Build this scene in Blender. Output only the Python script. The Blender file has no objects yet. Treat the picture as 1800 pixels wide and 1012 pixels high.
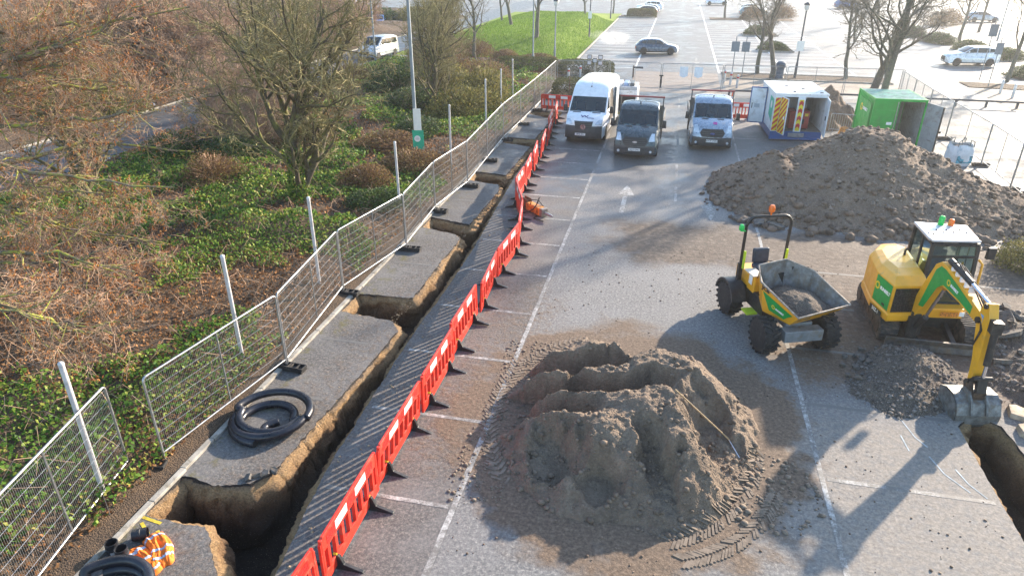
import bpy, bmesh, math, random
import numpy as np
from mathutils import Vector, Matrix, Euler, noise as mnoise
from mathutils.geometry import tessellate_polygon

SC = bpy.context.scene
COL = SC.collection
R = math.radians
random.seed(7)

# ------------------------------------------------------------------ camera, sky, sun, exposure
cam_d = bpy.data.cameras.new('camera'); cam = bpy.data.objects.new('camera', cam_d); COL.objects.link(cam)
cam.location = (0, 0, 9.0); cam.rotation_euler = (R(90 - 26.143), 0, R(12.812))
cam_d.sensor_width = 36; cam_d.lens = 24.0; cam_d.clip_end = 3000; cam_d.clip_start = 0.1
SC.camera = cam

SUN_EL, SUN_AZ = R(19.5), R(55)      # azimuth measured from +X towards +Y
world = bpy.data.worlds.new('World'); SC.world = world; world.use_nodes = True
wn = world.node_tree; wn.nodes.clear()
sky = wn.nodes.new('ShaderNodeTexSky'); sky.sky_type = 'NISHITA'; sky.sun_disc = False
sky.sun_elevation = SUN_EL; sky.sun_rotation = R(90) - SUN_AZ
sky.air_density = 1.15; sky.dust_density = 0.7; sky.ozone_density = 2.0
bg = wn.nodes.new('ShaderNodeBackground'); bg.inputs['Strength'].default_value = 0.15
wo = wn.nodes.new('ShaderNodeOutputWorld')
wn.links.new(sky.outputs[0], bg.inputs[0]); wn.links.new(bg.outputs[0], wo.inputs[0])
sd = bpy.data.lights.new('sun', 'SUN'); sd.energy = 4.6; sd.angle = R(0.9); sd.color = (1.0, 0.84, 0.66)
sun = bpy.data.objects.new('sun', sd); COL.objects.link(sun)
dirv = Vector((math.cos(SUN_EL) * math.cos(SUN_AZ), math.cos(SUN_EL) * math.sin(SUN_AZ), math.sin(SUN_EL)))
sun.rotation_euler = dirv.to_track_quat('Z', 'Y').to_euler(); sun.location = dirv * 60
SC.view_settings.view_transform = 'Standard'; SC.view_settings.look = 'None'
SC.view_settings.exposure = 1.55; SC.view_settings.gamma = 1.0; SC.view_settings.use_curve_mapping = False
SC.cycles.max_bounces = 6; SC.cycles.diffuse_bounces = 3; SC.cycles.glossy_bounces = 3
SC.cycles.transmission_bounces = 5; SC.cycles.transparent_max_bounces = 12; SC.cycles.volume_bounces = 0
SC.cycles.caustics_reflective = False; SC.cycles.caustics_refractive = False

# ------------------------------------------------------------------ node helper
class NT:
    def __init__(s, name):
        s.m = bpy.data.materials.new(name); s.m.use_nodes = True
        s.t = s.m.node_tree; s.t.nodes.clear()
        s.out = s.t.nodes.new('ShaderNodeOutputMaterial')
    def n(s, typ, ins=None, **kw):
        nd = s.t.nodes.new('ShaderNode' + typ)
        for k, v in kw.items(): setattr(nd, k, v)
        for k, v in (ins or {}).items(): s.set(nd.inputs[k], v)
        return nd
    def set(s, sock, v):
        if hasattr(v, 'is_linked'): s.t.links.new(v, sock)
        else:
            if isinstance(v, tuple) and len(v) == 3 and sock.type == 'RGBA': v = v + (1,)
            if sock.type == 'RGBA' and isinstance(v, (int, float)): v = (v, v, v, 1)
            sock.default_value = v
    def coord(s, which='Object', rnd=True):
        tc = s.n('TexCoord').outputs[which]
        if not rnd: return tc
        oi = s.n('ObjectInfo').outputs['Random']
        mu = s.n('Math', {0: oi, 1: 57.0}, operation='MULTIPLY').outputs[0]
        return s.n('VectorMath', {0: tc, 1: mu}, operation='ADD').outputs[0]
    def noise(s, co, scale, detail=4, rough=.6, dist=0, out='Fac'):
        return s.n('TexNoise', {'Vector': co, 'Scale': scale, 'Detail': detail, 'Roughness': rough, 'Distortion': dist}).outputs[out]
    def ramp(s, f, stops, interp='LINEAR'):
        nd = s.n('ValToRGB', {0: f}); cr = nd.color_ramp; cr.interpolation = interp
        while len(cr.elements) < len(stops): cr.elements.new(0.5)
        for e, (p, c) in zip(cr.elements, stops):
            e.position = p
            e.color = (c, c, c, 1) if not isinstance(c, tuple) else (c + (1,) if len(c) == 3 else c)
        return nd.outputs[0]
    def mix(s, f, a, b, blend='MIX'):
        nd = s.n('Mix', data_type='RGBA', blend_type=blend)
        s.set(nd.inputs[0], f); s.set(nd.inputs[6], a); s.set(nd.inputs[7], b)
        return nd.outputs[2]
    def math(s, op, a, b=0.0, clamp=False):
        nd = s.n('Math', {0: a, 1: b}, operation=op); nd.use_clamp = clamp
        return nd.outputs[0]
    def mr(s, v, a, b, c=0.0, d=1.0):
        nd = s.n('MapRange', {0: v, 1: a, 2: b, 3: c, 4: d}); nd.interpolation_type = 'SMOOTHSTEP'; return nd.outputs[0]
    def bump(s, h, strength=.3, dist=.02, nrm=None):
        ins = {'Height': h, 'Strength': strength, 'Distance': dist}
        if nrm is not None: ins['Normal'] = nrm
        return s.n('Bump', ins).outputs[0]
    def pbr(s, color, rough=.6, metal=0.0, normal=None, **kw):
        ins = {'Base Color': color, 'Roughness': rough, 'Metallic': metal}
        if normal is not None: ins['Normal'] = normal
        ins.update(kw)
        b = s.n('BsdfPrincipled', ins); s.t.links.new(b.outputs[0], s.out.inputs[0]); return b

MATS = {}
def simple(name, col, rough=.5, metal=0.0, var=.12, scale=6, bump=0.0, bscale=60, dirt=None, dirt_amt=.3, **kw):
    if name in MATS: return MATS[name]
    t = NT(name); co = t.coord()
    nz = t.noise(co, scale, 5, .65)
    lo = tuple(c * (1 - var * 1.6) for c in col); hi = tuple(min(1, c * (1 + var * 1.6)) for c in col)
    c = t.mix(t.mr(nz, .25, .75), lo, hi)
    rr = t.mr(t.noise(co, scale * 2.3, 4), .3, .7, max(.02, rough - .1), min(1, rough + .12))
    if dirt is not None:
        f = t.mr(t.noise(co, scale * .8, 7, .72, .4), .62 - dirt_amt * .45, .78 - dirt_amt * .2)
        c = t.mix(f, c, dirt); rr = t.mix(f, rr, .85)
    nr = t.bump(t.noise(co, bscale, 4, .7), bump, .01) if bump else None
    t.pbr(c, rr, metal, nr, **kw)
    MATS[name] = t.m; return t.m

# ------------------------------------------------------------------ mesh helper
class MB:
    def __init__(s): s.v = []; s.f = []; s.mi = []; s.cur = 0
    def add(s, vs, fs):
        o = len(s.v); s.v += [tuple(p) for p in vs]
        s.f += [tuple(i + o for i in f) for f in fs]; s.mi += [s.cur] * len(fs); return s
    def mat(s, i): s.cur = i; return s
    def box(s, c, size, rot=None, taper=None):
        hx, hy, hz = size[0] / 2, size[1] / 2, size[2] / 2
        vs = []
        for z in (-hz, hz):
            k = 1 if (taper is None or z < 0) else taper
            kx, ky = (k, k) if not isinstance(k, tuple) else k
            vs += [(-hx * kx, -hy * ky, z), (hx * kx, -hy * ky, z), (hx * kx, hy * ky, z), (-hx * kx, hy * ky, z)]
        if rot is not None:
            m = Euler(rot).to_matrix(); vs = [m @ Vector(p) for p in vs]
        vs = [(p[0] + c[0], p[1] + c[1], p[2] + c[2]) for p in vs]
        return s.add(vs, [(3, 2, 1, 0), (4, 5, 6, 7), (0, 1, 5, 4), (1, 2, 6, 5), (2, 3, 7, 6), (3, 0, 4, 7)])
    def bbox(s, a, b):
        return s.box(((a[0] + b[0]) / 2, (a[1] + b[1]) / 2, (a[2] + b[2]) / 2), (abs(b[0] - a[0]), abs(b[1] - a[1]), abs(b[2] - a[2])))
    def bar(s, p, q, w, h, up=(0, 0, 1), w2=None, h2=None):
        p, q = Vector(p), Vector(q); d = (q - p).normalized(); u = Vector(up)
        if abs(d.dot(u)) > .98: u = Vector((1, 0, 0))
        x = d.cross(u).normalized(); u = x.cross(d).normalized()
        vs = []
        for o, ww, hh in ((p, w, h), (q, w2 or w, h2 or h)):
            vs += [o - x * ww / 2 - u * hh / 2, o + x * ww / 2 - u * hh / 2, o + x * ww / 2 + u * hh / 2, o - x * ww / 2 + u * hh / 2]
        return s.add(vs, [(0, 1, 2, 3)[::-1], (4, 5, 6, 7), (0, 1, 5, 4), (1, 2, 6, 5), (2, 3, 7, 6), (3, 0, 4, 7)])
    def tube(s, path, r, n=8, caps=True, closed=False):
        P = [Vector(p) for p in path]; N = len(P)
        rs = r if isinstance(r, (list, tuple)) else [r] * N
        d0 = (P[1] - P[0]).normalized(); ref = Vector((0, 0, 1)) if abs(d0.z) < .9 else Vector((1, 0, 0))
        x = d0.cross(ref).normalized(); vs = []
        for i in range(N):
            if closed: d = P[(i + 1) % N] - P[i - 1]
            else: d = P[min(i + 1, N - 1)] - P[max(i - 1, 0)]
            d = d.normalized() if d.length > 1e-9 else d0
            x = (x - d * x.dot(d)); x = x.normalized() if x.length > 1e-6 else d.orthogonal().normalized()
            y = d.cross(x)
            for k in range(n):
                a = 2 * math.pi * k / n
                vs.append(P[i] + x * (rs[i] * math.cos(a)) + y * (rs[i] * math.sin(a)))
        fs = []
        for i in range(N if closed else N - 1):
            j = (i + 1) % N
            for k in range(n):
                l = (k + 1) % n; fs.append((i * n + k, i * n + l, j * n + l, j * n + k))
        if caps and not closed:
            fs.append(tuple(range(n))[::-1]); fs.append(tuple((N - 1) * n + k for k in range(n)))
        return s.add(vs, fs)
    def cyl(s, p, q, r, n=14, r2=None): return s.tube([p, q], [r, r if r2 is None else r2], n)
    def lathe(s, prof, n=16, c=(0, 0, 0), axis='Z'):
        vs = []
        for (rr, z) in prof:
            for k in range(n):
                a = 2 * math.pi * k / n; p = (rr * math.cos(a), rr * math.sin(a), z)
                if axis == 'X': p = (p[2], p[0], p[1])
                elif axis == 'Y': p = (p[0], p[2], p[1])
                vs.append((p[0] + c[0], p[1] + c[1], p[2] + c[2]))
        fs = []
        for i in range(len(prof) - 1):
            for k in range(n):
                l = (k + 1) % n; fs.append((i * n + k, i * n + l, (i + 1) * n + l, (i + 1) * n + k))
        if prof[0][0] > 1e-5: fs.append(tuple(range(n))[::-1])
        if prof[-1][0] > 1e-5: fs.append(tuple((len(prof) - 1) * n + k for k in range(n)))
        return s.add(vs, fs)
    def prism(s, poly, a, b, plane='XY'):
        """extrude a 2D polygon between a and b along the axis the plane leaves out"""
        def P(u, v, w):
            return (u, v, w) if plane == 'XY' else ((w, u, v) if plane == 'YZ' else (u, w, v))
        n = len(poly); vs = [P(u, v, a) for u, v in poly] + [P(u, v, b) for u, v in poly]
        tri = tessellate_polygon([[Vector((u, v, 0)) for u, v in poly]])
        fs = [tuple(t)[::-1] for t in tri] + [tuple(i + n for i in t) for t in tri]
        fs += [(i, (i + 1) % n, n + (i + 1) % n, n + i) for i in range(n)]
        return s.add(vs, fs)
    def quad(s, a, b, c, d): return s.add([a, b, c, d], [(0, 1, 2, 3)])
    def xform(s, m): s.v = [tuple(m @ Vector(p)) for p in s.v]; return s
    def build(s, name, mats, parent=None, smooth=None, bevel=0.0, loc=None, rot=None, fix=True):
        me = bpy.data.meshes.new(name); me.from_pydata(s.v, [], s.f)
        if not isinstance(mats, (list, tuple)): mats = [mats]
        for m in mats: me.materials.append(m)
        if len(mats) > 1: me.polygons.foreach_set('material_index', s.mi)
        if fix:
            bm = bmesh.new(); bm.from_mesh(me); bmesh.ops.recalc_face_normals(bm, faces=bm.faces)
            if bevel: bmesh.ops.bevel(bm, geom=[e for e in bm.edges if len(e.link_faces) == 2 and e.calc_face_angle(0) > .5], offset=bevel, segments=2, affect='EDGES', profile=.5, clamp_overlap=True)
            bm.to_mesh(me); bm.free()
        if smooth is not None:
            me.polygons.foreach_set('use_smooth', [True] * len(me.polygons))
            if smooth > 0:
                bm = bmesh.new(); bm.from_mesh(me)
                for e in bm.edges:
                    if len(e.link_faces) == 2 and e.calc_face_angle(0) > smooth: e.smooth = False
                bm.to_mesh(me); bm.free()
        me.update()
        return link(name, me, parent, loc, rot)
def link(name, me, parent=None, loc=None, rot=None):
    o = bpy.data.objects.new(name, me); COL.objects.link(o)
    if parent is not None: o.parent = parent
    if loc is not None: o.location = loc
    if rot is not None: o.rotation_euler = rot
    return o
def tag(o, label=None, cat=None, group=None, kind=None):
    if label: o['label'] = label
    if cat: o['category'] = cat
    if group: o['group'] = group
    if kind: o['kind'] = kind
    return o
def thing(name, label, cat, loc=(0, 0, 0), rz=0.0, group=None):
    o = bpy.data.objects.new(name, None); COL.objects.link(o); o.empty_display_size = .2
    o.location = loc; o.rotation_euler = (0, 0, rz)
    return tag(o, label, cat, group)
def dup(root, loc, rz=0.0, label=None, group=None, scale=None):
    r = root.copy(); COL.objects.link(r); r.location = loc; r.rotation_euler = (0, 0, rz)
    if scale is not None: r.scale = scale
    if label: r['label'] = label
    if group: r['group'] = group
    for ch in list(root.children):
        c = ch.copy(); COL.objects.link(c); c.parent = r
        for g_ in ch.children:
            d = g_.copy(); COL.objects.link(d); d.parent = c
    return r
def np_mesh(name, V, F, mat, parent=None, smooth=False, mi=None):
    """V (n,3), F (m,k) numpy"""
    V = np.asarray(V, np.float32); F = np.asarray(F, np.int32); k = F.shape[1]
    me = bpy.data.meshes.new(name)
    me.vertices.add(len(V)); me.vertices.foreach_set('co', V.ravel())
    me.loops.add(F.size); me.loops.foreach_set('vertex_index', F.ravel())
    me.polygons.add(len(F)); me.polygons.foreach_set('loop_start', np.arange(0, F.size, k, dtype=np.int32))
    me.polygons.foreach_set('loop_total', np.full(len(F), k, np.int32))
    for m in (mat if isinstance(mat, (list, tuple)) else [mat]): me.materials.append(m)
    if mi is not None: me.polygons.foreach_set('material_index', np.asarray(mi, np.int32))
    if smooth: me.polygons.foreach_set('use_smooth', np.ones(len(F), bool))
    me.update(calc_edges=True); me.validate()
    return link(name, me, parent)
def text_mesh(s, size, name='lettering', mat=None, parent=None, loc=(0, 0, 0), rot=(0, 0, 0), extrude=.002, bold=0.0, xs=1.0):
    cu = bpy.data.curves.new('txt', 'FONT'); cu.body = s; cu.size = size; cu.align_x = 'CENTER'; cu.align_y = 'CENTER'
    cu.extrude = extrude; cu.offset = bold; cu.resolution_u = 2
    o = bpy.data.objects.new('txt', cu); COL.objects.link(o)
    dg = bpy.context.evaluated_depsgraph_get(); me = bpy.data.meshes.new_from_object(o.evaluated_get(dg)); me.name = name
    bpy.data.objects.remove(o); bpy.data.curves.remove(cu)
    me.materials.clear(); me.materials.append(mat)
    ob = link(name, me, parent, loc, rot); ob.scale = (xs, 1, 1); return ob

# ------------------------------------------------------------------ numpy noise
_tabs = {}
def vnoise(x, y, seed=0):
    if seed not in _tabs: _tabs[seed] = np.random.RandomState(seed + 11).rand(256, 256)
    T = _tabs[seed]; x = np.asarray(x, float); y = np.asarray(y, float)
    xi = np.floor(x).astype(int); yi = np.floor(y).astype(int); fx = x - xi; fy = y - yi
    fx = fx * fx * (3 - 2 * fx); fy = fy * fy * (3 - 2 * fy); a, b = xi & 255, yi & 255; a1, b1 = (xi + 1) & 255, (yi + 1) & 255
    return (T[a, b] * (1 - fx) + T[a1, b] * fx) * (1 - fy) + (T[a, b1] * (1 - fx) + T[a1, b1] * fx) * fy
def fbm(x, y, seed=0, octv=5, gain=.5, ridged=False):
    s = 0; amp = 1; tot = 0; x = np.asarray(x, float); y = np.asarray(y, float)
    for o in range(octv):
        n = vnoise(x * 2 ** o + 13.7 * o, y * 2 ** o + 7.3 * o, seed + o)
        if ridged: n = 1 - np.abs(2 * n - 1)
        s = s + amp * n; tot += amp; amp *= gain
    return s / tot
def sstep(a, b, x):
    t = np.clip((np.asarray(x, float) - a) / (b - a), 0, 1); return t * t * (3 - 2 * t)
ORD = ['nearest', 'second', 'third', 'fourth', 'fifth', 'sixth', 'seventh', 'eighth', 'ninth', 'tenth', 'eleventh', 'twelfth', 'thirteenth', 'fourteenth', 'fifteenth', 'sixteenth', 'seventeenth', 'eighteenth']
# ================================================================== GROUND MATERIALS
def asphalt_mat():
    t = NT('asphalt'); co = t.coord('Object', False)
    sx = t.n('SeparateXYZ', {0: co}); X0, Y0 = sx.outputs[0], sx.outputs[1]
    w = t.noise(co, .55, 5, .6); w2 = t.noise(co, 2.2, 5, .65)
    dX = t.math('ADD', X0, t.math('MULTIPLY', t.math('SUBTRACT', w, .5), 3.2)); dX = t.math('ADD', dX, t.math('MULTIPLY', t.math('SUBTRACT', w2, .5), 1.2))
    dY = t.math('ADD', Y0, t.math('MULTIPLY', t.math('SUBTRACT', t.noise(co, .6, 5, .6, .3), .5), 3.0))
    def band(v, a, b, c, d): return t.math('MULTIPLY', t.mr(v, a, b), t.mr(v, d, c))
    def mx(a, b): return t.math('MAXIMUM', a, b)
    grit = t.noise(co, 15, 6, .92); grit2 = t.noise(co, 9, 6, .88); mid = t.noise(co, 6, 6, .7); big = t.noise(co, .8, 5, .65)
    streak = t.noise(t.n('Mapping', {'Vector': co, 'Scale': (1.0, .12, 1.0)}).outputs[0], 3.0, 5, .65)
    col = t.ramp(grit, [(.34, (.05, .052, .057)), (.45, (.12, .12, .122)), (.54, (.205, .2, .192)), (.66, (.47, .445, .405))])
    leftbay = t.math('MULTIPLY', t.mr(X0, -3.02, -3.06), t.mr(Y0, 47, 44))
    darkc = t.ramp(grit, [(.34, (.03, .03, .033)), (.5, (.09, .085, .083)), (.66, (.3, .265, .22))])
    col = t.mix(t.math('MULTIPLY', leftbay, .8), col, darkc)
    col = t.mix(t.mr(big, .42, .68, 0, .38), col, (.215, .212, .21))
    col = t.mix(t.mr(grit2, .57, .66, 0, .75), col, (.045, .044, .046))
    # mud and dust, where the site traffic carried it
    mud = t.math('MULTIPLY', band(dY, 20.2, 21.5, 23.6, 25.2), band(dX, -2.6, 0.0, 16, 22))
    mud = t.math('MULTIPLY', mud, t.mr(t.noise(t.n('Mapping', {'Vector': co, 'Scale': (.16, 1.0, 1.0)}).outputs[0], 3.2, 6, .7), .25, .5, .5, 1))
    m2 = t.math('MULTIPLY', band(dY, 13.6, 15.4, 22, 25), band(dX, 2.2, 4.6, 20, 26))
    mud = mx(mud, t.math('MULTIPLY', m2, t.mr(mid, .33, .55, .4, 1.0)))
    ex = t.math('DIVIDE', t.math('ADD', dX, .35), 3.35); ey = t.math('DIVIDE', t.math('SUBTRACT', dY, 12.1), 3.9)
    rr = t.math('SQRT', t.math('ADD', t.math('MULTIPLY', ex, ex), t.math('MULTIPLY', ey, ey)))
    mud = mx(mud, t.math('MULTIPLY', t.mr(rr, 1.22, .95), .92))
    m3 = t.math('MULTIPLY', band(dY, 8.6, 10.5, 17.0, 20), band(dX, -5.0, -4.0, -3.0, -2.0))
    mud = mx(mud, t.math('MULTIPLY', m3, t.mr(mid, .4, .7, .05, .7)))
    m4 = t.math('MULTIPLY', band(dY, -4, 0, 12.8, 14.2), band(dX, 1.8, 3.9, 12, 16))
    dust = t.math('MULTIPLY', m4, t.mr(mid, .32, .6, .2, .85))
    col = t.mix(dust, col, t.ramp(t.noise(co, 13, 6, .85), [(.3, (.10, .085, .07)), (.48, (.23, .2, .168)), (.68, (.42, .37, .31))]))
    near_tr = t.math('MULTIPLY', band(dX, -8.4, -7.2, -5.9, -4.9), t.mr(Y0, 46, 40))
    mud = mx(mud, t.math('MULTIPLY', near_tr, t.mr(mid, .42, .7, .0, .5)))
    mudc = t.ramp(t.noise(co, 14, 6, .75), [(.28, (.06, .042, .03)), (.5, (.14, .097, .066)), (.72, (.29, .21, .145))])
    mudd = t.ramp(t.noise(co, 5, 5, .7), [(.32, (.04, .031, .026)), (.52, (.095, .072, .056)), (.7, (.22, .17, .13))])
    mudc = t.mix(t.math('MULTIPLY', t.mr(Y0, 15.5, 19), .85), mudc, mudd)
    mud = t.math('MULTIPLY', mud, 1.3, True)
    col = t.mix(mud, col, mudc)
    # moss by the kerb
    moss = t.math('MULTIPLY', band(X0, -9, -8.5, -8.3, -7.5), t.mr(t.noise(co, 2.2, 5, .7), .5, .68))
    col = t.mix(t.math('MULTIPLY', moss, t.mr(Y0, 40, 30)), col, (.11, .10, .028))
    # cracks
    vo = t.n('TexVoronoi', {'Vector': t.n('VectorMath', {0: co, 1: t.noise(co, 1.5, 4, .6, 0, 'Color')}, operation='ADD').outputs[0], 'Scale': .33}, feature='DISTANCE_TO_EDGE').outputs['Distance']
    crack = t.math('MULTIPLY', t.mr(vo, .0045, .001), t.mr(t.noise(co, .35, 3), .5, .66, 0, .6))
    col = t.mix(crack, col, (.02, .019, .018))
    # wetness: gloss grows towards the far, undried part of the car park
    wet = t.mr(t.noise(co, .42, 6, .68, .5), .38, .62)
    wet = t.math('MULTIPLY', wet, t.mr(dY, 17, 30))
    wet = mx(wet, t.math('MULTIPLY', t.mr(dY, 38, 58), t.mr(mid, .3, .7, .3, .72)))
    wet = mx(wet, t.math('MULTIPLY', band(dX, 0, .35, .9, 1.3), t.math('MULTIPLY', t.mr(Y0, 22, 26), t.mr(mid, .35, .6))))
    wet = t.math('MULTIPLY', wet, t.math('SUBTRACT', 1.0, t.math('MULTIPLY', mud, .6)))
    col = t.mix(t.math('MULTIPLY', wet, .45), col, (.03, .032, .036))
    rough = t.math('SUBTRACT', .86, t.math('MULTIPLY', wet, .47))
    h = t.math('ADD', t.math('MULTIPLY', grit, .5), t.math('MULTIPLY', grit2, .5))
    h = t.math('ADD', h, t.math('MULTIPLY', t.math('MULTIPLY', mud, t.noise(co, 9, 6, .7)), 2.0))
    t.pbr(col, rough, 0.0, t.bump(h, t.math('SUBTRACT', .55, t.math('MULTIPLY', wet, .3)), .018), **{'Specular IOR Level': .5})
    return t.m
ASPH = asphalt_mat()

def paint_mat(name='worn_white_paint', c=(.72, .72, .69), wear=.5):
    t = NT(name); co = t.coord('Object', False)
    n = t.noise(co, 9, 7, .8); n2 = t.noise(co, 70, 3, .7); n3 = t.noise(co, 1.1, 4, .6)
    f = t.math('ADD', t.math('MULTIPLY', n, .6), t.math('ADD', t.math('MULTIPLY', n2, .3), t.math('MULTIPLY', n3, .35)))
    k = t.mr(f, wear + .22, wear + .02)
    col = t.mix(k, t.mix(n2, (.10, .097, .092), (.2, .19, .175)), t.mix(n, tuple(x * .8 for x in c), c))
    t.pbr(col, .7, 0, t.bump(n2, .3, .01)); return t.m
PAINT = paint_mat(c=(.6, .6, .58), wear=.46); PAINT_FAR = paint_mat('fresh_white_paint', (.82, .82, .8), .62); PAINT_OLD = paint_mat('old_white_paint', (.48, .48, .46), .36)

def strata_mat():
    t = NT('trench_earth'); co = t.coord('Object', False)
    z = t.n('SeparateXYZ', {0: co}).outputs[2]
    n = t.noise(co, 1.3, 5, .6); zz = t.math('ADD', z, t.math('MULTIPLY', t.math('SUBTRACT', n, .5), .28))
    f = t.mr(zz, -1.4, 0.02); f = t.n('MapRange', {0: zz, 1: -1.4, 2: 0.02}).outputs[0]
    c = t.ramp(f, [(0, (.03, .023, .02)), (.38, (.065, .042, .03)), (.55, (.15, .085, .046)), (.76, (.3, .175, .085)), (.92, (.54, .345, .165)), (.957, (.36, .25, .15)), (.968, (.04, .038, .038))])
    g1 = t.noise(co, 26, 6, .8); st = t.noise(co, 60, 2, .5)
    c = t.mix(t.mr(g1, .42, .62, 0, .8), c, t.mix(.62, c, (.05, .036, .026)))
    c = t.mix(t.mr(st, .66, .74), c, (.42, .36, .28))
    t.pbr(c, .93, 0, t.bump(t.math('ADD', g1, t.math('MULTIPLY', t.noise(co, 8, 5, .7), 1.5)), 1.0, .09)); return t.m
STRATA = strata_mat()

def soil_mat(name, c1, c2, c3, stone=(.36, .31, .26), sc=1.0, stones=.68):
    t = NT(name); co = t.coord('Object', False)
    a = t.noise(co, 1.6 * sc, 6, .7); b = t.noise(co, 13 * sc, 6, .75); s = t.noise(co, 55 * sc, 2, .5)
    c = t.ramp(t.math('ADD', t.math('MULTIPLY', a, .5), t.math('MULTIPLY', b, .5)), [(.3, c1), (.5, c2), (.68, c3)])
    c = t.mix(t.mr(s, stones, stones + .06), c, stone)
    v = t.n('TexVoronoi', {'Vector': co, 'Scale': 22 * sc}).outputs['Distance']
    h = t.math('ADD', b, t.math('MULTIPLY', t.math('SUBTRACT', .5, v), .8))
    t.pbr(c, .95, 0, t.bump(h, .8, .035)); return t.m
SAND = soil_mat('pile_soil', (.095, .068, .048), (.18, .132, .094), (.3, .225, .16), (.4, .33, .25), 1.2, .7)
SPOIL = soil_mat('spoil_earth', (.10, .068, .047), (.185, .13, .09), (.29, .205, .14), (.4, .35, .29), .8, .62)
RUBBLE = soil_mat('rubble_soil', (.045, .04, .037), (.10, .08, .064), (.21, .155, .11), (.42, .38, .33), 1.4, .62)
VERGE = soil_mat('verge_litter', (.028, .021, .015), (.075, .05, .032), (.17, .105, .055), (.3, .2, .11), 1.5, .62)
CONC = simple('kerb_concrete', (.34, .32, .28), .9, var=.2, scale=3, bump=.4, bscale=50, dirt=(.12, .1, .06), dirt_amt=.35)
TARMAC_CHUNK = simple('broken_tarmac', (.09, .085, .08), .9, var=.35, scale=9, bump=.9, bscale=45, dirt=(.2, .15, .1), dirt_amt=.35)
STONE = simple('field_stone', (.24, .19, .15), .95, var=.4, scale=3, bump=.6, bscale=40)

# ================================================================== CAR PARK WITH TRENCHES CUT IN
RE = [(-5.40, 1.5), (-5.45, 6.7), (-5.56, 7.6), (-5.8, 9.2), (-5.89, 11.2), (-6.0, 15.1), (-5.95, 17.1), (-6.0, 20.4), (-6.3, 25.8), (-6.45, 29), (-6.5, 37.2), (-6.5, 43)]
LE = [(-8.42, 43), (-8.42, 42.05), (-6.83, 40.9), (-6.89, 35.8), (-8.42, 35.95), (-8.42, 34.75), (-6.82, 34.2), (-6.87, 29.06), (-8.42, 29.3), (-8.42, 28.0), (-6.9, 27.6), (-6.67, 26.8), (-6.77, 22.7), (-8.42, 23.2), (-8.42, 22.05), (-7.0, 21.64), (-6.72, 21.27), (-6.75, 16.6), (-8.42, 16.5), (-8.42, 15.4), (-6.77, 15.15), (-6.45, 14.7), (-6.55, 12.5), (-6.68, 10.55), (-6.78, 8.95), (-7.03, 8.6), (-7.6, 8.45), (-8.42, 8.5), (-8.42, 7.5), (-7.21, 7.47), (-6.61, 6.84), (-6.3, 6.5), (-6.3, 1.5)]
def densify(poly, step, jit, seed):
    out, idx = [], []; n = len(poly)
    for i in range(n):
        a, b = poly[i], poly[(i + 1) % n]; idx.append(len(out))
        L = math.dist(a, b); k = max(1, int(L / step)); d = ((b[0] - a[0]) / L, (b[1] - a[1]) / L)
        for j in range(k):
            u = j / k; x, y = a[0] + (b[0] - a[0]) * u, a[1] + (b[1] - a[1]) * u
            if j: 
                w = ((float(fbm(x * 1.6 + 40, y * 1.6, seed, 3)) - .5) * jit + (float(fbm(x * 9 + 7, y * 9, seed + 5, 3)) - .5) * jit * .9) * (1 if x < -6.6 or x > 0 else .45)
                if abs(d[0]) < .02 and abs(x + 8.42) < .01: w *= .15
                x += -d[1] * w; y += d[0] * w
            out.append((x, y))
    return out, idx
TB, TI = densify(RE + LE, .05, .12, 3)
RT = [(6.56, 2), (7.6, 2), (7.62, 9), (7.6, 12.7), (7.52, 13.7), (7.05, 14.05), (6.62, 13.5)]
RB, RI = densify(RT, .12, .05, 9)

def wall_mesh(name, B, prof, depth, seed, mat, parent, closed_ccw=True):
    n = len(B); V = []; F = []; rows = []
    P = np.array(B); T = np.roll(P, -1, 0) - np.roll(P, 1, 0); T /= np.linalg.norm(T, axis=1)[:, None] + 1e-9
    Nn = np.stack([-T[:, 1], T[:, 0]], 1)
    # smooth the inward normals so that corners do not fan out
    for _ in range(2): Nn = (np.roll(Nn, 1, 0) + Nn * 2 + np.roll(Nn, -1, 0)); Nn /= np.linalg.norm(Nn, axis=1)[:, None] + 1e-9
    k = len(prof)
    for j, (off, fz) in enumerate(prof):
        nz = (fbm(P[:, 0] * 3 + j * .9, P[:, 1] * 3, seed, 5) - .5)
        nz2 = fbm(P[:, 0] * .9 + 3, P[:, 1] * .9 + j * .25, seed + 4, 3)
        hf_ = fbm(P[:, 0] * 11 + j * .35, P[:, 1] * 11 + j * 1.3, seed + 7, 3) - .5
        o = off * (0.35 + 1.3 * nz2) + ((nz * .26 + hf_ * .16) if j > 1 else 0) * (1 if j < k - 1 else .3)
        z = np.full(n, 0.0) if j == 0 else fz * depth(P[:, 1]) if fz < -.2 else np.full(n, fz) * (.7 + .6 * nz2)
        if j == 1: o = o * 0 + .012
        rows.append(np.stack([P[:, 0] + Nn[:, 0] * o, P[:, 1] + Nn[:, 1] * o, z], 1))
    V = np.concatenate(rows)
    for j in range(k - 1):
        for i in range(n):
            i2 = (i + 1) % n; F.append((j * n + i, j * n + i2, (j + 1) * n + i2, (j + 1) * n + i))
    o = np_mesh(name, V, np.array(F), mat, parent)
    return o
PROF = [(0, 0), (.01, -.055), (.05, -.08), (.10, -.12), (.15, -.19), (.18, -.3), (.2, -.42), (.21, -.55), (.22, -.7), (.24, -.85), (.3, -1.0)]
def d_left(y): return .85 + .55 * sstep(9.6, 8.2, y) - .25 * sstep(26, 40, y)
def d_right(y): return np.full(np.shape(y), .8)

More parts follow.
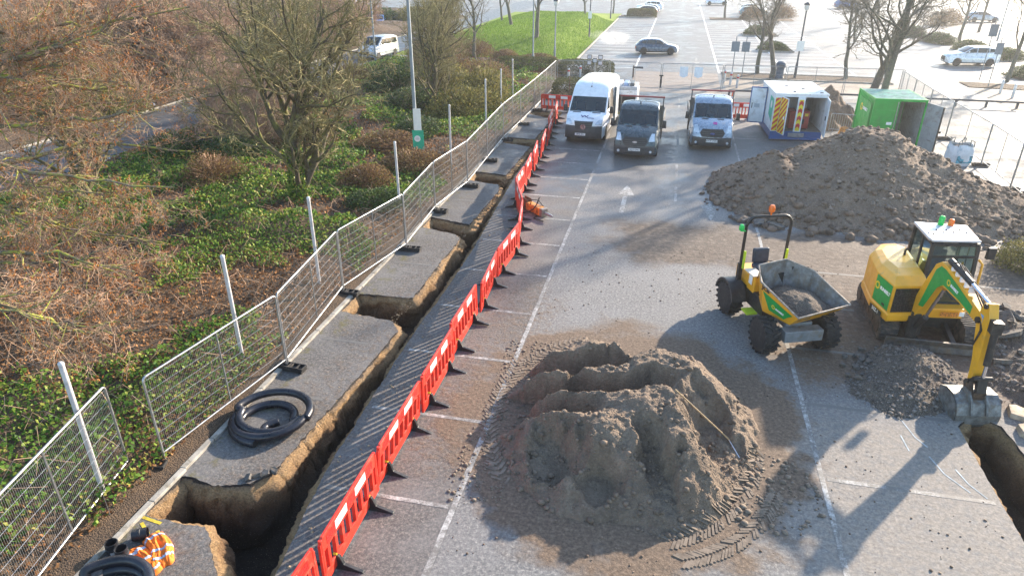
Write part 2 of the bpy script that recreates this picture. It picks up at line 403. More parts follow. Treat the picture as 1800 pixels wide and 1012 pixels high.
def build_carpark():
    mb = MB()
    outer = [TB[i] for i in range(TI[0], TI[len(RE) - 1] + 1)] + [(-8.42, 43), (-8.42, 46), (9, 46), (9, -12), (-8.42, -12), (-8.42, 1.5), (-6.3, 1.5)]
    loops = [[Vector((x, y, 0)) for x, y in outer], [Vector((x, y, 0)) for x, y in RB]]
    allp = outer + RB
    mb.add([(x, y, 0) for x, y in allp], [tuple(f) for f in tessellate_polygon(loops)])
    for (x0, x1, y0, y1) in ((-900, -8.42, -12, 46), (9, 900, -12, 46), (-900, 900, 46, 1500), (-900, 900, -400, -12)):
        mb.quad((x0, y0, 0), (x1, y0, 0), (x1, y1, 0), (x0, y1, 0))
    o = mb.build('car_park', ASPH, fix=False); tag(o, kind='structure')
    for f in o.data.polygons:
        if f.normal.z < 0: f.flip()
    o.data.update(); return o
CP = build_carpark()
# slabs left standing between the side cuts
nR = len(RE)
sl = [(1, 4), (5, 8), (9, 13), (14, 18), (19, 27), (28, 32)]
for a, b in sl:
    pts = TB[TI[nR + a]:TI[nR + b] + 1]
    if b == 32: pts = pts + [(-8.42, 1.5)]
    mb = MB(); mb.add([(x, y, 0) for x, y in pts], [tuple(f) for f in tessellate_polygon([[Vector((x, y, 0)) for x, y in pts]])])
    s = mb.build('asphalt_slab', ASPH, CP, fix=False)
    for f in s.data.polygons:
        if f.normal.z < 0: f.flip()
    s.data.update()
# trench walls and floors
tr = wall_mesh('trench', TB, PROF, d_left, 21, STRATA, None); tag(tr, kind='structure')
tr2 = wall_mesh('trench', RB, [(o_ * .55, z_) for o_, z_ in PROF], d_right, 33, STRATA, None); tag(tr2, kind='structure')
def trench_floor(x0, x1, y0, y1, dep, seed, parent):
    nx, ny = int((x1 - x0) / .12), int((y1 - y0) / .12)
    X, Y = np.meshgrid(np.linspace(x0, x1, nx), np.linspace(y0, y1, ny))
    Z = -dep(Y) + .28 * (fbm(X * .9, Y * .9, seed, 5) - .45) + .1 * (fbm(X * 5, Y * 5, seed + 3, 3) - .5)
    i = np.arange(nx * ny).reshape(ny, nx)
    F = np.stack([i[:-1, :-1], i[:-1, 1:], i[1:, 1:], i[1:, :-1]], -1).reshape(-1, 4)
    np_mesh('trench_floor', np.stack([X, Y, Z], -1).reshape(-1, 3), F, STRATA, parent, True)
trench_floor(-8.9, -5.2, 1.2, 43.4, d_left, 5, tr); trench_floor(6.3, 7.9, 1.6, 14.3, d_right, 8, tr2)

# ================================================================== MARKINGS
def strip(name, x0, x1, y0, y1, mat=PAINT, z=.004, wob=.004):
    L = max(x1 - x0, y1 - y0); n = max(2, int(L / .25)); V = []; along_x = (x1 - x0) > (y1 - y0)
    for i in range(n + 1):
        u = i / n
        for s in (0, 1):
            j = random.uniform(-wob, wob)
            V.append((x0 + (x1 - x0) * u, (y1 if s else y0) + j, z) if along_x else ((x1 if s else x0) + j, y0 + (y1 - y0) * u, z))
    mb = MB(); mb.add(V, [(2 * i, 2 * i + 1, 2 * i + 3, 2 * i + 2) for i in range(n)])
    o = mb.build(name, mat, CP, fix=False)
    for f in o.data.polygons:
        if f.normal.z < 0: f.flip()
    return o
strip('bay_marking', -3.16, -3.05, -6, 49.6); strip('bay_marking', 3.48, 3.58, -6, 49.6)
BY = [6.35 - 2.5, 6.35, 8.86, 11.4, 13.87, 16.38, 18.9, 21.43, 23.95, 26.6, 29.15, 31.7, 34.2, 36.7]
REX = lambda y: float(np.interp(y, [p[1] for p in RE], [p[0] for p in RE]))
for y in BY:
    strip('bay_marking', REX(y) + .14, -3.2, y - .05, y + .05)
for y in (11.4, 13.9, 18.9, 25.3, 31.7, 38.6): strip('bay_marking', -8.2, -6.95, y - .045, y + .045, PAINT_OLD)
for k in range(14):
    y = 6.2 + 2.48 * k
    if y < 14: strip('bay_marking', 3.62, 6.5, y - .05, y + .05, PAINT_OLD if k % 2 else PAINT)
    elif y < 21.5: strip('bay_marking', 3.62, 5.6 if y < 19.5 else 11.5, y - .05, y + .05, PAINT_OLD)
    elif y > 30: strip('bay_marking', 3.62, 8.6, y - .05, y + .05)
for a, b in ((27.0, 29.0), (30.5, 32.6), (36, 38), (40, 42), (46.0, 49.2)): strip('lane_marking', .55, .66, a, b, PAINT)
for a in (-2.4, -1.1, .2): strip('lane_marking', a, a + .75, 49.7, 50.0)
def poly_mark(name, pts, mat=PAINT, z=.004):
    mb = MB(); mb.add([(x, y, z) for x, y in pts], [tuple(f) for f in tessellate_polygon([[Vector((x, y, 0)) for x, y in pts]])])
    o = mb.build(name, mat, CP, fix=False)
    for f in o.data.polygons:
        if f.normal.z < 0: f.flip()
    return o
def arrow(cx, y0, y1, s=1):
    L = (y1 - y0); P = [(-.09, 0), (.09, 0), (.09, L * .62), (.36, L * .62), (0, L), (-.36, L * .62), (-.09, L * .62)]
    poly_mark('arrow_marking', [(cx + px * s, (y0 + py) if s > 0 else (y1 - py)) for px, py in P], PAINT)
arrow(-1.42, 25.2, 28.8); arrow(1.93, 25.1, 29.6, -1); arrow(2.0, 66, 70, -1)
# chalk-sprayed survey marks beside the digger
CHALK = simple('spray_chalk', (.4, .45, .47), .9, var=.2)
for pts in ([(5.5, 13.5), (5.62, 12.9), (5.78, 12.6)], [(5.72, 12.3), (5.85, 11.8), (6.15, 11.35)], [(6.1, 12.0), (6.2, 11.6), (6.4, 11.25)], [(5.35, 12.9), (5.38, 12.4)]):
    mb = MB(); 
    for (a, b) in zip(pts, pts[1:]):
        d = Vector((b[0] - a[0], b[1] - a[1])).normalized() * .013
        mb.quad((a[0] - d.y, a[1] + d.x, .0045), (a[0] + d.y, a[1] - d.x, .0045), (b[0] + d.y, b[1] - d.x, .0045), (b[0] - d.y, b[1] + d.x, .0045))
    mb.build('chalk_mark', CHALK, CP, fix=False)
YEL = simple('yellow_spray', (.55, .42, .04), .9, var=.3)
for pts in ([(-8.42, 7.42), (-8.0, 7.36)], [(-8.35, 7.3), (-8.05, 7.1)], [(-7.95, 7.2), (-7.75, 7.05)]):
    mb = MB(); (a, b) = pts; d = Vector((b[0] - a[0], b[1] - a[1])).normalized() * .03
    mb.quad((a[0] - d.y, a[1] + d.x, .0045), (a[0] + d.y, a[1] - d.x, .0045), (b[0] + d.y, b[1] - d.x, .0045), (b[0] - d.y, b[1] + d.x, .0045))
    mb.build('spray_mark', YEL, CP, fix=False)
# far bays
for k in range(22):
    y = 62.5 + 2.45 * k
    if y < 112: strip('bay_marking', -8.6, -3.3, y - .06, y + .06, PAINT_FAR)
    strip('bay_marking', 3.8, 14.5, y - .06, y + .06, PAINT_FAR)
    if k < 16: strip('bay_marking', 21.2, 32, y - .06, y + .06, PAINT_FAR)
[strip('bay_marking', x_ - .08, x_ + .08, a_, b_, PAINT_FAR, .005) for x_, a_, b_ in ((-3.25, 62, 114), (3.75, 61, 150), (9.2, 62, 115), (14.55, 62, 116), (21.15, 62, 102))]
strip('bay_marking', 20.2, 20.3, 34, 62)
for k in range(8): strip('bay_marking', 15.4, 20.2, 29 + 2.5 * k - .05, 29 + 2.5 * k + .05)

# paved crossing, footpath, planting strip
def paving_mat():
    t = NT('block_paving'); co = t.coord('Object', False)
    b = t.n('TexBrick', {'Vector': co, 'Color1': (.30, .235, .185, 1), 'Color2': (.24, .19, .155, 1), 'Mortar': (.13, .11, .09, 1), 'Scale': 1.0, 'Mortar Size': .008, 'Brick Width': .2, 'Row Height': .1}).outputs[0]
    n = t.noise(co, .7, 5, .65)
    c = t.mix(t.mr(n, .35, .7, 0, .5), b, (.2, .17, .15))
    t.pbr(c, t.mr(n, .3, .6, .5, .75), 0, t.bump(t.noise(co, 30, 3), .2, .01)); return t.m
PAVE = paving_mat()
def sheet(name, pts, mat, z=.004, kind='structure'):
    mb = MB(); mb.add([(x, y, z) for x, y in pts], [tuple(range(len(pts)))]); o = mb.build(name, mat, fix=False)
    if o.data.polygons[0].normal.z < 0: o.data.polygons[0].flip()
    return tag(o, kind=kind)
sheet('paved_crossing', [(-3.0, 51.2), (3.5, 51.2), (3.6, 60.8), (-3.1, 60.8)], PAVE)
sheet('footpath', [(3.9, 53.3), (16.5, 53.3), (16.5, 58.3), (3.9, 58.3)], simple('footpath_slabs', (.3, .25, .2), .85, var=.15, scale=.8, bump=.2, bscale=20), .008)
sheet('footpath', [(21.3, 50), (30, 50), (30, 56.6), (21.3, 58)], MATS['footpath_slabs'], .008)
def kerb(pts, name='kerb', h=.1, w=.13, mat=CONC, parent=None, piece=None):
    for a, b in zip(pts, pts[1:]):
        L = math.dist(a, b); n = max(1, round(L / (piece or L))); d = ((b[0] - a[0]) / n, (b[1] - a[1]) / n)
        for i in range(n):
            p = (a[0] + d[0] * i, a[1] + d[1] * i); q = (p[0] + d[0] * .992, p[1] + d[1] * .992); j = random.uniform(-.012, .012)
            mb = MB(); mb.bar((p[0] + j, p[1], h / 2 - .05), (q[0] + j, q[1], h / 2 - .05), w, h + .1); o = mb.build('kerb_stone' if parent else name, mat, parent, bevel=.012)
            if not parent: tag(o, kind='structure')
kr = bpy.data.objects.new('kerb', None); COL.objects.link(kr); tag(kr, kind='structure')
kerb([(-8.5, -6), (-8.5, 43.5)], parent=kr, h=.06, piece=.915)
kerb([(-8.5, 43.5), (-8.5, 51)], h=.08)
kerb([(-8.9, 62.5), (-8.9, 112)], h=.12); kerb([(3.9, 58.4), (16.5, 58.4)], h=.1); kerb([(3.9, 61.2), (16.5, 61.2)], h=.1)

# ================================================================== VERGE, ROAD, BANK, LAWN
def heightfield(name, x0, x1, y0, y1, step, hf, mat, kind='structure', cut=None, smooth=True, parent=None):
    nx, ny = int((x1 - x0) / step) + 1, int((y1 - y0) / step) + 1
    X, Y = np.meshgrid(np.linspace(x0, x1, nx), np.linspace(y0, y1, ny)); Z = hf(X, Y)
    i = np.arange(nx * ny).reshape(ny, nx)
    F = np.stack([i[:-1, :-1], i[:-1, 1:], i[1:, 1:], i[1:, :-1]], -1).reshape(-1, 4)
    if cut is not None:
        zf = Z.ravel()[F].max(1); F = F[zf > cut]
        used = np.unique(F); rm = np.full(nx * ny, -1); rm[used] = np.arange(len(used)); F = rm[F]
        V = np.stack([X, Y, Z], -1).reshape(-1, 3)[used]
    else: V = np.stack([X, Y, Z], -1).reshape(-1, 3)
    o = np_mesh(name, V, F, mat, parent, smooth)
    if kind: tag(o, kind=kind)
    return o
def verge_h(X, Y):
    e = sstep(-8.6, -10.5, X) * sstep(-25.9, -24.5, X)
    return .03 + e * (.1 + .55 * fbm(X * .35, Y * .35, 2, 4) + .12 * fbm(X * 2, Y * 2, 6, 3)) + .05 * fbm(X * 3, Y * 3, 7, 3)
heightfield('verge', -26, -8.57, -8, 60, .2, verge_h, VERGE)
def bank_h(X, Y): return .05 + sstep(-32.3, -36, X) * (.4 + 1.4 * fbm(X * .15, Y * .15, 12, 4)) + .1 * fbm(X * 2, Y * 2, 6, 3)
heightfield('bank', -75, -32.2, 10, 110, .7, bank_h, VERGE)
ROADM = simple('wet_road', (.075, .08, .088), .5, var=.2, scale=1.2, bump=.25, bscale=60)
sheet('road', [(-32, -30), (-26.1, -30), (-26.1, 150), (-32, 150)], ROADM, .012)
for x in (-31.75, -26.4): 
    mb = MB(); mb.quad((x - .06, -20, .017), (x + .06, -20, .017), (x + .06, 140, .017), (x - .06, 140, .017)); tag(mb.build('road_marking', PAINT, fix=False), kind='structure')
kerb([(-26.05, -10), (-26.05, 60)], h=.1); kerb([(-32.1, 10), (-32.1, 110)], h=.1)
def lawn_mat():
    t = NT('lawn'); co = t.coord('Object', False)
    a = t.noise(co, .35, 5, .6); b = t.noise(co, 30, 3, .8)
    c = t.mix(b, t.mix(a, (.07, .14, .012), (.12, .22, .018)), t.mix(a, (.22, .3, .03), (.33, .38, .05)))
    t.pbr(c, .9, 0, t.bump(b, .8, .06), **{'Specular IOR Level': .2}); return t.m
LAWN = lawn_mat()
def lawn_h(X, Y):
    k = sstep(-8.9, -13.5, X) * sstep(66.5, 76, Y) * sstep(121, 104, Y) * sstep(-27, -20, X)
    return .02 + 1.1 * k + .3 * k * fbm(X * .2, Y * .2, 31, 3)
heightfield('lawn', -27, -9.05, 66, 121, .5, lawn_h, LAWN)
# ================================================================== EARTH PILES
def rot2(X, Y, cx, cy, a):
    c, s = math.cos(a), math.sin(a); dx, dy = X - cx, Y - cy
    return dx * c + dy * s, -dx * s + dy * c
def bowl(X, Y, cx, cy, w, l, floor, wall, a, p=3.0, tilt=0.0):
    """height of a bucket bite: flat floor, steep walls"""
    u, v = rot2(X, Y, cx, cy, a)
    d = (np.abs(u / w) ** p + np.abs(v / l) ** p) ** (1 / p)
    return floor + tilt * v + np.maximum(0, d - .72) * wall
def cone(X, Y, cx, cy, rx, ry, h, a=0, pw=1.0):
    u, v = rot2(X, Y, cx, cy, a); d = np.sqrt((u / rx) ** 2 + (v / ry) ** 2)
    return h * (1 - d ** pw)
def smax(a, b, k=.25):
    h = np.clip(.5 + .5 * (a - b) / k, 0, 1); return b + (a - b) * h + k * h * (1 - h)
def sand_h(X, Y):
    X = np.asarray(X, float); Y = np.asarray(Y, float)
    n1 = fbm(X * .9, Y * .9, 51, 4) - .5; n2 = fbm(X * .9 + 9, Y * .9, 52, 4) - .5; m1 = fbm(X * 3.3, Y * 3.3, 151, 4) - .5; m2 = fbm(X * 3.3 + 4, Y * 3.3, 152, 4) - .5
    wx = X + .5 * n1 + .3 * m1; wy = Y + .5 * n2 + .3 * m2
    h = smax(cone(wx, wy, .55, 12.05, 1.85, 2.9, 2.0, 0, 1.0), cone(wx, wy, -1.2, 12.3, 1.75, 2.75, 1.95, 0, 1.0), .25)
    h = smax(h, cone(wx, wy, -.75, 11.0, 1.9, 1.9, 1.4, 0, 1.0), .2)
    h = smax(h, cone(wx, wy, .5, 10.75, 1.45, 1.7, 1.3, 0, 1.0), .2)
    top = 1.04 + .13 * np.clip(X, -2.4, 1.0) + .3 * (fbm(X * 1.5, Y * 1.5, 53, 5, .6) - .5)
    h = -smax(-h, -top, .1)
    # hollows combed across the top, open towards the barriers: steep wall facing the camera, thin ragged crest in front
    crest = [11.1, 11.85, 12.62, 13.55]; dep = [.55, .85, .8]; x1 = [-.7, .8, -.35]
    for i in range(3):
        wv = .55 * (fbm(X * .9 + 3 * i, X * 0 + i, 58 + i, 3) - .5) + .09 * (X + 1) + .22 * (fbm(X * 3.5, Y * 1.5, 70 + i, 4) - .5)
        ya, yb = crest[i] + wv, crest[i + 1] + wv + .35 * (fbm(X * 1.4, X * 0 + 5 + i, 59, 3) - .5); t = (Y - ya) / (yb - ya)
        shp = np.where((t > 0) & (t < 1), np.clip(t / .5, 0, 1) ** 1.1 * np.clip((1 - t) / .22, 0, 1) ** .9, 0)
        jx = .5 * (fbm(X * 1.5, Y * 2.2, 75 + i, 4) - .5); mk = sstep(x1[i] + .2, x1[i] - .35, X + jx)
        h = h - dep[i] * shp * mk * (.3 + 1.35 * fbm(X * 1.3 + 2 * i, Y * .8, 80 + i, 3))
    # slumped bites in the face towards the camera
    fx = X + .45 * n2 + .4 * m2; fy = Y + .45 * n1 + .4 * m1
    for (cx, cy, w, l, fl, wl, a) in [(-1.55, 10.2, .5, .7, .14, 1.0, .3), (-.6, 9.75, .5, .45, .14, .95, .6), (.45, 9.9, .34, 1.2, .3, 1.0, .3), (1.75, 11.3, .5, 1.0, .2, .8, .6)]:
        h = np.minimum(h, bowl(fx, fy, cx, cy, w, l, fl, wl, a, 2.0, .2))
    rough = fbm(X * 5, Y * 5, 56, 5, .55, True) - .6
    h = h + .085 * rough * sstep(.02, .3, h) + .05 * (fbm(X * 14, Y * 14, 57, 4, .65) - .5)
    return h - .03
tag(heightfield('sand_pile', -3.7, 3.0, 8.3, 16.2, .03, sand_h, SAND, None, cut=.0), 'big heap of grey brown soil with bucket bites standing in the aisle', 'soil heap')

def spoil_h(X, Y):
    wx = X + .5 * (fbm(X * .5, Y * .5, 61, 4) - .5); wy = Y + .6 * (fbm(X * .5 + 9, Y * .5, 62, 4) - .5)
    h = cone(wx, wy, 8.2, 30.3, 5.2, 5.6, 3.0, 0, .95)
    h = np.minimum(h, 2.55 + .25 * (fbm(X * .8, Y * .8, 63, 3) - .5))
    h = smax(h, cone(wx, wy, 4.5, 29.3, 2.55, 3.9, 1.75), .35)
    h = smax(h, cone(wx, wy, 6.1, 28.3, 3.6, 3.6, 1.6), .4)
    h = smax(h, cone(wx, wy, 10.6, 29.6, 3.8, 4.4, 1.75), .4)
    h = smax(h, cone(wx, wy, 12.6, 29.3, 2.6, 3.0, .85), .3)
    h = h + .3 * (fbm(X * 1.1, Y * 1.1, 64, 5) - .5) + .12 * (fbm(X * 3.5, Y * 3.5, 65, 4, ridged=True) - .5) + .05 * (fbm(X * 10, Y * 10, 66, 3) - .5)
    return h - .03
SP = tag(heightfield('spoil_heap', 1.0, 15.6, 23.8, 36, .065, spoil_h, SPOIL, None, cut=.0), 'long dark brown spoil mound in front of the open containers', 'soil mound')
def small_h(X, Y):
    h = cone(X, Y, 6.15, 15.35, 1.15, 1.7, .62, -.35)
    h = smax(h, cone(X, Y, 5.6, 14.5, 1.0, .9, .3), .15)
    h = smax(h, cone(X, Y, 6.9, 14.7, .6, .8, .3), .15)
    return h + .16 * (fbm(X * 2.5, Y * 2.5, 71, 5) - .5) + .06 * (fbm(X * 10, Y * 10, 72, 3) - .5) - .02
tag(heightfield('rubble_heap', 4.3, 7.4, 13.2, 17.2, .035, small_h, RUBBLE, None, cut=.0), 'low stony heap of dug out rubble in front of the digger tracks', 'rubble heap')
def right_h(X, Y):
    h = cone(X, Y, 9.3, 17.4, 1.5, 2.6, .6, .1); h = smax(h, cone(X, Y, 8.7, 15.2, .9, 1.7, .35), .2)
    return h + .3 * (fbm(X * 1.8, Y * 1.8, 81, 5) - .5) + .08 * (fbm(X * 9, Y * 9, 82, 3) - .5) - .05
tag(heightfield('rubble_heap', 7.65, 11.6, 12.6, 21, .05, right_h, RUBBLE, None, cut=.0), 'dark heap of broken ground and tarmac slabs beside the digger', 'rubble heap')
def back_h(X, Y):
    h = cone(X, Y, 9.2, 44.5, 1.9, 2.6, 1.9); h = smax(h, cone(X, Y, 8.9, 42.6, 1.0, 1.4, 1.0), .3)
    return h + 1.1 * (fbm(X * 1.3, Y * 1.3, 91, 5, .6, True) - .6) * sstep(0, .4, h) - .06
tag(heightfield('clay_heap', 6.6, 11.8, 40.8, 47.6, .08, back_h, SPOIL, None, cut=.0), 'lumpy brown clay heap between the white cabin and the green container', 'soil heap')

# ---- stones and clods: one mesh of many small lumps (uncountable)
def ico():
    bm = bmesh.new(); bmesh.ops.create_icosphere(bm, subdivisions=1, radius=1.0)
    V = np.array([v.co[:] for v in bm.verts]); F = np.array([[v.index for v in f.verts] for f in bm.faces]); bm.free(); return V, F
IV, IF = ico()
def lumps(name, pts, sizes, mat, seed, flat=.7, label=None, cat=None, parent=None):
    rs = np.random.RandomState(seed); n = len(pts)
    V = np.repeat(IV[None], n, 0) * (1 + .35 * (rs.rand(n, len(IV), 1) - .5)); V = V * (sizes[:, None, None] * (.75 + .5 * rs.rand(n, 1, 3)))
    V[:, :, 2] *= flat; a = rs.rand(n) * 6.283; c, s = np.cos(a)[:, None], np.sin(a)[:, None]
    x = V[:, :, 0] * c - V[:, :, 1] * s; y = V[:, :, 0] * s + V[:, :, 1] * c
    V = np.stack([x, y, V[:, :, 2]], -1) + np.asarray(pts)[:, None, :]
    F = IF[None] + (np.arange(n) * len(IV))[:, None, None]
    o = np_mesh(name, V.reshape(-1, 3), F.reshape(-1, 3), mat, parent)
    return tag(o, kind='stuff') if parent is not None else tag(o, label, cat, kind='stuff')
def scatter(hf, x0, x1, y0, y1, n, seed, smin, smax_, keep=lambda X, Y, H: H > .0, pw=2.5):
    rs = np.random.RandomState(seed); X = x0 + (x1 - x0) * rs.rand(n); Y = y0 + (y1 - y0) * rs.rand(n); H = hf(X, Y); k = keep(X, Y, H)
    X, Y, H = X[k], Y[k], H[k]; S = smin + (smax_ - smin) * rs.rand(len(X)) ** pw
    return np.stack([X, Y, np.maximum(H, 0) + S * .2], -1), S
CLOD = simple('soil_clod', (.18, .133, .096), .95, var=.3, scale=4, bump=.6, bscale=60)
CLOD2 = simple('earth_clod', (.16, .115, .083), .95, var=.45, scale=2, bump=.6, bscale=50)
p, s = scatter(sand_h, -3.6, 2.9, 8.3, 15.9, 16000, 5, .005, .07, lambda X, Y, H: (H > -.06) & (np.random.RandomState(1).rand(len(X)) < np.where(Y < 11.4, .9, .4)), 13)
lumps('soil_clods', p, s, CLOD, 6, .75, 'loose clods scattered round the foot of the soil heap', 'clods')
p, s = scatter(spoil_h, 1, 15.5, 24, 33, 16000, 15, .01, .13, lambda X, Y, H: H > .0, 11)
lumps('spoil_stones', p, s, CLOD2, 16, .7, 'loose stones and clods all over the spoil mound', 'stones')
p, s = scatter(spoil_h, 5.5, 13, 25.5, 31, 1500, 17, .015, .1, lambda X, Y, H: (H > .2) & (fbm(X * .7, Y * .7, 3, 3) > .52), 5)
lumps('spoil_stones', p, s, STONE, 18, .7, 'pale stones lying on the slope of the spoil mound', 'stones')
p, s = scatter(small_h, 4.3, 7.4, 13.2, 17, 4500, 25, .006, .06, lambda X, Y, H: H > -.03, 6)
lumps('rubble_stones', p, s, simple('rubble_stone', (.15, .13, .115), .95, var=.6, scale=14, bump=.4), 26, .7, 'small stones covering the rubble heap before the digger', 'stones')
p, s = scatter(right_h, 7.6, 11.6, 12.6, 21, 4000, 27, .006, .09, lambda X, Y, H: H > -.04, 6)
lumps('rubble_stones', p, s, MATS['rubble_stone'], 28, .7, 'small stones among the broken slabs beside the digger', 'stones')
flat0 = lambda X, Y: np.zeros_like(X)
p, s = scatter(flat0, -3, 6.4, 6.5, 22, 2600, 35, .004, .03, lambda X, Y, H: fbm(X * .7, Y * .7, 44, 3) > .45, 4)
lumps('grit', p, s, CLOD2, 36, .7, 'grit and small stones strewn over the tarmac', 'grit')
p, s = scatter(flat0, -6.9, -6.6, 9, 42, 2200, 39, .004, .022, lambda X, Y, H: X > -8, 3)
lumps('trench_spill', p - np.array([0, 0, .012]), s, simple('sandy_clod', (.36, .27, .17), .95, var=.3, bump=.5), 40, .7, parent=tr)

# ---- tyre tracks pressed in the loose soil round the heap
def track(name, path, w, z, mat, label, pitch=.13, lug=.05, h=.014):
    mb = MB(); P = [Vector((x, y, 0)) for x, y in path]; acc = []
    for a, b in zip(P, P[1:]):
        L = (b - a).length; k = max(1, int(L / pitch))
        for i in range(k): acc.append((a.lerp(b, i / k), (b - a).normalized()))
    for i, (p, d) in enumerate(acc):
        nrm = Vector((-d.y, d.x, 0)); zz = z(p) if callable(z) else z
        for s in (-1, 1):
            r = random.Random(i * 2 + s)
            if r.random() < .14: continue
            q0 = p + nrm * s * .02 + d * (.08 + r.uniform(-.01, .01)); q1 = p + nrm * s * w / 2 * r.uniform(.85, 1.05) - d * .07
            za = z(q0) if callable(z) else z; zb = z(q1) if callable(z) else z
            mb.bar((q0.x, q0.y, za + h * .1), (q1.x, q1.y, zb + h * .1), lug * r.uniform(.7, 1.2), h * r.uniform(.6, 1.3))
    return tag(mb.build(name, mat, bevel=0), label, 'tyre track', kind='stuff')
def arc(cx, cy, rx, ry, a0, a1, n=40): return [(cx + rx * math.cos(R(a0 + (a1 - a0) * i / n)), cy + ry * math.sin(R(a0 + (a1 - a0) * i / n))) for i in range(n + 1)]
def zs(p): return max(0.0, float(sand_h(np.array([p.x]), np.array([p.y]))[0])) + .004
TRK = simple('pressed_soil', (.185, .145, .11), .95, var=.25, scale=5, bump=.5)
track('tyre_track', arc(-.3, 12.2, 2.85, 3.5, 112, 222), .36, zs, TRK, 'chevron tyre track curving round the side of the soil heap nearest the barriers')
track('tyre_track', [(-2.95, 14.2), (-3.15, 12.6), (-3.1, 11.2), (-2.7, 10.2), (-2.3, 9.6)], .34, zs, TRK, 'outer chevron tyre track between soil heap and red barriers', h=.011)
track('tyre_track', arc(-.2, 12.2, 2.6, 3.5, -72, -8), .36, zs, TRK, 'chevron tyre track passing under the rake head')
track('tyre_track', arc(.15, 11.7, 2.65, 3.3, -75, -20), .32, zs, TRK, 'churned tyre track on the side of the heap facing the digger', h=.017)
p, s = scatter(flat0, 1.2, 4.0, 9.2, 12.2, 500, 45, .02, .07, lambda X, Y, H: ((X - 2.3) / 1.2) ** 2 + ((Y - 10.6) / 1.1) ** 2 < 1, 2)
lumps('mud_lumps', p, s, TRK, 46, .45, 'churned mud lumps between the soil heap and the bay line', 'mud')
p, s = scatter(flat0, -3.4, -2.3, 9, 15, 500, 47, .015, .05, lambda X, Y, H: X < 0, 2)
lumps('mud_lumps', p, s, TRK, 48, .45, 'crumbled mud beside the tyre tracks near the red barriers', 'mud')

# ---- broken tarmac slabs
def chunk_mesh(seed, sx, sy, sz):
    rs = random.Random(seed); n = rs.randint(5, 7); P = []
    for i in range(n):
        a = 2 * math.pi * i / n + rs.uniform(-.3, .3); r = rs.uniform(.75, 1.1); P.append((math.cos(a) * sx * r / 2, math.sin(a) * sy * r / 2))
    mb = MB(); mb.prism(P, -sz / 2, sz / 2); m = mb.v
    mb.v = [(x + rs.uniform(-.02, .02), y + rs.uniform(-.02, .02), z + rs.uniform(-.015, .015)) for x, y, z in m]
    return mb
rs = random.Random(5)
for i in range(22):
    x = rs.uniform(8.3, 10.4); y = rs.uniform(15.2, 19.6); sx = rs.uniform(.35, .95); sy = sx * rs.uniform(.5, .9)
    z = max(0, float(right_h(np.array([x]), np.array([y]))[0])) + .06
    o = chunk_mesh(i, sx, sy, rs.uniform(.07, .12)).build('broken_slab', TARMAC_CHUNK, bevel=.008, loc=(x, y, z), rot=(rs.uniform(-.5, .5), rs.uniform(-.5, .5), rs.uniform(0, 6.3)))
    tag(o, 'broken tarmac slab tipped on the dark heap beside the digger', 'slab', 'broken tarmac slabs beside the digger')
for i in range(9):
    x = rs.uniform(4.7, 5.3); y = rs.uniform(14.8, 16.4); sx = rs.uniform(.12, .3)
    o = chunk_mesh(50 + i, sx, sx * .7, .08).build('broken_slab', TARMAC_CHUNK, bevel=.006, loc=(x, y, max(0, float(small_h(np.array([x]), np.array([y]))[0])) + .05), rot=(rs.uniform(-.3, .3), rs.uniform(-.3, .3), rs.uniform(0, 6.3)))
    tag(o, 'small tarmac lump at the edge of the stony rubble heap', 'slab', 'tarmac lumps by the rubble heap')
for i in range(4):
    o = chunk_mesh(70 + i, .22, .16, .07).build('broken_slab', TARMAC_CHUNK, bevel=.006, loc=(-7.15 + .13 * i, 8.72 + .09 * i + rs.uniform(-.05, .05), .03), rot=(rs.uniform(-.3, .3), .2, rs.uniform(0, 6)))
    tag(o, 'broken tarmac lump at the slab corner by the deep pit', 'slab', 'tarmac lumps at the pit edge')
for i in range(3):
    o = chunk_mesh(80 + i, .7, .5, .12).build('broken_slab', TARMAC_CHUNK, bevel=.01, loc=(3.0 + .6 * i, 25.3 - .25 * i, .1), rot=(.15, -.1, i * 1.3))
    tag(o, 'flat tarmac piece at the toe of the spoil mound by the arrow marking', 'slab', 'tarmac pieces at the mound toe')
PALEC = simple('broken_concrete', (.42, .34, .25), .9, var=.25, scale=5, bump=.6, bscale=30, dirt=(.2, .15, .1), dirt_amt=.3)
for i in range(8):
    y = 9.2 + .72 * i; o = chunk_mesh(120 + i, .5 + .2 * ((i * 7) % 3) / 2, .75, .13).build('concrete_piece', PALEC, bevel=.01, loc=(7.92 + .05 * ((i * 5) % 4), y, .03), rot=(.05 * ((i * 3) % 3 - 1), .1, .2 * ((i * 11) % 5 - 2)))
    tag(o, '%s pale concrete piece along the outer lip of the digger trench, from the camera' % ORD[i], 'concrete', 'broken concrete along the digger trench')
p, s = scatter(spoil_h, 1.5, 15, 24.2, 29.5, 900, 57, .05, .24, lambda X, Y, H: (H > -.25) & (H < .45), 3.5)
lumps('spoil_lumps', p, s, CLOD2, 58, .7, 'larger lumps rolled out along the foot of the spoil mound', 'clods')
p, s = scatter(flat0, -6.0, -4.7, 6, 42, 1500, 59, .005, .03, lambda X, Y, H: (X > np.interp(Y, [q[1] for q in RE], [q[0] for q in RE]) + .05) & (fbm(X * .8, Y * .8, 60, 3) > .5), 4)
lumps('grit', p, s, MATS['sandy_clod'], 60, .6, 'sandy crumbs on the tarmac strip between trench and barriers', 'grit')
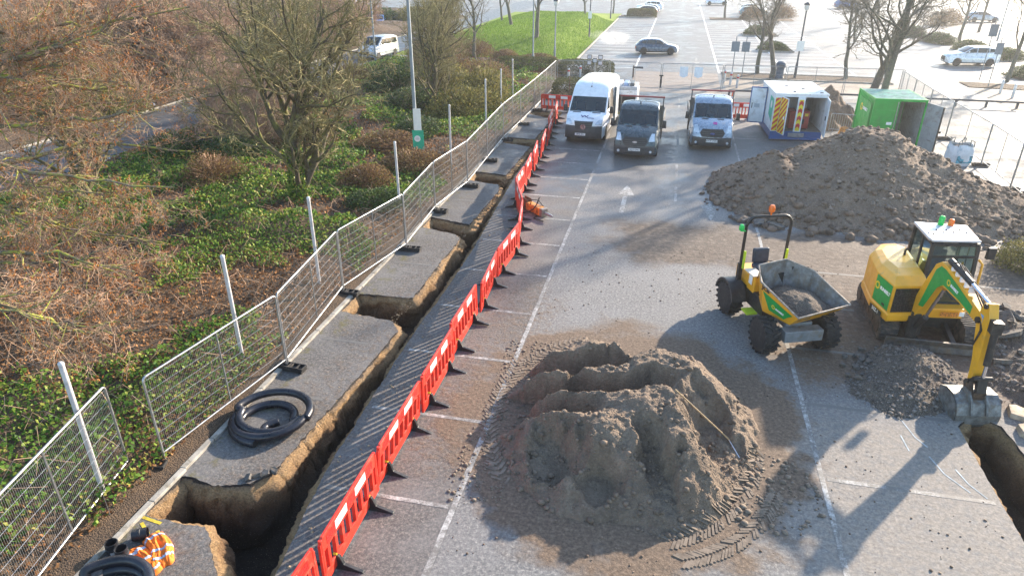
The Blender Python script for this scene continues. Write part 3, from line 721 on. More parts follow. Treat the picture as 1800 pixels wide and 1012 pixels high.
# ================================================================== FENCES, BARRIERS, SITE CLUTTER
GALV = simple('galvanised_steel', (.40, .41, .42), .38, .75, var=.1, scale=7, dirt=(.3, .3, .29), dirt_amt=.2)
GALV_D = simple('dull_steel', (.30, .32, .33), .5, .6, var=.15, scale=7)
BLACKP = simple('black_plastic', (.018, .02, .024), .42, var=.25, scale=5, dirt=(.12, .1, .08), dirt_amt=.15)
BLACKR = simple('black_rubber', (.022, .022, .023), .75, var=.25, scale=7, bump=.4, bscale=40, dirt=(.13, .105, .08), dirt_amt=.22)
def rounded_frame(L, h, z0, r=.09, n=5):
    P = []
    for (cx, cz, a0) in ((L - r, z0 + h - r, 0), (r, z0 + h - r, 90)):
        for i in range(n + 1):
            a = R(a0 + 90 * i / n); P.append((cx + r * math.cos(a), 0, cz + r * math.sin(a)))
    return [(L, 0, z0)] + P + [(0, 0, z0)]
LP = 3.7
def make_panel(name, label, group, mat):
    t = thing(name, label, 'fence panel', group=group)
    mb = MB(); mb.tube(rounded_frame(LP, 1.86, .06), .022, 8); mb.tube([(0, 0, .2), (LP, 0, .2)], .019, 8); mb.build('frame', mat, t, smooth=1.0)
    mb = MB(); mb.tube([(LP * .5, .0, .2), (LP * .5, .0, 1.9)], .016, 6); mb.build('mid_post', mat, t, smooth=1.0)
    mb = MB()
    n = int(LP / .042)
    for i in range(1, n): mb.tube([(LP * i / n, .004, .2), (LP * i / n, .004, 1.9)], .0022, 3, False)
    for k in range(7): 
        z = .42 + .235 * k; mb.tube([(0, .009, z), (LP, .009, z)], .0042, 3, False)
    w = mb.build('wire_mesh', mat, t, fix=False); w['kind'] = 'stuff'
    return t
def foot_mesh():
    mb = MB(); mb.bbox((-.36, -.115, 0), (.36, .115, .075))
    for sx in (-.36, -.2, -.03, .03, .2, .36): mb.bbox((sx - .018, -.113, .073), (sx + .018, .113, .13))
    for sy in (-.1, .1): mb.bbox((-.358, sy - .014, .073), (.358, sy + .014, .131))
    o = mb.build('ballast_block', BLACKR, bevel=.006); return o
FOOT = foot_mesh(); first_foot = [True]
def foot(x, y, rz, label):
    if first_foot[0]: o = FOOT; first_foot[0] = False
    else: o = FOOT.copy(); COL.objects.link(o)
    o.location = (x, y, .015); o.rotation_euler = (0, 0, rz); return tag(o, label, 'fence foot', 'feet carrying the mesh fence')
FPROTO = make_panel('mesh_fence', 'x', 'mesh panels along the ivy bank', GALV); fused = [False]
def panel(a, b, label, group, proto=None):
    L = math.dist(a, b); rz = math.atan2(b[1] - a[1], b[0] - a[0]); p = proto or FPROTO
    if not p.get('used'):
        p['used'] = 1; p.location = (a[0], a[1], .06); p.rotation_euler = (0, 0, rz); p.scale = (L / LP, 1, 1); p['label'] = label; p['group'] = group; return p
    return dup(p, (a[0], a[1], .06), rz, label, group, (L / LP, 1, 1))
panel((-8.72, 4.9), (-9.47, 8.40), 'mesh fence panel set askew beyond the gap in the ivy bank fence', 'mesh panels along the ivy bank')
FJ = [(-8.97, 8.73), (-8.37, 12.41), (-8.80, 16.4), (-8.16, 19.9), (-8.42, 23.7), (-8.08, 27.0), (-8.25, 31.0), (-8.42, 35.0), (-8.34, 38.9), (-8.30, 42.9), (-8.3, 46.9), (-8.35, 51.2)]
for i, (a, b) in enumerate(zip(FJ, FJ[1:])):
    d = Vector((b[0] - a[0], b[1] - a[1])).normalized() * .03
    panel((a[0] + d.x, a[1] + d.y), (b[0] - d.x, b[1] - d.y), ('mesh fence panel beside the coiled black pipe' if i == 0 else '%s mesh fence panel of the ivy bank row, counted from the coiled pipe' % ORD[i]), 'mesh panels along the ivy bank')
foot(-9.2, 8.52, R(15), 'black fence foot in the gap above the deep pit')
for i, (x, y) in enumerate(FJ[1:-1]):
    foot(x + .12, y - .05 + .02 * i, R(-6 + 4 * (i % 3)), 'black rubber foot under the %s joint of the ivy bank fence' % ORD[i + 1].replace('second', 'first') if i == 0 else 'black rubber foot under the %s joint of the ivy bank fence' % ORD[i])
# back fence with the gate, side fence
BPROTO = make_panel('mesh_fence', 'x', 'mesh panels closing the far end of the site', GALV_D)
BF = [(-8.3, 51.3), (-4.5, 51.7), (-.78, 51.4), (3.45, 51.5), (7.65, 51.7), (11.5, 51.9), (15.2, 52.0)]
for i, (a, b) in enumerate(zip(BF, BF[1:])):
    panel((a[0] + .05, a[1]), (b[0] - .05, b[1]), ['mesh fence panel behind the box hedge at the site corner', 'mesh fence panel behind the white van', 'closed mesh gate panel with two white notices', 'mesh fence panel before the pair of sign posts', 'mesh fence panel behind the white cabin', 'mesh fence panel behind the green container'][i], 'mesh panels closing the far end of the site', BPROTO)
GREENB = simple('notice_white', (.78, .82, .85), .6, var=.05)
for i, x in enumerate((.75, 1.75)):
    mb = MB(); mb.prism([(-.28, .12), (0, 0), (.28, .12), (.28, .75), (-.28, .75)], -.006, .006, 'XZ'); tag(mb.build('site_notice', GREENB, loc=(x, 51.36, 1.05)), '%s blank white notice hung on the mesh gate' % ('nearer the white van, the' if i == 0 else 'farther from the white van, the'), 'notice')
mb = MB(); mb.tube([(-.78, 51.35, .3), (-.78, 51.35, 1.15)], .035, 8); mb.box((-.78, 51.35, 1.15), (.3, .08, .08)); mb.box((-.78, 51.33, .75), (.12, .1, .3)); tag(mb.build('gate_lock', BLACKP, bevel=.01), 'black clamp locking the two mesh gate leaves', 'gate lock')
SF = [(14.9, 51.7), (14.75, 48.0), (14.62, 44.4), (14.55, 40.6), (14.5, 36.0 - .6), (14.3, 31.6), (14.1, 27.8), (13.9, 24.0)]
for i, (a, b) in enumerate(zip(SF, SF[1:])):
    panel((a[0], a[1] - .04), (b[0], b[1] + .04), '%s mesh fence panel of the side row, counted from the far corner' % ORD[i].replace('nearest', 'first'), 'mesh panels along the wet outer lot', BPROTO)
for i, (x, y) in enumerate(SF[1:-1]): foot(x, y, R(4), 'black foot under the %s joint of the side fence by the wet lot' % ORD[i].replace('nearest', 'first'))
# tall bare posts on the bank
STEELW = simple('pale_post_paint', (.56, .55, .56), .5, .2, var=.1, scale=4, dirt=(.35, .33, .3), dirt_amt=.3)
for i, (x, y) in enumerate([(-9.41, 7.67), (-9.46, 12.26), (-9.53, 16.38), (-9.48, 22.75), (-9.6, 29.5), (-9.77, 36.5), (-9.81, 40.14), (-10.0, 44.2)]):
    mb = MB(); mb.tube([(0, 0, -.1), (0, 0, 2.9)], .047, 12); mb.lathe([(.05, 2.86), (.05, 2.91), (.03, 2.93), (0.0, 2.935)], 12)
    tag(mb.build('post', STEELW, loc=(x, y, 0), smooth=.8, rot=(random.uniform(-.01, .01), random.uniform(-.01, .01), 0)), '%s bare pale steel post standing on the ivy bank behind the fence' % ORD[i], 'post', 'bare steel posts on the ivy bank')

# ---- red plastic barriers
REDP = simple('red_barrier_plastic', (.62, .035, .018), .42, var=.12, scale=4, dirt=(.42, .1, .06), dirt_amt=.25)
REDR = simple('red_reflective', (.55, .02, .015), .3, var=.1); WHITER = simple('white_reflective', (.82, .8, .8), .35, var=.08, dirt=(.5, .42, .38), dirt_amt=.2)
YELP = simple('yellow_plastic', (.72, .5, .03), .5, var=.1)
BL = 2.15
def make_barrier():
    t = thing('barrier', 'x', 'barrier', group='red barriers along the trench')
    mb = MB()
    mb.prism([(0, .70), (BL, .70), (BL, .9), (BL - .1, 1.0), (.1, 1.0), (0, .9)], -.025, .025, 'XZ'); mb.build('top_rail', REDP, t, bevel=.01)
    mb = MB(); mb.bbox((0, -.025, .08), (BL, .025, .3)); mb.build('bottom_rail', REDP, t, bevel=.01)
    for x in (0, BL - .1):
        mb = MB(); mb.bbox((x, -.0255, .298), (x + .1, .0255, .702)); mb.cyl((x + .05, 0, .12), (x + .05, 0, .98), .035, 8); mb.build('end_post', REDP, t, bevel=.008)
    me = None; n = 8
    for i in range(n):
        x = .1 + (BL - .2) * (i + .5) / n - .0
        if me is None:
            mb = MB(); mb.bbox((-.04, -.033, .299), (.04, .033, .701)); o = mb.build('slat', REDP, t, bevel=.006); me = o.data; o.location.x = x
        else: o = link('slat', me, t, (x, 0, 0))
    for s in (-1, 1):
        for i, (a, b) in enumerate([(.2, .5), (.5, .92), (.92, 1.24), (1.24, 1.66), (1.66, 1.95)]):
            mb = MB(); mb.bbox((a, s * .0255, .765), (b - .004, s * .029, .935)); mb.build('reflective_strip', WHITER if i % 2 else REDR, t)
    for x in (.42, BL - .42):
        mb = MB(); mb.prism([(-.46, .0), (.46, .0), (.46, .025), (.14, .12), (.07, .3), (-.07, .3), (-.14, .12), (-.46, .025)], x - .03, x + .03, 'YZ'); f = mb.build('foot', BLACKP, t, bevel=.006)
        mb = MB(); mb.bbox((x - .018, -.032, .12), (x + .018, .032, .33)); mb.build('clip', YELP, f)
    return t
BAR = make_barrier()
BJ = [(-4.62, 4.45), (-4.60, 6.72), (-4.58, 8.98), (-4.60, 11.3), (-4.58, 13.65), (-4.60, 16.0), (-4.6, 18.35), (-4.6, 20.8), (-4.87, 23.1), (-5.63, 25.5), (-5.6, 27.4), (-5.75, 29.6), (-5.8, 31.8), (-6.0, 34.2), (-6.22, 36.7), (-6.38, 39.2), (-6.45, 41.6)]
bar_first = True
def barrier(a, b, label, group='red barriers along the trench'):
    global bar_first
    L = math.dist(a, b); rz = math.atan2(b[1] - a[1], b[0] - a[0])
    if bar_first: r = BAR; bar_first = False; r.location = (a[0], a[1], .0); r.rotation_euler = (0, 0, rz); r['label'] = label; r['group'] = group
    else: r = dup(BAR, (a[0], a[1], 0), rz, label, group)
    r.scale = ((L - .04) / BL, 1, 1); k_ = random.Random(int(a[1] * 100)); r.rotation_euler = (k_.uniform(-.09, .09), k_.uniform(-.01, .01), rz + k_.uniform(-.045, .045)); return r
for i, (a, b) in enumerate(zip(BJ, BJ[1:])):
    s = .05 if i % 2 else -.04
    barrier((a[0] + s, a[1] + .02), (b[0] - s, b[1] - .02), '%s red barrier of the row guarding the trench, from the camera' % ORD[i] if i != 8 else 'red barrier set at a slant behind the hydraulic breaker')
barrier((-8.0, 43.5), (-5.7, 43.1), 'red barrier standing crosswise by the white van and the mesh fence', 'red barriers at the far end')
barrier((3.35, 43.2), (5.0, 43.4), 'red barrier between the light blue truck and the white cabin', 'red barriers at the far end')

# ---- corrugated pipe coils
CORR = simple('corrugated_pipe', (.016, .018, .026), .33, var=.3, scale=2, dirt=(.1, .09, .09), dirt_amt=.12)
def coil(label, cx, cy, pts, r=.088):
    P = [Vector(p) for p in pts]; out = []; rr = []
    def cr(p0, p1, p2, p3, t): return .5 * ((2 * p1) + (p2 - p0) * t + (2 * p0 - 5 * p1 + 4 * p2 - p3) * t * t + (3 * p1 - p0 - 3 * p2 + p3) * t ** 3)
    for i in range(len(P) - 1):
        p0, p1, p2, p3 = P[max(i - 1, 0)], P[i], P[i + 1], P[min(i + 2, len(P) - 1)]
        k = max(2, int((p2 - p1).length / .011))
        for j in range(k): out.append(cr(p0, p1, p2, p3, j / k))
    for i in range(len(out)): rr.append(r * (1.0 if i % 2 else .925))
    t = thing('pipe_coil', label, 'pipe', (cx, cy, 0))
    mb = MB(); mb.tube(out, rr, 12, False); mb.build('corrugated_pipe', CORR, t, smooth=-1, fix=False)
    for e, q in ((0, 1), (-1, -2)):
        d = (out[e] - out[q * 4 if q > 0 else -6]).normalized(); mb = MB(); mb.tube([out[e] - d * .06, out[e] + d * .01], r * .93, 12); mb.build('pipe_end', BLACKP, t)
    return t
def ring(rad, z, a0, a1, n, ex=1.0, ox=0, oy=0, dz=0.0):
    return [(ox + rad * ex * math.cos(R(a0 + (a1 - a0) * i / n)), oy + rad * math.sin(R(a0 + (a1 - a0) * i / n)), z + dz * i / n) for i in range(n + 1)]
pts = [(.18, -.1, .085), (.02, -.32, .085)] + ring(.56, .085, -70, -350, 14, 1.0, -.08, -.08) + ring(.62, .09, 5, -170, 10, 1.0, -.05, 0.02, .14) + ring(.76, .23, -180, -360, 10, 1.05, .0, 0.0, -.02) + ring(.78, .2, 0, -190, 10, 1.0, -.02, 0.02, -.1) + [(-.78, -.25, .09), (-.55, -.62, .085), (-.2, -.82, .085), (.1, -.86, .085)]
coil('big coil of black corrugated pipe lying by the mesh fence', -7.62, 10.45, pts)
pts = ring(.6, .085, 130, -200, 18, 1.0) + ring(.66, .22, -210, -420, 12, 1.0, 0, 0, .0)
coil('black corrugated pipe coil cut off by the picture edge', -7.72, 5.72, pts)
# pipe couplings
SILV = simple('label_silver', (.6, .62, .66), .4, var=.1)
def coupling(loc, rot, label):
    t = thing('pipe_coupling', label, 'pipe fitting', loc); t.rotation_euler = rot
    mb = MB(); mb.lathe([(.098, 0), (.1, .01), (.1, .1), (.108, .105), (.108, .13), (.1, .135), (.1, .235), (.092, .235), (.09, .02), (0, .02)], 20); mb.build('sleeve', BLACKP, t, smooth=.6)
    mb = MB(); mb.tube([(.0, -.001, .05)] + [], .1, 3) if False else None
    m2 = MB(); a = [R(-70 + 8 * i) for i in range(6)]
    for i in range(5): m2.quad((.1095 * math.cos(a[i]), .1095 * math.sin(a[i]), .03), (.1095 * math.cos(a[i + 1]), .1095 * math.sin(a[i + 1]), .03), (.1095 * math.cos(a[i + 1]), .1095 * math.sin(a[i + 1]), .1), (.1095 * math.cos(a[i]), .1095 * math.sin(a[i]), .1))
    m2.build('sticker', SILV, t)
coupling((-8.33, 6.62, .0), (0, 0, 0), 'upright black pipe coupling nearer the kerb')
coupling((-8.08, 6.55, .0), (0, 0, .6), 'upright black pipe coupling touching the orange jacket')
coupling((-8.2, 6.93, .1), (R(90), 0, R(120)), 'black pipe coupling lying on its side')
# hi-vis clothing
HIVIS = simple('hi_vis_orange', (.9, .20, .015), .75, var=.08, scale=8, bump=.3, bscale=90)
RETRO = simple('retro_tape', (.42, .5, .62), .35, var=.15)
def garment(label, loc, rz, sx, sy, seed, bands, h=.1):
    t = thing('hi_vis_jacket', label, 'jacket', loc, rz); nx, ny = 46, 34
    u, v = np.meshgrid(np.linspace(-1, 1, nx), np.linspace(-1, 1, ny))
    edge = 1 - np.maximum(np.abs(u) ** 4, np.abs(v) ** 4); wob = .14 * (fbm(u * 1.5 + seed, v * 1.5, seed, 3) - .5)
    X = sx * (u + wob * 1.6) * (1 - .18 * v * v); Y = sy * (v + .25 * np.sin(u * 2 + seed) + wob)
    Z = .008 + h * np.clip(edge, 0, 1) ** .45 * (.25 + 1.1 * fbm(u * 1.3 + v * .5, v * 2.6 + seed, seed, 4, ridged=True))
    i = np.arange(nx * ny).reshape(ny, nx); F = np.stack([i[:-1, :-1], i[:-1, 1:], i[1:, 1:], i[1:, :-1]], -1).reshape(-1, 4)
    V = np.stack([X, Y, Z], -1).reshape(-1, 3); np_mesh('cloth', V, F, HIVIS, t, True)
    uc = u[:-1, :-1].ravel(); vc = v[:-1, :-1].ravel()
    for ax, c, w in bands:
        q = uc if ax == 'u' else vc; sel = np.abs(q - c) < w
        np_mesh('reflective_tape', V + np.array([0, 0, .004]), F[sel], RETRO, t, True)
garment('orange hi-vis jacket crumpled by the pipe couplings', (-7.72, 6.5, .0), R(-15), .42, .22, 3, [('u', -.62, .07), ('u', .05, .07), ('u', .8, .05)], .085)
garment('orange hi-vis trousers folded behind the jacket', (-7.62, 6.82, .0), R(-38), .44, .17, 8, [('u', -.75, .07), ('u', .1, .07), ('u', .6, .06)], .1)

# ---- hydraulic breaker lying by the slanted barrier
t = thing('hydraulic_breaker', 'yellow hydraulic breaker with black bracket lying on the tarmac', 'breaker', (-4.75, 24.55, .0), math.atan2(23.45 - 24.9, -3.55 + 5.1))
RUSTY = simple('rusty_steel', (.12, .065, .04), .75, .4, var=.4, scale=8, bump=.4)
YEL_M = simple('machine_yellow', (.80, .38, .012), .38, var=.06, scale=3, dirt=(.42, .27, .10), dirt_amt=.1, **{'Coat Weight': .25, 'Coat Roughness': .25})
ORANGE_M = simple('breaker_orange', (.68, .25, .02), .5, var=.2, scale=6, dirt=(.12, .08, .05), dirt_amt=.5)
mb = MB(); mb.box((.15, 0, .19), (.95, .27, .3)); mb.box((.15, 0, .19), (.6, .31, .2)); mb.build('housing', ORANGE_M, t, bevel=.02)
mb = MB(); mb.box((-.48, .1, .25), (.42, .03, .42)); mb.box((-.48, -.1, .25), (.42, .03, .42)); mb.box((-.32, 0, .22), (.06, .3, .36)); mb.cyl((-.55, -.17, .36), (-.55, .17, .36), .04, 10); mb.cyl((-.4, -.17, .14), (-.4, .17, .14), .04, 10); mb.build('bracket', RUSTY, t, bevel=.008)
mb = MB(); mb.box((.68, 0, .19), (.16, .3, .32)); mb.build('nose_collar', simple('worn_steel', (.3, .25, .21), .5, .6, var=.3, scale=8), t, bevel=.02)
mb = MB(); mb.lathe([(.055, .74), (.055, 1.1), (.05, 1.15), (.0, 1.32)], 12, axis='X', c=(0, 0, .19)); mb.build('chisel', GALV_D, t, smooth=.6)
mb = MB(); mb.tube([(.1, .1, .34), (.1, .2, .55), (.3, .1, .66), (.42, -.1, .5), (.3, -.2, .25), (.1, -.3, .1), (-.1, -.4, .03)], .02, 8); mb.tube([(.0, -.12, .34), (.2, -.22, .6), (.36, 0, .58), (.4, .2, .3), (.2, .35, .03), (.6, -.4, .025), (1.1, -.32, .025)], .02, 8); mb.build('hose', BLACKR, t, smooth=-1)
# ---- rake left leaning on the soil heap
t = thing('rake', 'long handled levelling rake lying down the flank of the soil heap', 'rake', (0, 0, 0))
WOODH = simple('wooden_handle', (.42, .28, .14), .6, var=.2, scale=10)
mb = MB(); mb.tube([(.66, 11.75, 1.2), (1.85, 11.6, .24)], .016, 8); mb.build('handle', WOODH, t, smooth=.8)
mb = MB(); mb.tube([(1.8, 11.61, .275), (2.14, 11.86, .13)], .012, 6); mb.tube([(1.8, 11.61, .275), (2.14, 11.58, .09)], .012, 6); mb.tube([(1.8, 11.61, .275), (2.06, 11.2, .07)], .012, 6); mb.build('brace', simple('bare_aluminium', (.6, .62, .68), .3, .8, var=.1), t, smooth=.8)
mb = MB(); mb.bar((2.16, 11.92, .13), (2.07, 11.14, .05), .03, .09); mb.build('rake_head', MATS['bare_aluminium'], t, bevel=.004)
# ================================================================== ROAD VEHICLES
def glass_mat(name, tint=(.34, .5, .54), refl=.55):
    t = NT(name); fr = t.n('Fresnel', {'IOR': 1.42}).outputs[0]
    tr_ = t.n('BsdfTransparent', {'Color': tint + (1,)}).outputs[0]; gl = t.n('BsdfGlossy', {'Color': (.55, .8, .9, 1), 'Roughness': .04}).outputs[0]
    mx = t.n('MixShader', {0: t.math('ADD', t.math('MULTIPLY', fr, 1.0), refl * .12)}); t.t.links.new(tr_, mx.inputs[1]); t.t.links.new(gl, mx.inputs[2]); t.t.links.new(mx.outputs[0], t.out.inputs[0]); return t.m
GLASS = glass_mat('tinted_glass'); DGLASS = simple('dark_glass', (.012, .02, .024), .06, var=.2, scale=2)
TYRE = simple('tyre_rubber', (.02, .02, .021), .8, var=.2, scale=9, bump=.4, bscale=30, dirt=(.12, .1, .085), dirt_amt=.12)
RIM = simple('wheel_rim', (.38, .39, .4), .35, .7, var=.15)
LAMP = simple('headlamp', (.62, .68, .74), .08, .3, var=.15, scale=12); TAIL = simple('tail_lamp', (.5, .01, .01), .2, var=.1)
GRILLE = simple('grille_black', (.012, .013, .015), .5, var=.3, scale=30); CHROME = simple('chrome', (.75, .77, .8), .15, 1.0, var=.05)
PLATE = simple('plate_white', (.85, .85, .82), .4, var=.04); PLT = simple('plate_ink', (.02, .02, .03), .5, var=.05)
DGREY = simple('bumper_plastic', (.045, .048, .052), .55, var=.15, scale=6, dirt=(.15, .13, .11), dirt_amt=.12)
SEATM = simple('seat_cloth', (.03, .032, .036), .9, var=.2); PAPER = simple('paper', (.8, .8, .78), .8, var=.05)
def paint(name, c, metal=.0): return simple(name, c, .28, metal, var=.05, scale=2, dirt=tuple(x * .6 + .06 for x in c), dirt_amt=.03, **{'Coat Weight': .6, 'Coat Roughness': .08})
UU = [-1, -.985, -.93, -.8, -.55, -.25, 0, .25, .55, .8, .93, .985, 1]
class Shell:
    def __init__(s, prof, W, tumble, zr, taper_y=.9, taper=.1, rear_taper=.03, glass=None):
        s.p = prof; s.W = W; s.tb = tumble; s.zr = zr; s.ty = taper_y; s.tp = taper; s.rt = rear_taper; s.L = max(q[0] for q in prof); s.glass = glass
    def hw(s, y, z):
        a = 1 - s.tb * max(0, min(1, (z - .6) / (s.zr - .6)))
        f = max(0, 1 - y / s.ty) ** 2; r = max(0, 1 - (s.L - y) / .6) ** 2
        return s.W / 2 * a * (1 - s.tp * f) * (1 - s.rt * r)
    def P(s, si, u):
        i = min(int(si), len(s.p) - 2); t = si - i; a, b = s.p[i], s.p[i + 1]
        y, z, bow, drop = [a[k] + (b[k] - a[k]) * t for k in range(4)]
        x = s.hw(max(0, y), z) * u
        return Vector((x, y + bow * u * u, z - drop * abs(u) ** 5))
    def N(s, si, u):
        e = .02; du = s.P(si, min(1, u + e)) - s.P(si, max(-1, u - e)); ds = s.P(min(len(s.p) - 1.001, si + e), u) - s.P(max(0, si - e), u)
        n = ds.cross(du); return n.normalized() * -1 if n.length > 1e-9 else Vector((0, -1, 0))
    def body(s, mats, parent, arches, sill=.3, split=None, rear_cap=True):
        mb = MB(); n = len(s.p); m = len(UU)
        V = [s.P(i, u) for i in range(n) for u in UU]; F = []
        for i in range(n - 1):
            for k in range(m - 1):
                if s.glass and s.glass[0] <= i < s.glass[1] and -.931 <= UU[k] and UU[k + 1] <= .931: continue
                F.append((i * m + k, i * m + k + 1, (i + 1) * m + k + 1, (i + 1) * m + k))
        mb.add(V, F)
        for sd in (-1, 1):
            edge = [s.P(i, sd) for i in range(n)]; bot = []
            y0, y1 = edge[0].y, edge[-1].y
            for (ay, ar) in sorted(arches, reverse=True):
                for j in range(11):
                    a = R(180 * j / 10); yy = ay + ar * math.cos(a); zz = max(sill, .34 + ar * math.sin(a) * 1.02); bot.append((yy, zz))
            pts = [(p.y, p.z, abs(p.x)) for p in edge] + [(y1, sill, s.hw(y1, sill))] + [(a, b, s.hw(max(0, a), b)) for a, b in bot] + [(y0 + .02, sill, s.hw(max(0, y0), sill))]
            clean = []
            for q in pts:
                if not clean or math.dist(q[:2], clean[-1][:2]) > .004: clean.append(q)
            tr_ = tessellate_polygon([[Vector((q[0], q[1], 0)) for q in clean]])
            mb.add([(sd * q[2], q[0], q[1]) for q in clean], [tuple(f) for f in tr_])
        o = mb.build('body', mats, parent, smooth=R(32), fix=False)
        bm = bmesh.new(); bm.from_mesh(o.data); bmesh.ops.remove_doubles(bm, verts=bm.verts, dist=.003); bmesh.ops.recalc_face_normals(bm, faces=bm.faces); bm.to_mesh(o.data); bm.free()
        return o
    def patch(s, name, mat, parent, s0, s1, u0, u1, off=.006, ns=5, nu=8, shape=None):
        V = []; F = []
        for i in range(ns + 1):
            for k in range(nu + 1):
                fs, fu = i / ns, k / nu; a, b = (u0, u1) if shape is None else shape(fs)
                si = s0 + (s1 - s0) * fs; u = a + (b - a) * fu; V.append(s.P(si, u) + s.N(si, u) * off)
        for i in range(ns):
            for k in range(nu): F.append((i * (nu + 1) + k, i * (nu + 1) + k + 1, (i + 1) * (nu + 1) + k + 1, (i + 1) * (nu + 1) + k))
        mb = MB(); mb.add(V, F); return mb.build(name, mat, parent, smooth=-1)
    def side(s, name, mat, parent, pts, sd, off=.012):
        mb = MB(); mb.add([(sd * (s.hw(y, z) + off), y, z) for y, z in pts], [tuple(f) for f in tessellate_polygon([[Vector((y, z, 0)) for y, z in pts]])]); return mb.build(name, mat, parent, smooth=None)
def wheel(parent, x, y, r=.34, w=.22, rimmat=None, sd=1):
    mb = MB(); mb.lathe([(r * .62, -w / 2), (r * .9, -w / 2), (r, -w * .32), (r, w * .32), (r * .9, w / 2), (r * .62, w / 2)], 22, axis='X'); o = mb.build('wheel', TYRE, parent, smooth=.7, loc=(x, y, r))
    mb = MB(); mb.lathe([(r * .63, -w * .46), (r * .55, -w * .3), (r * .2, -w * .28), (r * .18, -w * .4), (0, -w * .4)], 16, axis='X')
    for k in range(5):
        a = 2 * math.pi * k / 5; mb.bar((-w * .36, r * .12 * math.cos(a), r * .12 * math.sin(a)), (-w * .42, r * .6 * math.cos(a), r * .6 * math.sin(a)), r * .14, w * .12, (1, 0, 0))
    if sd > 0: mb.v = [(-a, b, c) for a, b, c in mb.v]
    mb.build('rim', rimmat or RIM, o, smooth=.7)
def mirror(parent, x, y, z, sd, mat=None):
    mb = MB(); mb.box((sd * (x + .16), y, z), (.2, .12, .34), taper=.85); mb.bar((sd * (x - .03), y + .02, z - .1), (sd * (x + .1), y, z - .12), .06, .05); mb.build('mirror', mat or BLACKP, parent, bevel=.03, smooth=.7)
def plate(parent, y, z, txt, x=0, tilt=0):
    mb = MB(); mb.box((0, 0, 0), (.52, .012, .115)); o = mb.build('number_plate', PLATE, parent, loc=(x, y, z), rot=(tilt, 0, 0)); text_mesh(txt, .105, 'plate_text', PLT, o, (0, -.008, 0), (R(90), 0, 0), .001, .002, .9)

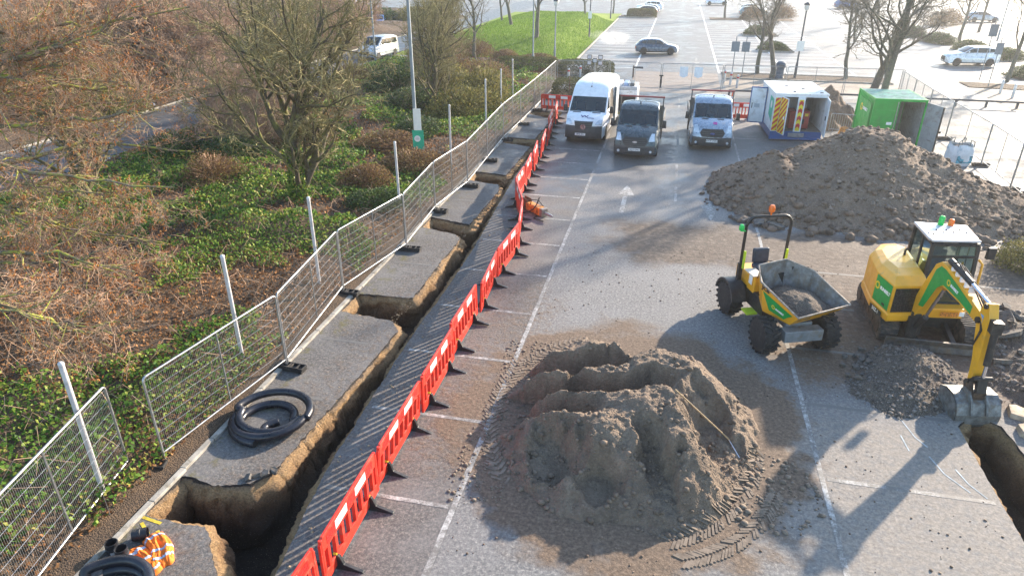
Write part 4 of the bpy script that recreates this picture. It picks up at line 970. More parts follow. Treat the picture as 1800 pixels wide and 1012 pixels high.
def van_front(sh, t, kind, s_b, s_g0, s_g1, s_c):
    """s_b: profile index at top of bumper, s_g0..s_g1 grille, s_c cowl"""
def sprinter(label, loc, rz):
    t = thing('panel_van', label, 'van', loc, rz)
    # y, z, bow, drop
    pr = [(.08, .24, .12, 0), (.0, .36, .16, 0), (-.02, .6, .18, 0), (.02, .78, .2, 0), (.06, 1.02, .24, .0), (.2, 1.14, .22, .03), (.55, 1.28, .14, .04), (.95, 1.38, .10, .05), (1.32, 1.72, .10, .03), (1.62, 1.99, .09, .03), (1.78, 2.14, .08, .05), (2.05, 2.4, .06, .09), (2.45, 2.57, .03, .12), (3.1, 2.64, 0, .13), (5.2, 2.62, 0, .13), (5.72, 2.56, 0, .13), (5.9, 2.38, -.02, .08), (5.93, 1.5, -.02, .02), (5.93, .4, -.02, 0)]
    sh = Shell(pr, 2.02, .13, 2.64, .9, .1, .02, (7, 9)); W = paint('van_white', (.82, .83, .85)); sh.body([W], t, [(1.02, .4), (4.75, .4)], .3)
    sh.patch('windscreen', GLASS, t, 7.02, 8.98, -.93, .93, .0, 5, 10)
    sh.patch('bumper', DGREY, t, .05, 3.3, -1, 1, .012, 8, 14); sh.patch('grille', GRILLE, t, 2.6, 4.35, -.5, .5, .02, 6, 8, lambda f: (-.42 - .1 * f, .42 + .1 * f))
    for k in range(4): sh.patch('grille_bar', DGREY, t, 2.75 + .4 * k, 2.88 + .4 * k, -.45, .45, .028, 1, 8)
    for sd in (-1, 1):
        sh.patch('headlight', LAMP, t, 3.55, 4.95, sd * .58, sd * .97, .014, 4, 4, lambda f, sd=sd: (sd * (.6 + .18 * f), sd * .975)); mirror(t, 1.0, 1.32, 1.45, sd)
        sh.side('side_window', DGLASS, t, [(1.25, 1.42), (2.05, 1.42), (2.05, 1.98), (1.72, 1.95)], sd)
        sh.patch('bonnet_vent', GRILLE, t, 6.62, 6.85, sd * .3, sd * .72, .008, 1, 4)
    b = MB(); b.lathe([(.13, 0), (.13, .02), (.105, .02), (.105, 0)], 20, axis='Y')
    for k in range(3): a = R(90 + 120 * k); b.bar((0, .01, 0), (.11 * math.cos(a), .01, .11 * math.sin(a)), .035, .012, (0, 1, 0), .008)
    b.build('badge', CHROME, t, loc=(0, -.06, .84), smooth=.7)
    plate(t, -.06, .47, 'BF68 JPU', -.12)
    e = Vector(sh.P(5.7, 0)); text_mesh('W', .24, 'bonnet_logo', simple('logo_navy', (.03, .02, .16), .4, var=.05), t, (-.02, e.y - .02, e.z + .012), (R(22), 0, 0), .002, .006, 1.5); e = sh.P(5.3, .3); text_mesh('ROTAL', .11, 'lettering', MATS['logo_navy'], t, (.3, e.y + .01, e.z + .012), (R(22), R(2), 0), .002, .004)
    b = MB(); b.box((0, 0, 0), (.06, .09, .04)); b.tube([(0, 0, .02), (0, .25, .3)], .006, 5); b.build('aerial', BLACKP, t, loc=(0, 2.06, 2.42))
    mbd = MB(); mbd.box((0, 1.28, 1.3), (1.7, .5, .1)); mbd.build('dashboard', GRILLE, t, bevel=.03)
    for sx in (-.5, .5): mb = MB(); mb.box((sx, 2.05, 1.25), (.5, .16, .8), (-.2, 0, 0)); mb.build('seat', SEATM, t, bevel=.05)
    for sx, yy in ((-.45, 1.2), (.28, 1.18), (.5, 1.24)): mb = MB(); mb.box((sx, yy, 1.365), (.22, .14, .02), (0, 0, sx)); mb.build('paper', PAPER, t)
    # open side doorway and the door slid back
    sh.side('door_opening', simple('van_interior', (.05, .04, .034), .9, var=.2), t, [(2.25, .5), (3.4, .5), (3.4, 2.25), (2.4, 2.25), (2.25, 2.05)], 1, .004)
    mb = MB(); mb.box((1.06, 3.98, 1.38), (.05, 1.12, 1.75)); d = mb.build('sliding_door', W, t, bevel=.02); mb = MB(); mb.bbox((.985, 3.42, .55), (1.09, 3.47, 2.2)); mb.build('door_edge', simple('door_trim', (.10, .16, .2), .5, var=.2), d)
    mb = MB(); mb.box((1.085, 4.0, 1.62), (.004, .75, .5)); mb.build('door_print', simple('print_grey', (.45, .48, .6), .5, var=.5, scale=14), d)
    for x in (-.88, .88):
        for y in (1.02, 4.75): wheel(t, x, y, .35, .23, sd=1 if x > 0 else -1)
    mb = MB(); mb.bbox((-.85, .3, .25), (.85, 5.8, .45)); mb.build('chassis', GRILLE, t)
    return t
def transit_tipper(label, loc, rz, pname, col, plate_txt, logo=None):
    t = thing('tipper_truck', label, 'truck', loc, rz)
    pr = [(.08, .24, .12, 0), (.0, .36, .16, 0), (-.02, .58, .18, 0), (.02, .78, .22, 0), (.08, 1.02, .26, .0), (.22, 1.14, .22, .03), (.55, 1.28, .15, .04), (.92, 1.39, .10, .05), (1.28, 1.72, .10, .03), (1.55, 1.95, .09, .03), (1.72, 2.1, .06, .05), (2.0, 2.19, .03, .08), (2.7, 2.2, 0, .09), (2.78, 2.12, 0, .08), (2.82, 1.4, 0, .02), (2.82, .5, 0, 0)]
    sh = Shell(pr, 2.0, .15, 2.2, .9, .1, .0, (7, 9)); W = paint(pname, col, .4); sh.body([W], t, [(1.02, .4)], .3)
    sh.patch('windscreen', GLASS, t, 7.02, 8.98, -.93, .93, .0, 5, 10)
    sh.patch('bumper', DGREY, t, .05, 2.4, -1, 1, .012, 8, 14)
    sh.patch('grille', GRILLE, t, 2.5, 4.1, -.5, .5, .02, 6, 8, lambda f: (-.62 + .12 * abs(f - .5) * 2 - .02, .62 - .12 * abs(f - .5) * 2 + .02))
    for k in range(3): sh.patch('grille_bar', DGREY, t, 2.7 + .4 * k, 2.82 + .4 * k, -.52, .52, .028, 1, 8)
    for sd in (-1, 1):
        sh.patch('headlight', LAMP, t, 3.3, 5.2, sd * .6, sd * .97, .014, 5, 4, lambda f, sd=sd: (sd * (.68 + .1 * f), sd * (.97 - .04 * f))); mirror(t, 1.02, 1.3, 1.42, sd)
        sh.side('side_window', DGLASS, t, [(1.22, 1.42), (2.3, 1.42), (2.3, 1.98), (1.68, 1.96)], sd); sh.patch('bonnet_vent', GRILLE, t, 6.6, 6.85, sd * .22, sd * .55, .008, 1, 4)
        mb = MB(); mb.lathe([(.06, 0), (.06, .02), (0, .025)], 10, axis='Y'); mb.v = [(a, -b, c) for a, b, c in mb.v]; mb.build('fog_lamp', LAMP, t, loc=(sd * .72, .06, .42))
    mb = MB(); mb.lathe([(1.0, 0), (1.0, .012), (.0, .016)], 18, axis='Y'); mb.v = [(a * .11, -b, c * .045) for a, b, c in mb.v]; mb.build('badge', simple('oval_blue', (.06, .1, .3), .25, .3, var=.05) if logo else CHROME, t, loc=(0, -.05, .86))
    plate(t, -.065, .52, plate_txt)
    if logo: e = sh.P(5.7, 0); text_mesh(logo, .26, 'bonnet_logo', simple('logo_pink', (.75, .05, .4), .4, var=.05), t, (.1, e.y - .01, e.z + .014), (R(22), 0, 0), .002, .012)
    mb = MB(); mb.box((0, 2.0, 2.23), (.05, .07, .08)); mb.build('aerial', BLACKP, t)
    mbd = MB(); mbd.box((0, 1.25, 1.3), (1.7, .5, .1)); mbd.build('dashboard', GRILLE, t, bevel=.03)
    for sx in (-.5, .5): mb = MB(); mb.box((sx, 2.05, 1.25), (.5, .16, .8), (-.2, 0, 0)); mb.build('seat', SEATM, t, bevel=.05)
    for sx, yy in ((-.55, 1.18), (-.35, 1.2), (.0, 1.22), (.5, 1.2)): mb = MB(); mb.box((sx, yy, 1.365), (.18, .14, .025), (0, 0, sx * 2)); mb.build('paper', PAPER, t)
    # tipping body
    BODYM = simple('tipper_grey', (.12, .125, .13), .55, .3, var=.2, scale=3, dirt=(.2, .17, .13), dirt_amt=.3)
    mb = MB(); mb.bbox((-1.03, 2.95, .82), (1.03, 5.6, .92)); b = mb.build('tipper_bed', BODYM, t, bevel=.01)
    for sd in (-1, 1): mb = MB(); mb.bbox((sd * 1.03 - .03, 2.95, .92), (sd * 1.03 + .03, 5.6, 1.34)); mb.build('side_board', BODYM, t, bevel=.008)
    mb = MB(); mb.bbox((-1.06, 5.6, .92), (1.06, 5.65, 1.34)); mb.build('tailgate', BODYM, t, bevel=.008)
    mb = MB(); mb.bbox((-1.05, 2.88, .9), (1.05, 2.93, 1.95))
    for x in (-1.0, 1.0): mb.bbox((x - .03, 2.86, 1.9), (x + .03, 2.92, 2.36))
    mb.build('headboard', BODYM, t, bevel=.008)
    mb = MB(); mb.bbox((-1.05, 2.85, 2.3), (1.05, 2.93, 2.37)); mb.build('headboard_rail', simple('rail_red', (.22, .03, .035), .5, var=.2), t, bevel=.008)
    mb = MB(); mb.bbox((-.45, .3, .3), (.45, 5.5, .6)); mb.build('chassis', GRILLE, t)
    for x in (-.88, .88):
        for y in (1.02, 4.4): wheel(t, x, y, .35, .23, sd=1 if x > 0 else -1)
    return t
van_a = sprinter('tall white panel van with side door open, parked next to the red barriers', (-4.28, 35.45, 0), R(-3))
van_b = transit_tipper('dark grey tipper truck parked between the white van and the lane', (-1.45, 32.75, 0), R(-1.5), 'truck_dark', (.05, .075, .085), 'WJ23 DNU')
van_c = transit_tipper('pale blue grey tipper truck with pink bonnet emblem by the white cabin', (2.22, 35.25, 0), R(1.0), 'truck_blue', (.3, .37, .45), 'BW75 CWU', 'G')

for v_ in (van_a, van_b, van_c): v_.scale = (1.06, 1.06, 1.06)
def car(label, loc, rz, pname, col, pr, W, glassr, wins, axles, tumble=.2, zr=1.45, name='car', cat='car', txt=None):
    t = thing(name, label, cat, loc, rz); sh = Shell(pr, W, tumble, zr, .8, .16, .08)
    sh.body([paint(pname, col, .3)], t, [(a, .36) for a in axles], .24)
    for nm, a, b, k in glassr: sh.patch(nm, DGLASS, t, a, b, -k, k, .006, 4, 8)
    for sd in (-1, 1):
        for w in wins: sh.side('side_window', DGLASS, t, w, sd, .01)
        sh.patch('headlight', LAMP, t, 2.2, 3.1, sd * .55, sd * .97, .012, 3, 4); n = len(pr) - 1
        sh.patch('tail_light', TAIL, t, n - 1.6, n - 1.1, sd * .5, sd * .97, .01, 2, 4)
        mb = MB(); mb.box((sd * (W / 2 + .04), pr[5][0] + .45, pr[5][1] + .1), (.16, .1, .12)); mb.build('mirror', paint(pname, col, .3), t, bevel=.03)
    sh.patch('grille', GRILLE, t, 1.0, 2.3, -.5, .5, .012, 3, 6)
    plate(t, pr[1][0] - .03, .42, txt or 'KP19 XVE')
    for x in (-W / 2 + .1, W / 2 - .1):
        for y in axles: wheel(t, x, y, .33, .2, sd=1 if x > 0 else -1)
    mb = MB(); mb.bbox((-W / 2 + .2, .3, .2), (W / 2 - .2, pr[-1][0] - .3, .35)); mb.build('underbody', GRILLE, t)
    return t
HATCH = [(.1, .22, .14, 0), (.0, .36, .2, 0), (.0, .58, .24, 0), (.1, .74, .26, .02), (.5, .86, .18, .04), (1.15, .98, .12, .04), (1.75, 1.32, .08, .04), (2.0, 1.42, .05, .06), (2.7, 1.46, .02, .07), (3.5, 1.4, -.02, .07), (3.85, 1.28, -.06, .05), (4.15, .98, -.1, .03), (4.28, .86, -.1, .02), (4.3, .5, -.1, 0), (4.22, .26, -.1, 0)]
SUV = [(.1, .28, .14, 0), (.0, .42, .2, 0), (.0, .72, .24, 0), (.08, .92, .26, .02), (.5, 1.04, .18, .04), (1.2, 1.12, .12, .04), (1.8, 1.48, .08, .04), (2.05, 1.58, .05, .06), (2.8, 1.64, .02, .07), (3.7, 1.6, -.02, .07), (4.15, 1.45, -.06, .05), (4.4, 1.1, -.1, .03), (4.5, .95, -.1, .02), (4.5, .55, -.1, 0), (4.42, .3, -.1, 0)]
HW = [[(1.35, .98), (2.28, 1.0), (2.28, 1.36), (1.92, 1.32)], [(2.36, 1.0), (3.2, 1.02), (3.12, 1.34), (2.36, 1.37)], [(3.28, 1.03), (3.72, 1.08), (3.5, 1.28), (3.2, 1.33)]]
SW = [[(1.4, 1.13), (2.35, 1.15), (2.35, 1.52), (1.98, 1.48)], [(2.43, 1.15), (3.35, 1.17), (3.3, 1.52), (2.43, 1.53)], [(3.43, 1.18), (4.0, 1.22), (3.8, 1.44), (3.38, 1.5)]]
GR = [('windscreen', 5.1, 6.9, .9), ('rear_window', 10.1, 11.0, .85)]
car('grey blue hatchback turning across the lane with exhaust mist behind', (.35, 72.6, 0), R(95), 'hatch_blue', (.07, .11, .16), HATCH, 1.8, GR, HW, (.85, 3.45), .2, 1.45)
car('white sport utility car parked beyond the side fence', (23.3, 70.6, 0), R(-84), 'suv_white', (.8, .81, .82), SUV, 1.85, GR, SW, (.9, 3.6), .18, 1.62)
for i, (x, y, rz, nm, c, lab, kind) in enumerate([(-7.6, 119, R(-90), 'car_black', (.03, .035, .045), 'black hatchback parked behind the clipped hedge at the lawn end', 0), (-7.4, 123, R(-90), 'car_silver', (.45, .47, .5), 'silver hatchback parked behind the black hatchback', 0), (-7.2, 128, R(-90), 'car_white2', (.75, .76, .78), 'white car at the far end of the row past the lawn', 1),
        (13.5, 121, R(90), 'car_teal', (.1, .2, .24), 'teal car half hidden by the planted island', 0), (14, 127, R(90), 'car_white2', (.75, .76, .78), 'white car farther up the row past the planted island', 0), (31.5, 142, R(90), 'car_blue', (.06, .16, .4), 'bright blue car at the top of the far lot', 1), (9, 146, R(90), 'car_white2', (.75, .76, .78), 'pale car at the far top of the lane', 0),
        (-44, 69, R(20), 'car_white2', (.75, .76, .78), 'white car behind the scrub beyond the road', 0), (-50, 66, R(25), 'car_silver', (.45, .47, .5), 'silver car behind the scrub beyond the road', 0), (-38, 88, R(15), 'car_blue', (.06, .16, .4), 'blue car behind the scrub beyond the road', 1), (-36, 98, R(15), 'car_silver', (.45, .47, .5), 'silver car behind the roadside trees far up the road', 1), (45, 118, R(90), 'car_silver', (.45, .47, .5), 'silver car among the trees of the outer lot', 0)]):
    car(lab, (x, y, 0), rz, nm, c, SUV if kind else HATCH, 1.8, GR, SW if kind else HW, (.88, 3.5), .2, 1.6 if kind else 1.45)
# van coming down the road
VANP = [(.08, .26, .12, 0), (.0, .38, .18, 0), (-.02, .62, .2, 0), (.06, .98, .24, .02), (.45, 1.12, .16, .04), (.95, 1.2, .1, .04), (1.75, 1.75, .08, .04), (2.05, 1.88, .05, .06), (3.0, 1.93, .0, .08), (4.3, 1.9, .0, .08), (4.75, 1.8, -.03, .05), (4.9, 1.2, -.04, .03), (4.95, 1.0, -.04, .02), (4.95, .6, -.04, 0), (4.9, .3, -.04, 0)]
car('silver minibus coming along the road behind the bank trees', (-28.0, 61.5, .012), R(-8), 'minibus_silver', (.42, .45, .47), VANP, 1.95, [('windscreen', 5.1, 6.9, .9)], [[(1.4, 1.22), (2.4, 1.24), (2.4, 1.72), (1.95, 1.7)], [(2.5, 1.24), (3.5, 1.24), (3.5, 1.72), (2.5, 1.73)], [(3.6, 1.24), (4.6, 1.24), (4.5, 1.7), (3.6, 1.72)]], (.95, 4.0), .14, 1.92, 'minibus', 'minibus', 'WP65 TLO')
# equipment trailer behind the white van
t = thing('generator_trailer', 'white equipment trailer with dark side vent parked behind the white van', 'trailer', (-2.6, 42.4, 0), 0)
TW = simple('trailer_white', (.7, .71, .73), .5, var=.1, dirt=(.3, .27, .23), dirt_amt=.3)
mb = MB(); mb.bbox((-.7, -.9, .45), (.7, 1.0, 1.75)); b = mb.build('body', TW, t, bevel=.04)
mb = MB(); mb.bbox((-.6, -.915, .55), (.6, -.905, 1.5)); mb.build('vent_panel', GRILLE, t)
mb = MB(); mb.bbox((-.66, -.85, 1.76), (.66, .95, 1.95)); mb.build('lid', simple('trailer_grey', (.35, .37, .4), .5, var=.2), t, bevel=.03)
for k in range(3): mb = MB(); mb.bbox((-.5 + .36 * k, -.6, 1.95), (-.25 + .36 * k, .5, 2.12)); mb.build('strapped_case', [TW, simple('case_blue', (.2, .3, .5), .5), simple('case_dark', (.06, .07, .08), .5)][k], t, bevel=.02)
mb = MB(); mb.bbox((-.5, -.95, .35), (.5, -.9, .5)); mb.build('light_bar', YELP, t)
for x in (-.75, .75): wheel(t, x, .1, .3, .18, sd=1 if x > 0 else -1)
# lighting tower head rising behind the van
t = thing('lighting_tower', 'dark lamp cluster on a mast rising behind the white van', 'lighting tower', (-5.1, 47.2, 0), 0)
mb = MB(); mb.tube([(0, 0, .5), (0, 0, 2.75)], .05, 10); mb.build('mast', GALV_D, t, smooth=.8)
for (x, z) in ((-.36, 2.82), (.36, 2.82), (-.36, 2.45), (.36, 2.45), (0, 2.6)):
    mb = MB(); mb.box((x, -.05, z), (.3, .16, .26)); l = mb.build('floodlight', GRILLE, t, bevel=.02); mb = MB(); mb.box((x, -.135, z), (.24, .01, .2)); mb.build('lens', LAMP, l)
mb = MB(); mb.bbox((-.5, -.4, .3), (.5, .6, .95)); mb.build('base_unit', YEL_M, t, bevel=.03)
for x in (-.5, .5): wheel(t, x, .1, .28, .16, sd=1 if x > 0 else -1)
# ================================================================== EXCAVATOR AND DUMPER
GREEN_D = simple('decal_green', (.0, .30, .055), .45, var=.08, dirt=(.1, .2, .08), dirt_amt=.1)
DECALY = simple('decal_yellow', (.85, .62, .03), .45, var=.05); DECALW = simple('decal_white', (.85, .86, .85), .5, var=.05)
STEEL_B = simple('black_steel', (.02, .021, .023), .45, .2, var=.2, scale=6, dirt=(.1, .085, .07), dirt_amt=.25)
TRACKM = simple('track_rubber', (.035, .034, .034), .8, var=.3, scale=6, bump=.5, bscale=30, dirt=(.16, .125, .095), dirt_amt=.45)
CYLCH = simple('cylinder_chrome', (.7, .72, .78), .15, 1.0, var=.05); ROOFM = simple('cab_roof', (.55, .57, .6), .4, .1, var=.08)
WORNST = simple('bucket_steel', (.19, .2, .2), .55, .55, var=.35, scale=5, bump=.3, dirt=(.2, .16, .12), dirt_amt=.35)
BEACG = simple('beacon_green', (.0, .5, .08), .2, var=.05); BEACO = simple('beacon_amber', (.85, .16, .01), .2, var=.05)
LIME = simple('lime_step', (.45, .62, .02), .5, var=.1)
def logo(parent, origin, ex, ey, s, txt='SUNBELT'):
    """sun ring and lettering on a flat decal; ex, ey: unit vectors of the decal plane"""
    ex, ey = Vector(ex).normalized(), Vector(ey).normalized(); n = ex.cross(ey); m = Matrix((ex, ey, n)).transposed().to_4x4(); m.translation = Vector(origin)
    mb = MB()
    for k in range(8):
        a = 2 * math.pi * k / 8; b = a + .62
        mb.prism([(.08 * s * math.cos(a), .08 * s * math.sin(a)), (.15 * s * math.cos(a), .15 * s * math.sin(a)), (.15 * s * math.cos(b), .15 * s * math.sin(b)), (.08 * s * math.cos(b), .08 * s * math.sin(b))], 0, .003)
    mb.xform(m @ Matrix.Translation((-.0 * s, 0, .004))); mb.build('emblem', DECALY, parent)
    o = text_mesh(txt, .16 * s, 'lettering', DECALW, parent, (0, 0, 0), (0, 0, 0), .0015, .006)
    for i, v in enumerate(o.data.vertices): v.co = m @ (v.co + Vector((.52 * s, -.01 * s, .005)))
    return o
def excavator():
    ox, oy = 7.0, 18.2; t = thing('excavator', 'yellow mini excavator with black cab and bucket lowered into the right hand trench', 'excavator', (ox, oy, 0))
    # undercarriage
    for cx in (-.97, .97):
        L, H, w = 2.6, .58, .42; r = H / 2; P = []
        for i in range(13): a = R(90 + 180 * i / 12); P.append((-(L / 2 - r) + r * math.cos(a), r + r * math.sin(a)))
        for i in range(13): a = R(-90 + 180 * i / 12); P.append(((L / 2 - r) + r * math.cos(a), r + r * math.sin(a)))
        mb = MB(); mb.prism(P, cx - w / 2, cx + w / 2, 'YZ'); tk = mb.build('track', TRACKM, t, bevel=.01)
        # tread bars around the loop
        loop = []; per = 2 * (L - 2 * r) + 2 * math.pi * r; n = 54; me = None
        for i in range(n):
            d = per * i / n
            if d < L - 2 * r: p = ((L / 2 - r) - d, H); a = 0
            elif d < L - 2 * r + math.pi * r: q = (d - (L - 2 * r)) / r; p = (-(L / 2 - r) - r * math.sin(q), r + r * math.cos(q)); a = q
            elif d < 2 * (L - 2 * r) + math.pi * r: q = d - (L - 2 * r) - math.pi * r; p = (-(L / 2 - r) + q, 0); a = math.pi
            else: q = (d - 2 * (L - 2 * r) - math.pi * r) / r; p = ((L / 2 - r) + r * math.sin(q), r - r * math.cos(q)); a = math.pi + q
            if me is None:
                mb = MB(); mb.box((0, 0, .012), (w, .055, .03), taper=(1, .6)); o = mb.build('grouser', TRACKM, tk); me = o.data
            else: o = link('grouser', me, tk)
            o.location = (cx, p[0], p[1]); o.rotation_euler = (a, 0, 0)
        mb = MB(); s = -1 if cx < 0 else 1
        mb.bbox((cx + s * .201, -.85, .16), (cx + s * .215, .85, .42)); 
        for k in (-.95, -.45, 0, .45, .95): mb.cyl((cx + s * .2, k, .28), (cx + s * .235, k, .28), .16 if abs(k) > .9 else .1, 14)
        mb.build('rollers', simple('roller_rust', (.10, .07, .05), .8, .3, var=.4), tk)
    mb = MB(); mb.box((.05, 0, .4), (1.4, 1.3, .3)); mb.cyl((.05, .0, .5), (.05, .0, .72), .5, 24); mb.build('chassis', STEEL_B, t, bevel=.02)
    mb = MB(); mb.prism([(-1.6, .03), (-1.5, .03), (-1.48, .16), (-1.54, .33), (-1.62, .33), (-1.56, .18)], -1.1, 1.1, 'YZ'); mb.build('dozer_blade', simple('blade_steel', (.13, .12, .11), .6, .4, var=.3, dirt=(.2, .15, .1), dirt_amt=.4), t)
    for x_ in (-.38, .48): mb = MB(); mb.bar((x_, -.5, .38), (x_, -1.52, .2), .12, .14); mb.build('blade_arm', STEEL_B, t, bevel=.01)
    # house: yellow engine cover in plan (chamfered corner carries the green panel)
    plan = [(-1.38, -.62), (-1.18, -1.46), (-.36, -1.25), (-.30, .95), (-.55, 1.2), (-1.0, 1.1), (-1.33, .5)]
    def loft(rings, name, mat, bevel=.0):
        mb = MB(); n = len(plan); V = []
        cx0, cy0 = -.75, -.1
        for (k, z, sh) in rings: V += [(cx0 + (x - cx0) * k, cy0 + (y - cy0) * k + sh, z) for x, y in plan]
        F = [tuple(range(n))[::-1], tuple((len(rings) - 1) * n + i for i in range(n))]
        for j in range(len(rings) - 1):
            for i in range(n): F.append((j * n + i, j * n + (i + 1) % n, (j + 1) * n + (i + 1) % n, (j + 1) * n + i))
        mb.add(V, F); return mb.build(name, mat, t, bevel=bevel)
    loft([(1.0, .68, 0), (1.04, .74, 0), (1.04, .88, 0), (1.0, .92, 0)], 'skirt', YEL_M, .012)
    hood = loft([(1.0, .9, 0), (1.0, 1.66, 0), (.84, 1.83, .05), (.6, 1.9, .1)], 'engine_cover', YEL_M, .015)
    def face(a, b, z0, z1, u0, u1, off, name, mat, parent):
        A, B = Vector((a[0], a[1], 0)), Vector((b[0], b[1], 0)); d = (B - A); n = Vector((d.y, -d.x, 0)).normalized(); m = (A + B) / 2 - Vector((-.75, -.1, 0))
        if n.dot(m) < 0: n = -n
        p, q = A + d * u0 + n * off, A + d * u1 + n * off; mb = MB(); n2 = n * .006
        mb.add([p + Vector((0, 0, z0)), q + Vector((0, 0, z0)), q + Vector((0, 0, z1)), p + Vector((0, 0, z1)), p - n2 + Vector((0, 0, z0)), q - n2 + Vector((0, 0, z0)), q - n2 + Vector((0, 0, z1)), p - n2 + Vector((0, 0, z1))], [(0, 1, 2, 3), (7, 6, 5, 4), (0, 4, 5, 1), (1, 5, 6, 2), (2, 6, 7, 3), (3, 7, 4, 0)])
        return mb.build(name, mat, parent), p, (q - p), n
    gp, p, d, n = face(plan[0], plan[1], .95, 1.63, .07, .93, .012, 'green_panel', GREEN_D, t)
    logo(gp, tuple(p + d * .15 + n * .003 + Vector((0, 0, 1.38))), tuple(d), (0, 0, 1), .72)
    face(plan[0], plan[1], 1.0, 1.06, .6, .75, .018, 'catch', GRILLE, gp)
    face(plan[1], plan[2], .95, 1.6, .05, .97, .012, 'side_grille', simple('grille_gloss', (.018, .02, .022), .22, var=.2, scale=12), t)
    o, p, d, n = face(plan[0], plan[1], .72, .85, .15, .8, .07, 'model_strip', GRILLE, t); text_mesh('50Z-1', .13, 'lettering', DECALW, t, tuple(p + d * .5 + n * .004 + Vector((0, 0, .785))), (R(90), 0, math.atan2(d.y, d.x)), .001, .004)
    mb = MB(); mb.tube([(-.62, .1, 1.8), (-.62, .12, 2.02), (-.62, .02, 2.1)], .03, 8); mb.build('exhaust', STEEL_B, t, smooth=.8)
    # right front skirt under the cab
    mb = MB(); mb.prism([(-.28, -.95), (.75, -.8), (.98, -.45), (.98, .8), (.5, 1.1), (-.28, 1.15)], .64, .9); mb.build('cab_base', YEL_M, t, bevel=.02)
    mb = MB(); mb.box((.42, -.895, .77), (.42, .012, .12), (0, 0, .145)); mb.build('warning_sticker', simple('sticker_orange', (.6, .2, .03), .5, var=.5, scale=30), t); mb = MB(); mb.box((.72, -.85, .79), (.12, .012, .12), (0, 0, .145)); mb.build('warning_sticker', PLATE, t)
    # cab: posts, glass, roof
    A = [(-.27, -.62, .9), (.9, -.45, .9), (.93, .85, .9), (-.3, .85, .9)]; B = [(-.22, -.42, 2.44), (.88, -.22, 2.44), (.88, .86, 2.5), (-.27, .86, 2.5)]
    mb = MB()
    for a, b in zip(A, B): mb.bar(a, b, .085, .085)
    for P in (A, B):
        for i in range(4): mb.bar(P[i], P[(i + 1) % 4], .08, .07)
    mb.bar((-.25, .15, .9), (-.25, .2, 2.48), .06, .06); mb.bar((.94, .2, .9), (.89, .25, 2.48), .06, .06)
    mb.bar((-.24, -.48, 2.14), (.88, -.28, 2.14), .06, .06); mb.bar((-.26, -.56, 1.38), (-.28, .85, 1.38), .03, .05) if False else None
    mb.build('cab_frame', STEEL_B, t, bevel=.012)
    def pane(pts):
        mb = MB(); mb.add(pts, [(0, 1, 2, 3)]); mb.build('window_pane', CABGL, t)
    pane([A[0], A[1], (.885, -.28, 2.12), (-.235, -.48, 2.12)]); pane([(-.235, -.48, 2.15), (.885, -.28, 2.15), B[1], B[0]])
    pane([A[0], (-.25, .15, .95), (-.25, .2, 2.45), B[0]]); pane([(-.25, .18, .95), A[3], B[3], (-.25, .23, 2.45)]); pane([A[1], A[2], B[2], B[1]]); pane([A[2], A[3], B[3], B[2]])
    mb = MB(); mb.prism([(-.3, -.3), (.9, -.1), (.94, .92), (-.33, .92)], 2.49, 2.56); rf = mb.build('roof', ROOFM, t, bevel=.02)
    mb = MB(); mb.bar((-.27, -.36, 2.53), (.9, -.17, 2.53), .14, .05); mb.build('roof_visor', ROOFM, t, bevel=.015)
    for (x, y) in ((-.2, .1), (-.12, .0), (.05, .35), (.3, .4), (.18, .2), (.42, .25), (.62, .45), (.74, .3)): mb = MB(); mb.lathe([(.022, 0), (.018, .025), (0, .028)], 8, c=(x, y, 2.56)); mb.build('roof_bolt', GRILLE, rf)
    for x, m, h in ((.28, BEACG, .17), (.52, BEACO, .1)): 
        mb = MB(); mb.lathe([(.075, 2.56), (.075, 2.6), (.07, 2.6), (.07, 2.6 + h), (.05, 2.63 + h), (0, 2.64 + h)], 16, c=(x, .8, 0)); mb.build('beacon', m, t, smooth=.6)
    mb = MB(); mb.box((.3, .3, 1.25), (.52, .5, .16)); mb.box((.3, .58, 1.62), (.5, .14, .7), (-.15, 0, 0)); mb.box((.3, .62, 2.05), (.28, .1, .2)); mb.build('seat', simple('seat_blue', (.03, .05, .09), .8, var=.2), t, bevel=.04)
    mb = MB(); mb.bbox((-.2, -.3, .9), (-.02, .6, 1.5)); mb.bbox((.62, -.3, .9), (.84, .6, 1.45)); mb.box((.1, -.4, 1.2), (.5, .1, .5), (.2, 0, 0)); mb.build('console', GRILLE, t, bevel=.03)
    for x in (-.08, .72): mb = MB(); mb.tube([(x, .0, 1.45), (x, -.05, 1.7)], .02, 8); mb.lathe([(.03, 0), (.04, .05), (.025, .12), (0, .13)], 8, c=(x, -.05, 1.68)); mb.build('control_lever', STEEL_B, t, smooth=.7)
    mb = MB(); mb.box((.1, -.48, 1.55), (.28, .02, .2), (.3, 0, .15)); mb.build('paper_pocket', simple('doc_blue', (.55, .66, .8), .4, var=.2), t)
    mb = MB(); mb.tube([(1.02, -.28, 1.1), (1.1, -.3, 1.2), (1.08, -.26, 1.95), (.98, -.22, 2.05)], .03, 8); mb.tube([(.5, -.36, 1.55), (.62, -.34, 1.8), (.6, -.3, 2.0)], .024, 8); mb.build('grab_rail', YEL_M, t, smooth=.8)
    mb = MB(); mb.box((1.14, -.36, 2.3), (.2, .1, .3), (0, 0, .2)); mb.bar((.9, -.25, 2.3), (1.08, -.33, 2.38), .03, .03); mb.build('mirror', BLACKP, t, bevel=.03)
    # kingpost
    mb = MB(); mb.box((-.5, -1.28, .62), (.34, .36, .5)); mb.cyl((-.5, -1.38, .3), (-.5, -1.38, 1.0), .12, 14); mb.bar((-.5, -1.1, .62), (-.2, -.5, .62), .3, .36); mb.build('kingpost', STEEL_B, t, bevel=.02)
